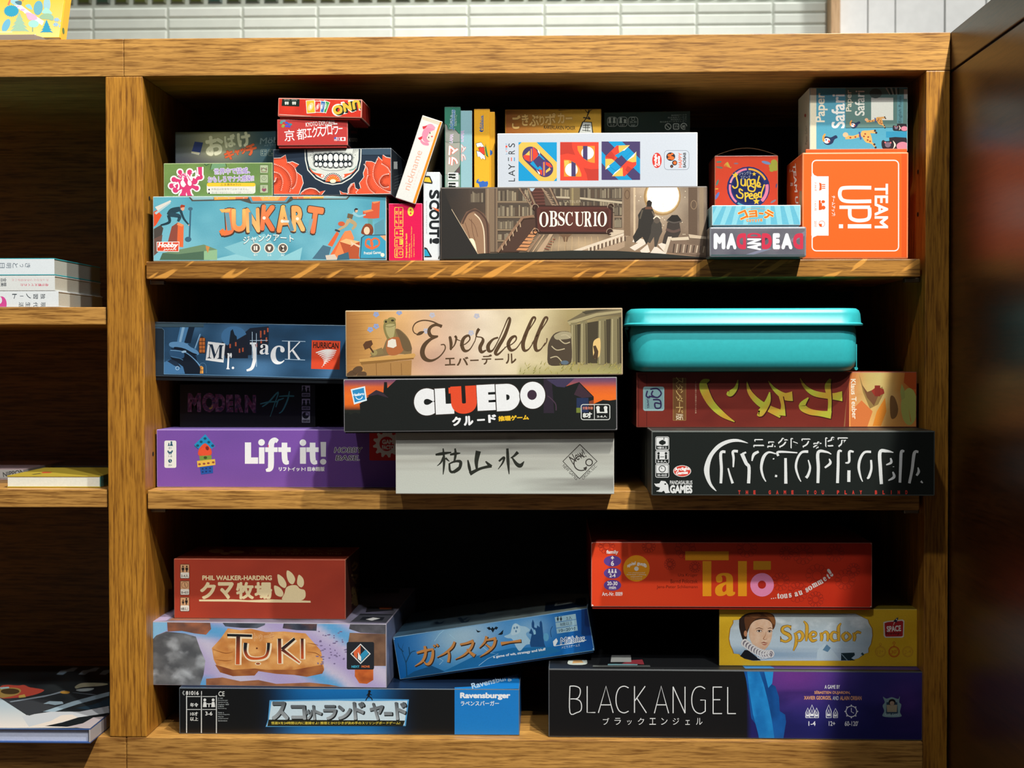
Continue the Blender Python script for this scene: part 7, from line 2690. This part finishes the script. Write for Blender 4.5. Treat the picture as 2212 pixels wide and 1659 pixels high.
a.P([455, 320, 500, 275, 580, 258, 640, 275, 668, 320, 668, 400, 655, 470, 630, 520, 590, 560, 550, 560, 490, 520, 450, 450, 440, 380], skin, 1, 24)
a.E(408, 400, 16, 30, 'b8805c')
a.S([505, 355, 540, 345, 580, 358], [3, 7, 4], '5a3422')
a.S([625, 352, 650, 345, 668, 352], [4, 7, 3], '5a3422')
for x, y, rx in ((543, 375, 24), (645, 378, 18)):
    a.E(x, y, rx + 4, 12, '7a4a34')
    a.E(x, y + 1, rx, 9, 'd8cfc4')
    a.E(x - 2, y, 9, 9, '2c2018')
    a.S([x - rx, y - 2, x, y - 10, x + rx, y - 2], 4, '2e1c14')
a.S([610, 380, 600, 420, 582, 450, 600, 458, 618, 450], [3, 5, 8, 5, 3], 'a8704e')
a.S([560, 492, 585, 485, 600, 490, 625, 492], [3, 9, 8, 2], '8a3c30')
a.S([570, 502, 595, 508, 618, 500], [3, 10, 3], 'a8544a')
a.P([355, 620, 400, 560, 430, 560, 520, 630, 560, 662, 480, 664, 400, 645], '14161c')
rr = random.Random(11)
for k in range(11):
    t = k / 10
    x, y = 400 + 255 * t, 490 + 130 * math.sin(t * 1.7) - 25 * t
    a.E(x, y, 34, 40, 'c9c6c4', -30 + 40 * t)
    a.E(x + 2, y + 4, 20, 28, '77707a', -30 + 40 * t)
    a.ring(x + 2, y + 4, 26, 7, 'e4e2e0', ry=34)
for k in range(6):
    x, y = 540 + 22 * k, 600 + 8 * math.sin(k)
    a.ring(x, y + 15, 20, 6, 'dcdad8', ry=26)
SPc = 'd8a838'
a.T('𝐒', 803, 400, 115, 165, '7a5a24', 0, .0)
SG = [([870, 322, 830, 322, 775, 340, 770, 380, 840, 410, 850, 440, 800, 475, 750, 462], [26, 16, 22, 26, 32, 26, 22, 20])]
for f, wd in (([852, 340, 815, 325, 772, 345, 775, 385, 830, 415, 845, 450, 800, 478, 752, 462], [22, 14, 22, 26, 30, 24, 16, 20]),
              ([890, 390, 905, 440, 900, 500, 875, 568], [20, 28, 26, 6]), ([895, 400, 940, 380, 968, 420, 945, 465, 905, 470], [10, 20, 28, 20, 8]),
              ([975, 278, 1005, 320, 1005, 400, 1000, 475], [6, 24, 28, 12]),
              ([1030, 430, 1085, 425, 1095, 395, 1060, 385, 1035, 425, 1060, 470, 1105, 460], [8, 12, 16, 18, 28, 24, 10]),
              ([1140, 390, 1152, 430, 1145, 475], [18, 28, 16]), ([1150, 410, 1190, 382, 1215, 420, 1205, 475], [10, 18, 28, 14]),
              ([1340, 298, 1315, 340, 1315, 420, 1320, 475], [6, 24, 28, 14]), ([1312, 400, 1265, 385, 1240, 430, 1265, 470, 1310, 462], [10, 18, 28, 20, 10]),
              ([1390, 385, 1355, 425, 1385, 470, 1430, 430, 1392, 385], [14, 28, 16, 28, 14]), ([1460, 390, 1472, 430, 1465, 475], [16, 28, 16]), ([1470, 410, 1500, 385, 1535, 395], [10, 20, 14])):
    a.S(f, [x + 9 for x in wd], '7d5c26')
    a.S(f, wd, SPc)
a.P([1752, 288, 1790, 278, 1940, 262, 1957, 275, 1952, 430, 1935, 440, 1770, 440, 1755, 420], 'd4d0c4')
a.P([1764, 298, 1795, 288, 1935, 275, 1946, 285, 1942, 420, 1928, 428, 1778, 430, 1768, 415], 'a8242a')
a.T('SPACE', 1855, 352, 140, 58, 'e6e2da', 4, .04)
a.T('𝓒𝓸𝔀𝓫𝓸𝔂𝓼', 1848, 400, 150, 44, '241418', 3, -.01)
a.P([1855, 275, 1875, 252, 1897, 242, 1895, 262, 1880, 285, 1888, 298, 1868, 285, 1848, 285], '1c2c44')
a.E(1880, 262, 6, 6, 'd8dce0')
a.S([1862, 288, 1848, 318], [10, 3], 'd8d0b8')
for x, c, wd in ((1724, 'c0892c', 6), (1857, 'c05a20', 10), (1990, 'c0892c', 6)):
    a.ring(x, 577, 50, wd, c)
    a.ring(x, 577, 40, 3, c)
    a.T({1724: '10+', 1857: "30'", 1990: '2-4'}[x], x, 578, 62, 36, c, 8, .0, .2)
    if x < 1900:
        a.R(x - 5, 512, x + 5, 528, c)
        a.ring(x, 505 if x == 1724 else 492, 11, 5, c)
done('splen')
SPT = BOX['splen']['top']

b = game_box('talo', 'game_box', 'long red box with orange and pink rounded title, overhanging the yellow portrait box', [1276.7, 1171.8, 1884.6, 1171.2, 1883.4, 1312.2, 1277, 1310.4], .020, .020, .22, SPT, {'': 'a82414', 'top': '7a1c12', 'left': '8a1c10', 'tray': '9a2414'}, CARD, group=GB, tray=.0026, edge='e0a090')
a = b['art']().z(1250, 1140, 3.3015)
a.F(85, 98, 2100, 578, 26, 8, lambda u, v: mix('dc4420', 'c42a16', min(1, .1 + .8 * u) + .15 * fb(u * 5, v * 3, 3)))
for x, y, r_ in ((500, 130, 60), (650, 260, 50), (760, 150, 90), (1200, 140, 90), (1440, 385, 80), (1560, 460, 90), (1600, 190, 90), (1700, 340, 100), (1830, 180, 80), (1900, 370, 90), (1690, 510, 70), (1480, 180, 60), (830, 280, 50), (1960, 300, 60), (200, 130, 70)):
    for q in range(12):
        t = rad(30 * q)
        a.ring(x + r_ * .62 * math.cos(t), y + r_ * .62 * math.sin(t), r_ * .2, 3, 'a02a1c', 8)
    a.ring(x, y, r_ * .34, 4, 'a02a1c', 14)
OR = 'ec9a1c'
a.R(760, 168, 1070, 232, OR)
a.R(884, 238, 946, 488, OR)
a.R(1137, 238, 1199, 488, OR)
a.R(1246, 238, 1371, 300, 'd08a1c')
a.T('𝐚', 1045, 405, 146, 168, OR, 0, .015)
a.E(1308, 407, 84, 84, 'ea8cb4', 0, 36)
a.E(1307, 406, 29, 29, 'b4281a')
a.T('family', 240, 176, 84, 34, 'eadfdc', 0, .035)
VI = '5a3f8c'
for y in (238, 324, 410):
    a.E(241, y, 62, 39, VI)
a.T('6', 241, 253, 22, 38, 'eeeaea', 0, .03)
a.P([241, 200, 255, 218, 245, 218, 245, 226, 237, 226, 237, 218, 228, 218], 'eeeaea')
a.T('2-4', 241, 340, 44, 28, 'eeeaea', 0, .03)
for x in (218, 240, 263):
    pawn(a, x, 322, 28, 'eeeaea')
a.T('20-30', 240, 397, 74, 28, 'eeeaea', 0, .03)
a.T('min', 241, 426, 50, 24, 'eeeaea', 0, .03)
a.T('Art.-Nr. 0009', 240, 472, 146, 28, 'eadfdc', 0, .03)
a.E(412, 290, 94, 94, OR, 0, 36)
a.E(412, 292, 16, 16, 'e6e2dc')
a.T('spiel gut®', 416, 262, 140, 34, 'f0e8e0', -2, .04, arc=22)
for i, t in enumerate(('vom arbeitsausschuß', 'kinderspiel + spielzeug', 'ausgezeichnet', 'www.spielgut.de')):
    a.T(t, 412, 320 + 15 * i, (122, 138, 84, 82)[i], 10, 'e8d8c0', 0, .02)
for i, (t, wd) in enumerate((('Uta Krüger', 140), ('Bernd Poloczek', 194), ('Jens-Peter Schliemann', 293))):
    a.T(t, 849 - wd / 2, 340 + 42 * i, wd, 28, '5e1c10', 0, .005)
txt = '...tous au sommet!'
mp = {c: chr(0x1D41A + ord(c) - 97) for c in 'abcdefghijklmnopqrstuvwxyz'}
px_ = [1375, 1390, 1405, 1425, 1449, 1477, 1508, 0, 1552, 1582, 0, 1628, 1651, 1684, 1722, 1755, 1780, 1793]
py_ = [505, 503, 501, 490, 490, 487, 482, 0, 474, 464, 0, 444, 430, 408, 388, 366, 350, 320]
wd_ = [8, 8, 8, 18, 28, 28, 20, 0, 24, 28, 0, 20, 30, 40, 42, 22, 18, 22]
for i, c in enumerate(txt):
    if c == ' ':
        continue
    h = 8 if c == '.' else (40 if c == 't' else (62 if c == '!' else 32))
    a.T(mp.get(c, c), px_[i], py_[i] - (4 if c == 't' else 0), wd_[i], h, 'e6ddd6', min(34, max(2, (i - 2) * 2.3)), .02 if c != '!' else .1)
a.S([92, 104, 2090, 104], 4, 'e08a70', 0)
for x, y in ((96, 555), (92, 106), (2088, 566), (2090, 110)):
    a.E(x, y, 9, 8, 'e6d8d0')
done('talo')

# ------------------------------------------------------------------ left bay: books
GK_ = 'paperbacks stacked on the left shelf'
PG = 'b9b8ac'


def book(name, label, corners, yF, d, z0, spine, cover, topc, pages=PG, side='front', group=None, yaw=0.0, xr_pages=None, h=None, cat='book', hard=0.0, zt=None):
    """corners: x0, x1 of the visible lower edge and y of the top edge in the photograph; spine faces 'front' or the 'right'."""
    xa_, xb_ = at_y(corners[0], corners[2], yF).x, at_y(corners[1], corners[2], yF).x
    zt_ = zt if zt is not None else at_y(corners[1], corners[2], yF).z
    H = h or zt_ - z0 - .0004
    W = xb_ - xa_
    root = empty(name, ((xa_ + xb_) / 2, yF + d / 2, z0 + .0003), (0, 0, rad(yaw)))
    tag(root, label, cat, group)
    t = .0011 if not hard else hard
    cm = MB()
    cm.cuboid(-W / 2, W / 2, -d / 2, d / 2, 0, t, cover, .0003)
    cm.cuboid(-W / 2, W / 2, -d / 2, d / 2, H - t, H, {'': cover, 'top': topc}, .0003)
    if side == 'front':
        cm.cuboid(-W / 2, W / 2, -d / 2, -d / 2 + t, t * .5, H - t * .5, spine, .0003)
    else:
        cm.cuboid(W / 2 - t, W / 2, -d / 2, d / 2, t * .5, H - t * .5, spine, .0003)
    mw = Matrix.Translation(root.location) @ Matrix.Rotation(rad(yaw), 4, 'Z')
    ext = (-W / 2, W / 2, -d / 2, d / 2, 0, H)
    pm = MB()
    i = .0006 if not hard else .003
    pm.cuboid(-W / 2 + i, W / 2 - i, -d / 2 + i, d / 2 - i, t * .9, H - t * .9, pages, 0)
    # leaves, as thin lines along the block
    pm.build('page_block', PAPER, root)
    return dict(root=root, mb=cm, mw=mw, ext=ext, H=H, W=W)


def bdone(k, mat=CARD):
    return k['mb'].build('cover', mat, k['root'])


zA = at_y(100, 628.5, .006).z
zB = at_y(100, 595, .006).z
zC = at_y(100, 557.5, .006).z
k = book('paperback_book', 'white paperback with magenta shape on its spine, lowest of the stack of three', (-260, 126, 628.5), .006, .15, L1, 'cfd6d8', 'd4d8d8', 'c8ccca', group=GK_, zt=zA)
a = Art(k['mb'], k['mw'], 'front', k['ext'], .0004).z(0, 500, 5.9235)
a.R(-1500, 760, 745, 970, 'd6dcde')
a.E(20, 930, 66, 100, 'c94a90')
a.E(0, 880, 26, 44, 'd6dcde')
for t, x, y in (('独', 550, 830), ('習', 455, 830), ('ノ', 365, 825), ('ー', 275, 828), ('ト', 185, 830), ('現', 550, 938), ('代', 455, 938), ('生', 360, 938), ('活', 270, 938)):
    a.T(t, x, y, 66 if t != 'ー' else 10, 60 if t != 'ー' else 50, '39424a', 90 if t == 'ー' else 270, .01) if t != 'ー' else a.R(255, 823, 300, 830, '39424a')
bdone(k)
k = book('paperback_book', 'white paperback with small red lettering on its spine, middle of the stack of three', (-255, 118, 595), .006, .155, zA, 'cfd4d2', 'd4d6d2', 'c8ccca', pages='b4b0a2', group=GK_, zt=zB)
a = Art(k['mb'], k['mw'], 'front', k['ext'], .0004).z(0, 500, 5.9235)
a.R(-1500, 550, 692, 748, 'd2d6d4')
a.T('たったひとつの大切なこと', 385, 622, 470, 30, 'c86a7a', 180, .01)
a.T('母が教えてくれた', 440, 684, 360, 34, 'c85a6e', 180, .02)
a.T('言葉', 45, 650, 110, 76, '39424a', 270, .01)
bdone(k)
k = book('paperback_book', 'white paperback with turquoise cover edge, topmost of the stack of three', (-255, 117, 559), .006, .155, zB, 'd0d8dc', '3aa6b0', '3aa6b0', pages='a8aca4', group=GK_, zt=zC)
a = Art(k['mb'], k['mw'], 'front', k['ext'], .0004).z(0, 500, 5.9235)
a.R(-1500, 352, 690, 545, 'd4dce0')
a.R(-1500, 320, 700, 348, '2fa4b2')
for t, x in (('き', 355), ('っ', 275), ('と', 195), ('明', 110), ('日', 25), ('は', -60)):
    a.T(t, x, 436, 62 if t != 'っ' else 40, 66 if t != 'っ' else 44, '4a5a6a', 270, .0)
bdone(k)

# middle of the left bay
yb = .024
k = book('softcover_book', 'thick white-edged book with mustard cover and teal spine, on the left lower shelf', (15, 217.5, 1027.5), yb, .115, L2, '4f8a84', 'b09a30', 'ae9a34', pages='d2d6cc', side='right')
a = Art(k['mb'], k['mw'], 'top', k['ext'], .0004).z(0, 980, 6.506)
a.R(60, 200, 1600, 320, 'b09a36')
a.P([580, 262, 640, 250, 740, 258, 700, 272, 600, 275], 'b8502c')
a.P([440, 290, 560, 275, 590, 282, 470, 295], '4a4430')
a = Art(k['mb'], k['mw'], 'right', k['ext'], .0004).z(0, 980, 6.506)
a.T('ことばの本', 1465, 380, 70, 60, '2a4a48', 12, .02)
bdone(k)
kk = book('softcover_book', 'grey book lying behind the mustard one on the left lower shelf', (60, 236, 1006), .21, .1, L2, '5a6064', '7a8084', '6f7578', pages='8a8e8c')
bdone(kk)
k = book('softcover_book', 'thin pale pink book with black writing on its edge, beside the mustard one', (-120, 50, 1014), .12, .14, L2, 'a8a8a6', 'b8a4a4', 'b8a0a4', pages='a8a8a4', side='right')
a = Art(k['mb'], k['mw'], 'front', k['ext'], .0003).z(0, 980, 6.506)
a.R(-700, 225, 330, 345, 'a9aaa8')
a.T('NIPPON', 190, 275, 300, 70, '3c4040', 8, .02)
bdone(k)

# big picture book in the bottom of the left bay
k = book('picture_book', 'large hardcover with dark photo cover and blue-edged boards, lying at the bottom left', (-420, 195, 1573.5), -.026, .30, .0, 'a8a4a6', '3c5a94', '1c2226', pages='b4bcd2', side='right', hard=.0016, yaw=0, h=None)
a = Art(k['mb'], k['mw'], 'top', k['ext'], .0004).z(0, 1400, 6.406)
a.F(-1400, 180, 1560, 1110, 30, 16, lambda u, v: mix('1a2024', '2c3234', .5 + fb(u * 7, v * 6, 3)))
a.P([-600, 640, 0, 690, 380, 935, 1260, 1100, -900, 1110, -900, 700], lambda x, y: mix('a4b4bc', 'd0c8c0', max(0, (y - 800) / 300)), 0, 120)
a.P([300, 940, 700, 880, 1100, 880, 1510, 800, 1510, 895, 1150, 950, 900, 1060, 400, 1090], 'b4b8bc')
a.P([400, 1090, 700, 1010, 850, 930, 1000, 920, 1080, 960, 950, 1000, 800, 1040, 640, 1085], 'cfc4b8')
a.P([590, 880, 1000, 740, 1510, 605, 1510, 660, 1100, 770, 760, 880], '8fa4b0')
a.P([620, 1080, 860, 1030, 1080, 960, 1500, 900, 1500, 950, 1290, 960, 1150, 1040, 930, 1090], '14191c')
a.P([930, 1090, 1150, 1040, 1290, 960, 1500, 940, 1510, 990, 1340, 1090, 1250, 1118], 'a49a9c')
a.P([0, 690, 400, 935, 560, 890, 900, 760, 860, 740, 400, 690], '33363a')
a.P([130, 740, 700, 640, 900, 580, 880, 610, 600, 680, 150, 750], '7a8690')
a.P([600, 770, 680, 735, 860, 740, 880, 770, 760, 790, 680, 775], '9ab0bc')
a.P([0, 540, 100, 510, 250, 520, 330, 510, 420, 545, 610, 580, 500, 640, 300, 680, 0, 690], 'b4483a', 1)
a.P([0, 560, 200, 550, 290, 580, 250, 640, 100, 680, 0, 680], 'a88a4c', 1)
a.E(140, 600, 130, 40, '4a3a24')
a.P([0, 545, 120, 535, 130, 555, 10, 570], 'a4c4c4')
a.P([260, 655, 340, 640, 360, 680, 260, 690], 'c0a050')
a.E(900, 612, 70, 20, 'b88a3c')
a.P([1040, 530, 1160, 480, 1480, 490, 1420, 520, 1150, 540, 1060, 560], 'a8a488', 1)
a.P([1050, 580, 1140, 560, 1300, 555, 1240, 590, 1120, 600], 'a8b4b4', 1)
a.P([960, 610, 1300, 640, 1400, 660, 1100, 630], '6d7880')
a.P([1050, 830, 1300, 780, 1510, 690, 1510, 800, 1200, 850], '243a48')
for x in (780, 1085, 1370):
    a.P([x, 365, x + 60, 310, x + 140, 300, x + 230, 270, x + 300, 270, x + 240, 320, x + 150, 330, x + 90, 370], '9cb8cc')
a = Art(k['mb'], k['mw'], 'front', k['ext'], .0002).z(0, 1400, 6.406)
a.R(-2700, 1105, 1250, 1114, 'a8bccc')
bdone(k)

# ------------------------------------------------------------------ on top of the bookcase
yS = .018
q0 = [at_y(x, y, yS + .02) for x, y in ((-190, 82), (133, 82))]
lean = rad(-20)
Hb = .155
Wb = q0[1].x - q0[0].x
zt0 = ZT + .0088
ctr = Vector(((q0[0].x + q0[1].x) / 2, yS + .0125, zt0))
bk = empty('picture_book', ctr, (lean, 0, 0))
tag(bk, 'yellow picture book with blue and green trees, propped up in a clear stand', 'book')
mw = Matrix.Translation(ctr) @ Matrix.Rotation(lean, 4, 'X')
TB = .018
ext = (-Wb / 2, Wb / 2, 0, TB, 0, Hb)
m = MB()
m.cuboid(-Wb / 2, Wb / 2, 0, .0012, 0, Hb, 'd4ae48', .0004)
m.cuboid(-Wb / 2, Wb / 2, TB - .0012, TB, 0, Hb, 'd0a428', .0004)
m.cuboid(Wb / 2, Wb / 2 + .0012, .0004, TB - .0004, 0, Hb, 'd8a41c', .0004)
a = Art(m, mw, 'front', ext, .0004).z(0, 0, 5.267)
a.F(-1000, -420, 720, 450, 14, 10, lambda u, v: mix('d4aa3a', 'd8c078', max(0, v - .45) * 1.6))
a.P([160, 55, 240, 60, 400, 180, 500, 240, 480, 290, 380, 220, 260, 130], 'd4cfe0')
for k_ in range(16):
    rr = random.Random(k_)
    a.E(200 + 18 * k_ + rr.uniform(-10, 10), 70 + 13 * k_ + rr.uniform(-12, 12), 18, 11, rr.choice(['d8d4e6', 'b79cc4', 'e4dfe8']), 20)
a.P([300, 140, 400, 170, 420, 220, 340, 230, 310, 200], 'c49cb4', 1)
f = []
for k_ in range(44):
    t = rad(360 / 44 * k_)
    r_ = 1.0 if k_ % 2 else .86
    f += [130 + 90 * r_ * math.cos(t), 125 + 70 * r_ * math.sin(t)]
a.P(f, '2c8ca8')


def fir(x, y, w_, h, c):
    f = [x, y - h]
    n = 5
    L_, R_ = [], []
    for i in range(1, n + 1):
        t = i / n
        R_ += [x + w_ / 2 * t, y - h * (1 - t) * .98, x + w_ / 2 * t * .6, y - h * (1 - t) * .98 - h * .03]
        L_ += [x - w_ / 2 * t, y - h * (1 - t) * .98, x - w_ / 2 * t * .6, y - h * (1 - t) * .98 - h * .03]
    l2 = []
    for i in range(0, len(L_), 2):
        l2 = [L_[i], L_[i + 1]] + l2
    a.P(f + R_ + l2, c)


fir(220, 362, 230, 225, '8aac94')
fir(530, 372, 150, 150, '2a86a4')
a.E(435, 90, 52, 82, '5d98a8', -8)
a.E(535, 50, 40, 80, '8ab0ba')
a.P([480, 150, 500, 105, 530, 90, 570, 120, 590, 160], '8fc0b4', 1)
a.P([450, 190, 490, 160, 560, 155, 610, 190, 600, 235, 540, 220, 470, 215], '86a688', 1)
a.E(382, 272, 60, 42, '8fc4b8')
a.R(365, 310, 378, 362, '7d9a7a')
a.E(70, 290, 40, 80, '62a0b8', -25)
a.P([115, 0, 200, 0, 250, 40, 200, 60, 140, 45], '8ab4bc', 1)
a.P([170, 20, 240, 10, 245, 55, 200, 50], '4a6a78', 1)
a.P([85, 55, 105, 0, 125, 0, 105, 60], 'd8704a')
a.P([250, 0, 272, 0, 258, 22], 'd8704a')
a.P([290, 60, 340, 50, 370, 110, 320, 95], '7fb4c0', 1)
for x, y in ((645, 225), (715, 240), (635, 280), (700, 300)):
    for q in range(3):
        t = rad(60 * q)
        a.S([x - 32 * math.cos(t), y - 24 * math.sin(t), x + 32 * math.cos(t), y + 24 * math.sin(t)], 16, '86a8c0', 0)
a.R(-200, 355, 140, 375, 'c8c890')
cv = m.build('cover', CARD, bk)
m = MB()
m.cuboid(-Wb / 2 + .002, Wb / 2 - .0005, .0013, TB - .0013, .002, Hb - .002, 'd8d4c8', 0)
m.build('page_block', PAPER, bk)
m = MB()
m.tube([(Wb / 2 + .0013, .006, .012), (Wb / 2 + .0014, .006, .012)], .0035, '4a6a3a', 12)
m.build('emblem', CARD, bk)
# clear stand: base tongue, upright back and front lip
sd = empty('book_stand', (q0[0].x + Wb * .45, yS, ZT + .0002))
tag(sd, 'clear plastic stand with a front lip holding the yellow picture book', 'stand')
m = MB()
xw = (at_y(140, 80, yS).x - at_y(-190, 80, yS).x) / 2
m.cuboid(-xw, xw, -.004, .075, 0, .002, 'b9aea4', .0008)
m.build('base', ACRYL, sd)
m = MB()
loft_ = [(-xw, .0), (xw - .014, .0)]
m.cuboid(-xw, xw - .012, -.004, -.002, .002, .0085, 'b9aea4', .0008)
m.face([(xw - .012, -.004, .0075), (xw - .012, -.004, .002), (xw, -.004, .002), (xw - .004, -.004, .005)], 'b9aea4')
m.build('front_lip', ACRYL, sd)
m = MB()
m.cuboid(-xw * .7, xw * .7, -.001, .001, .0, .11, 'b9aea4', .0006)
bo = m.build('back_rest', ACRYL, sd)
bo.location = (0, .0345, .003)
bo.rotation_euler = (lean, 0, 0)

# floor under the bookcase
m = MB()
m.face([(-2.5, -3.2, -.0755), (2.5, -3.2, -.0755), (2.5, 1.1, -.0755), (-2.5, 1.1, -.0755)], '6a4a2a')
structure(m.build('floor', wood_mat('floor_boards', 0, '4c3822', '2c1e10')))
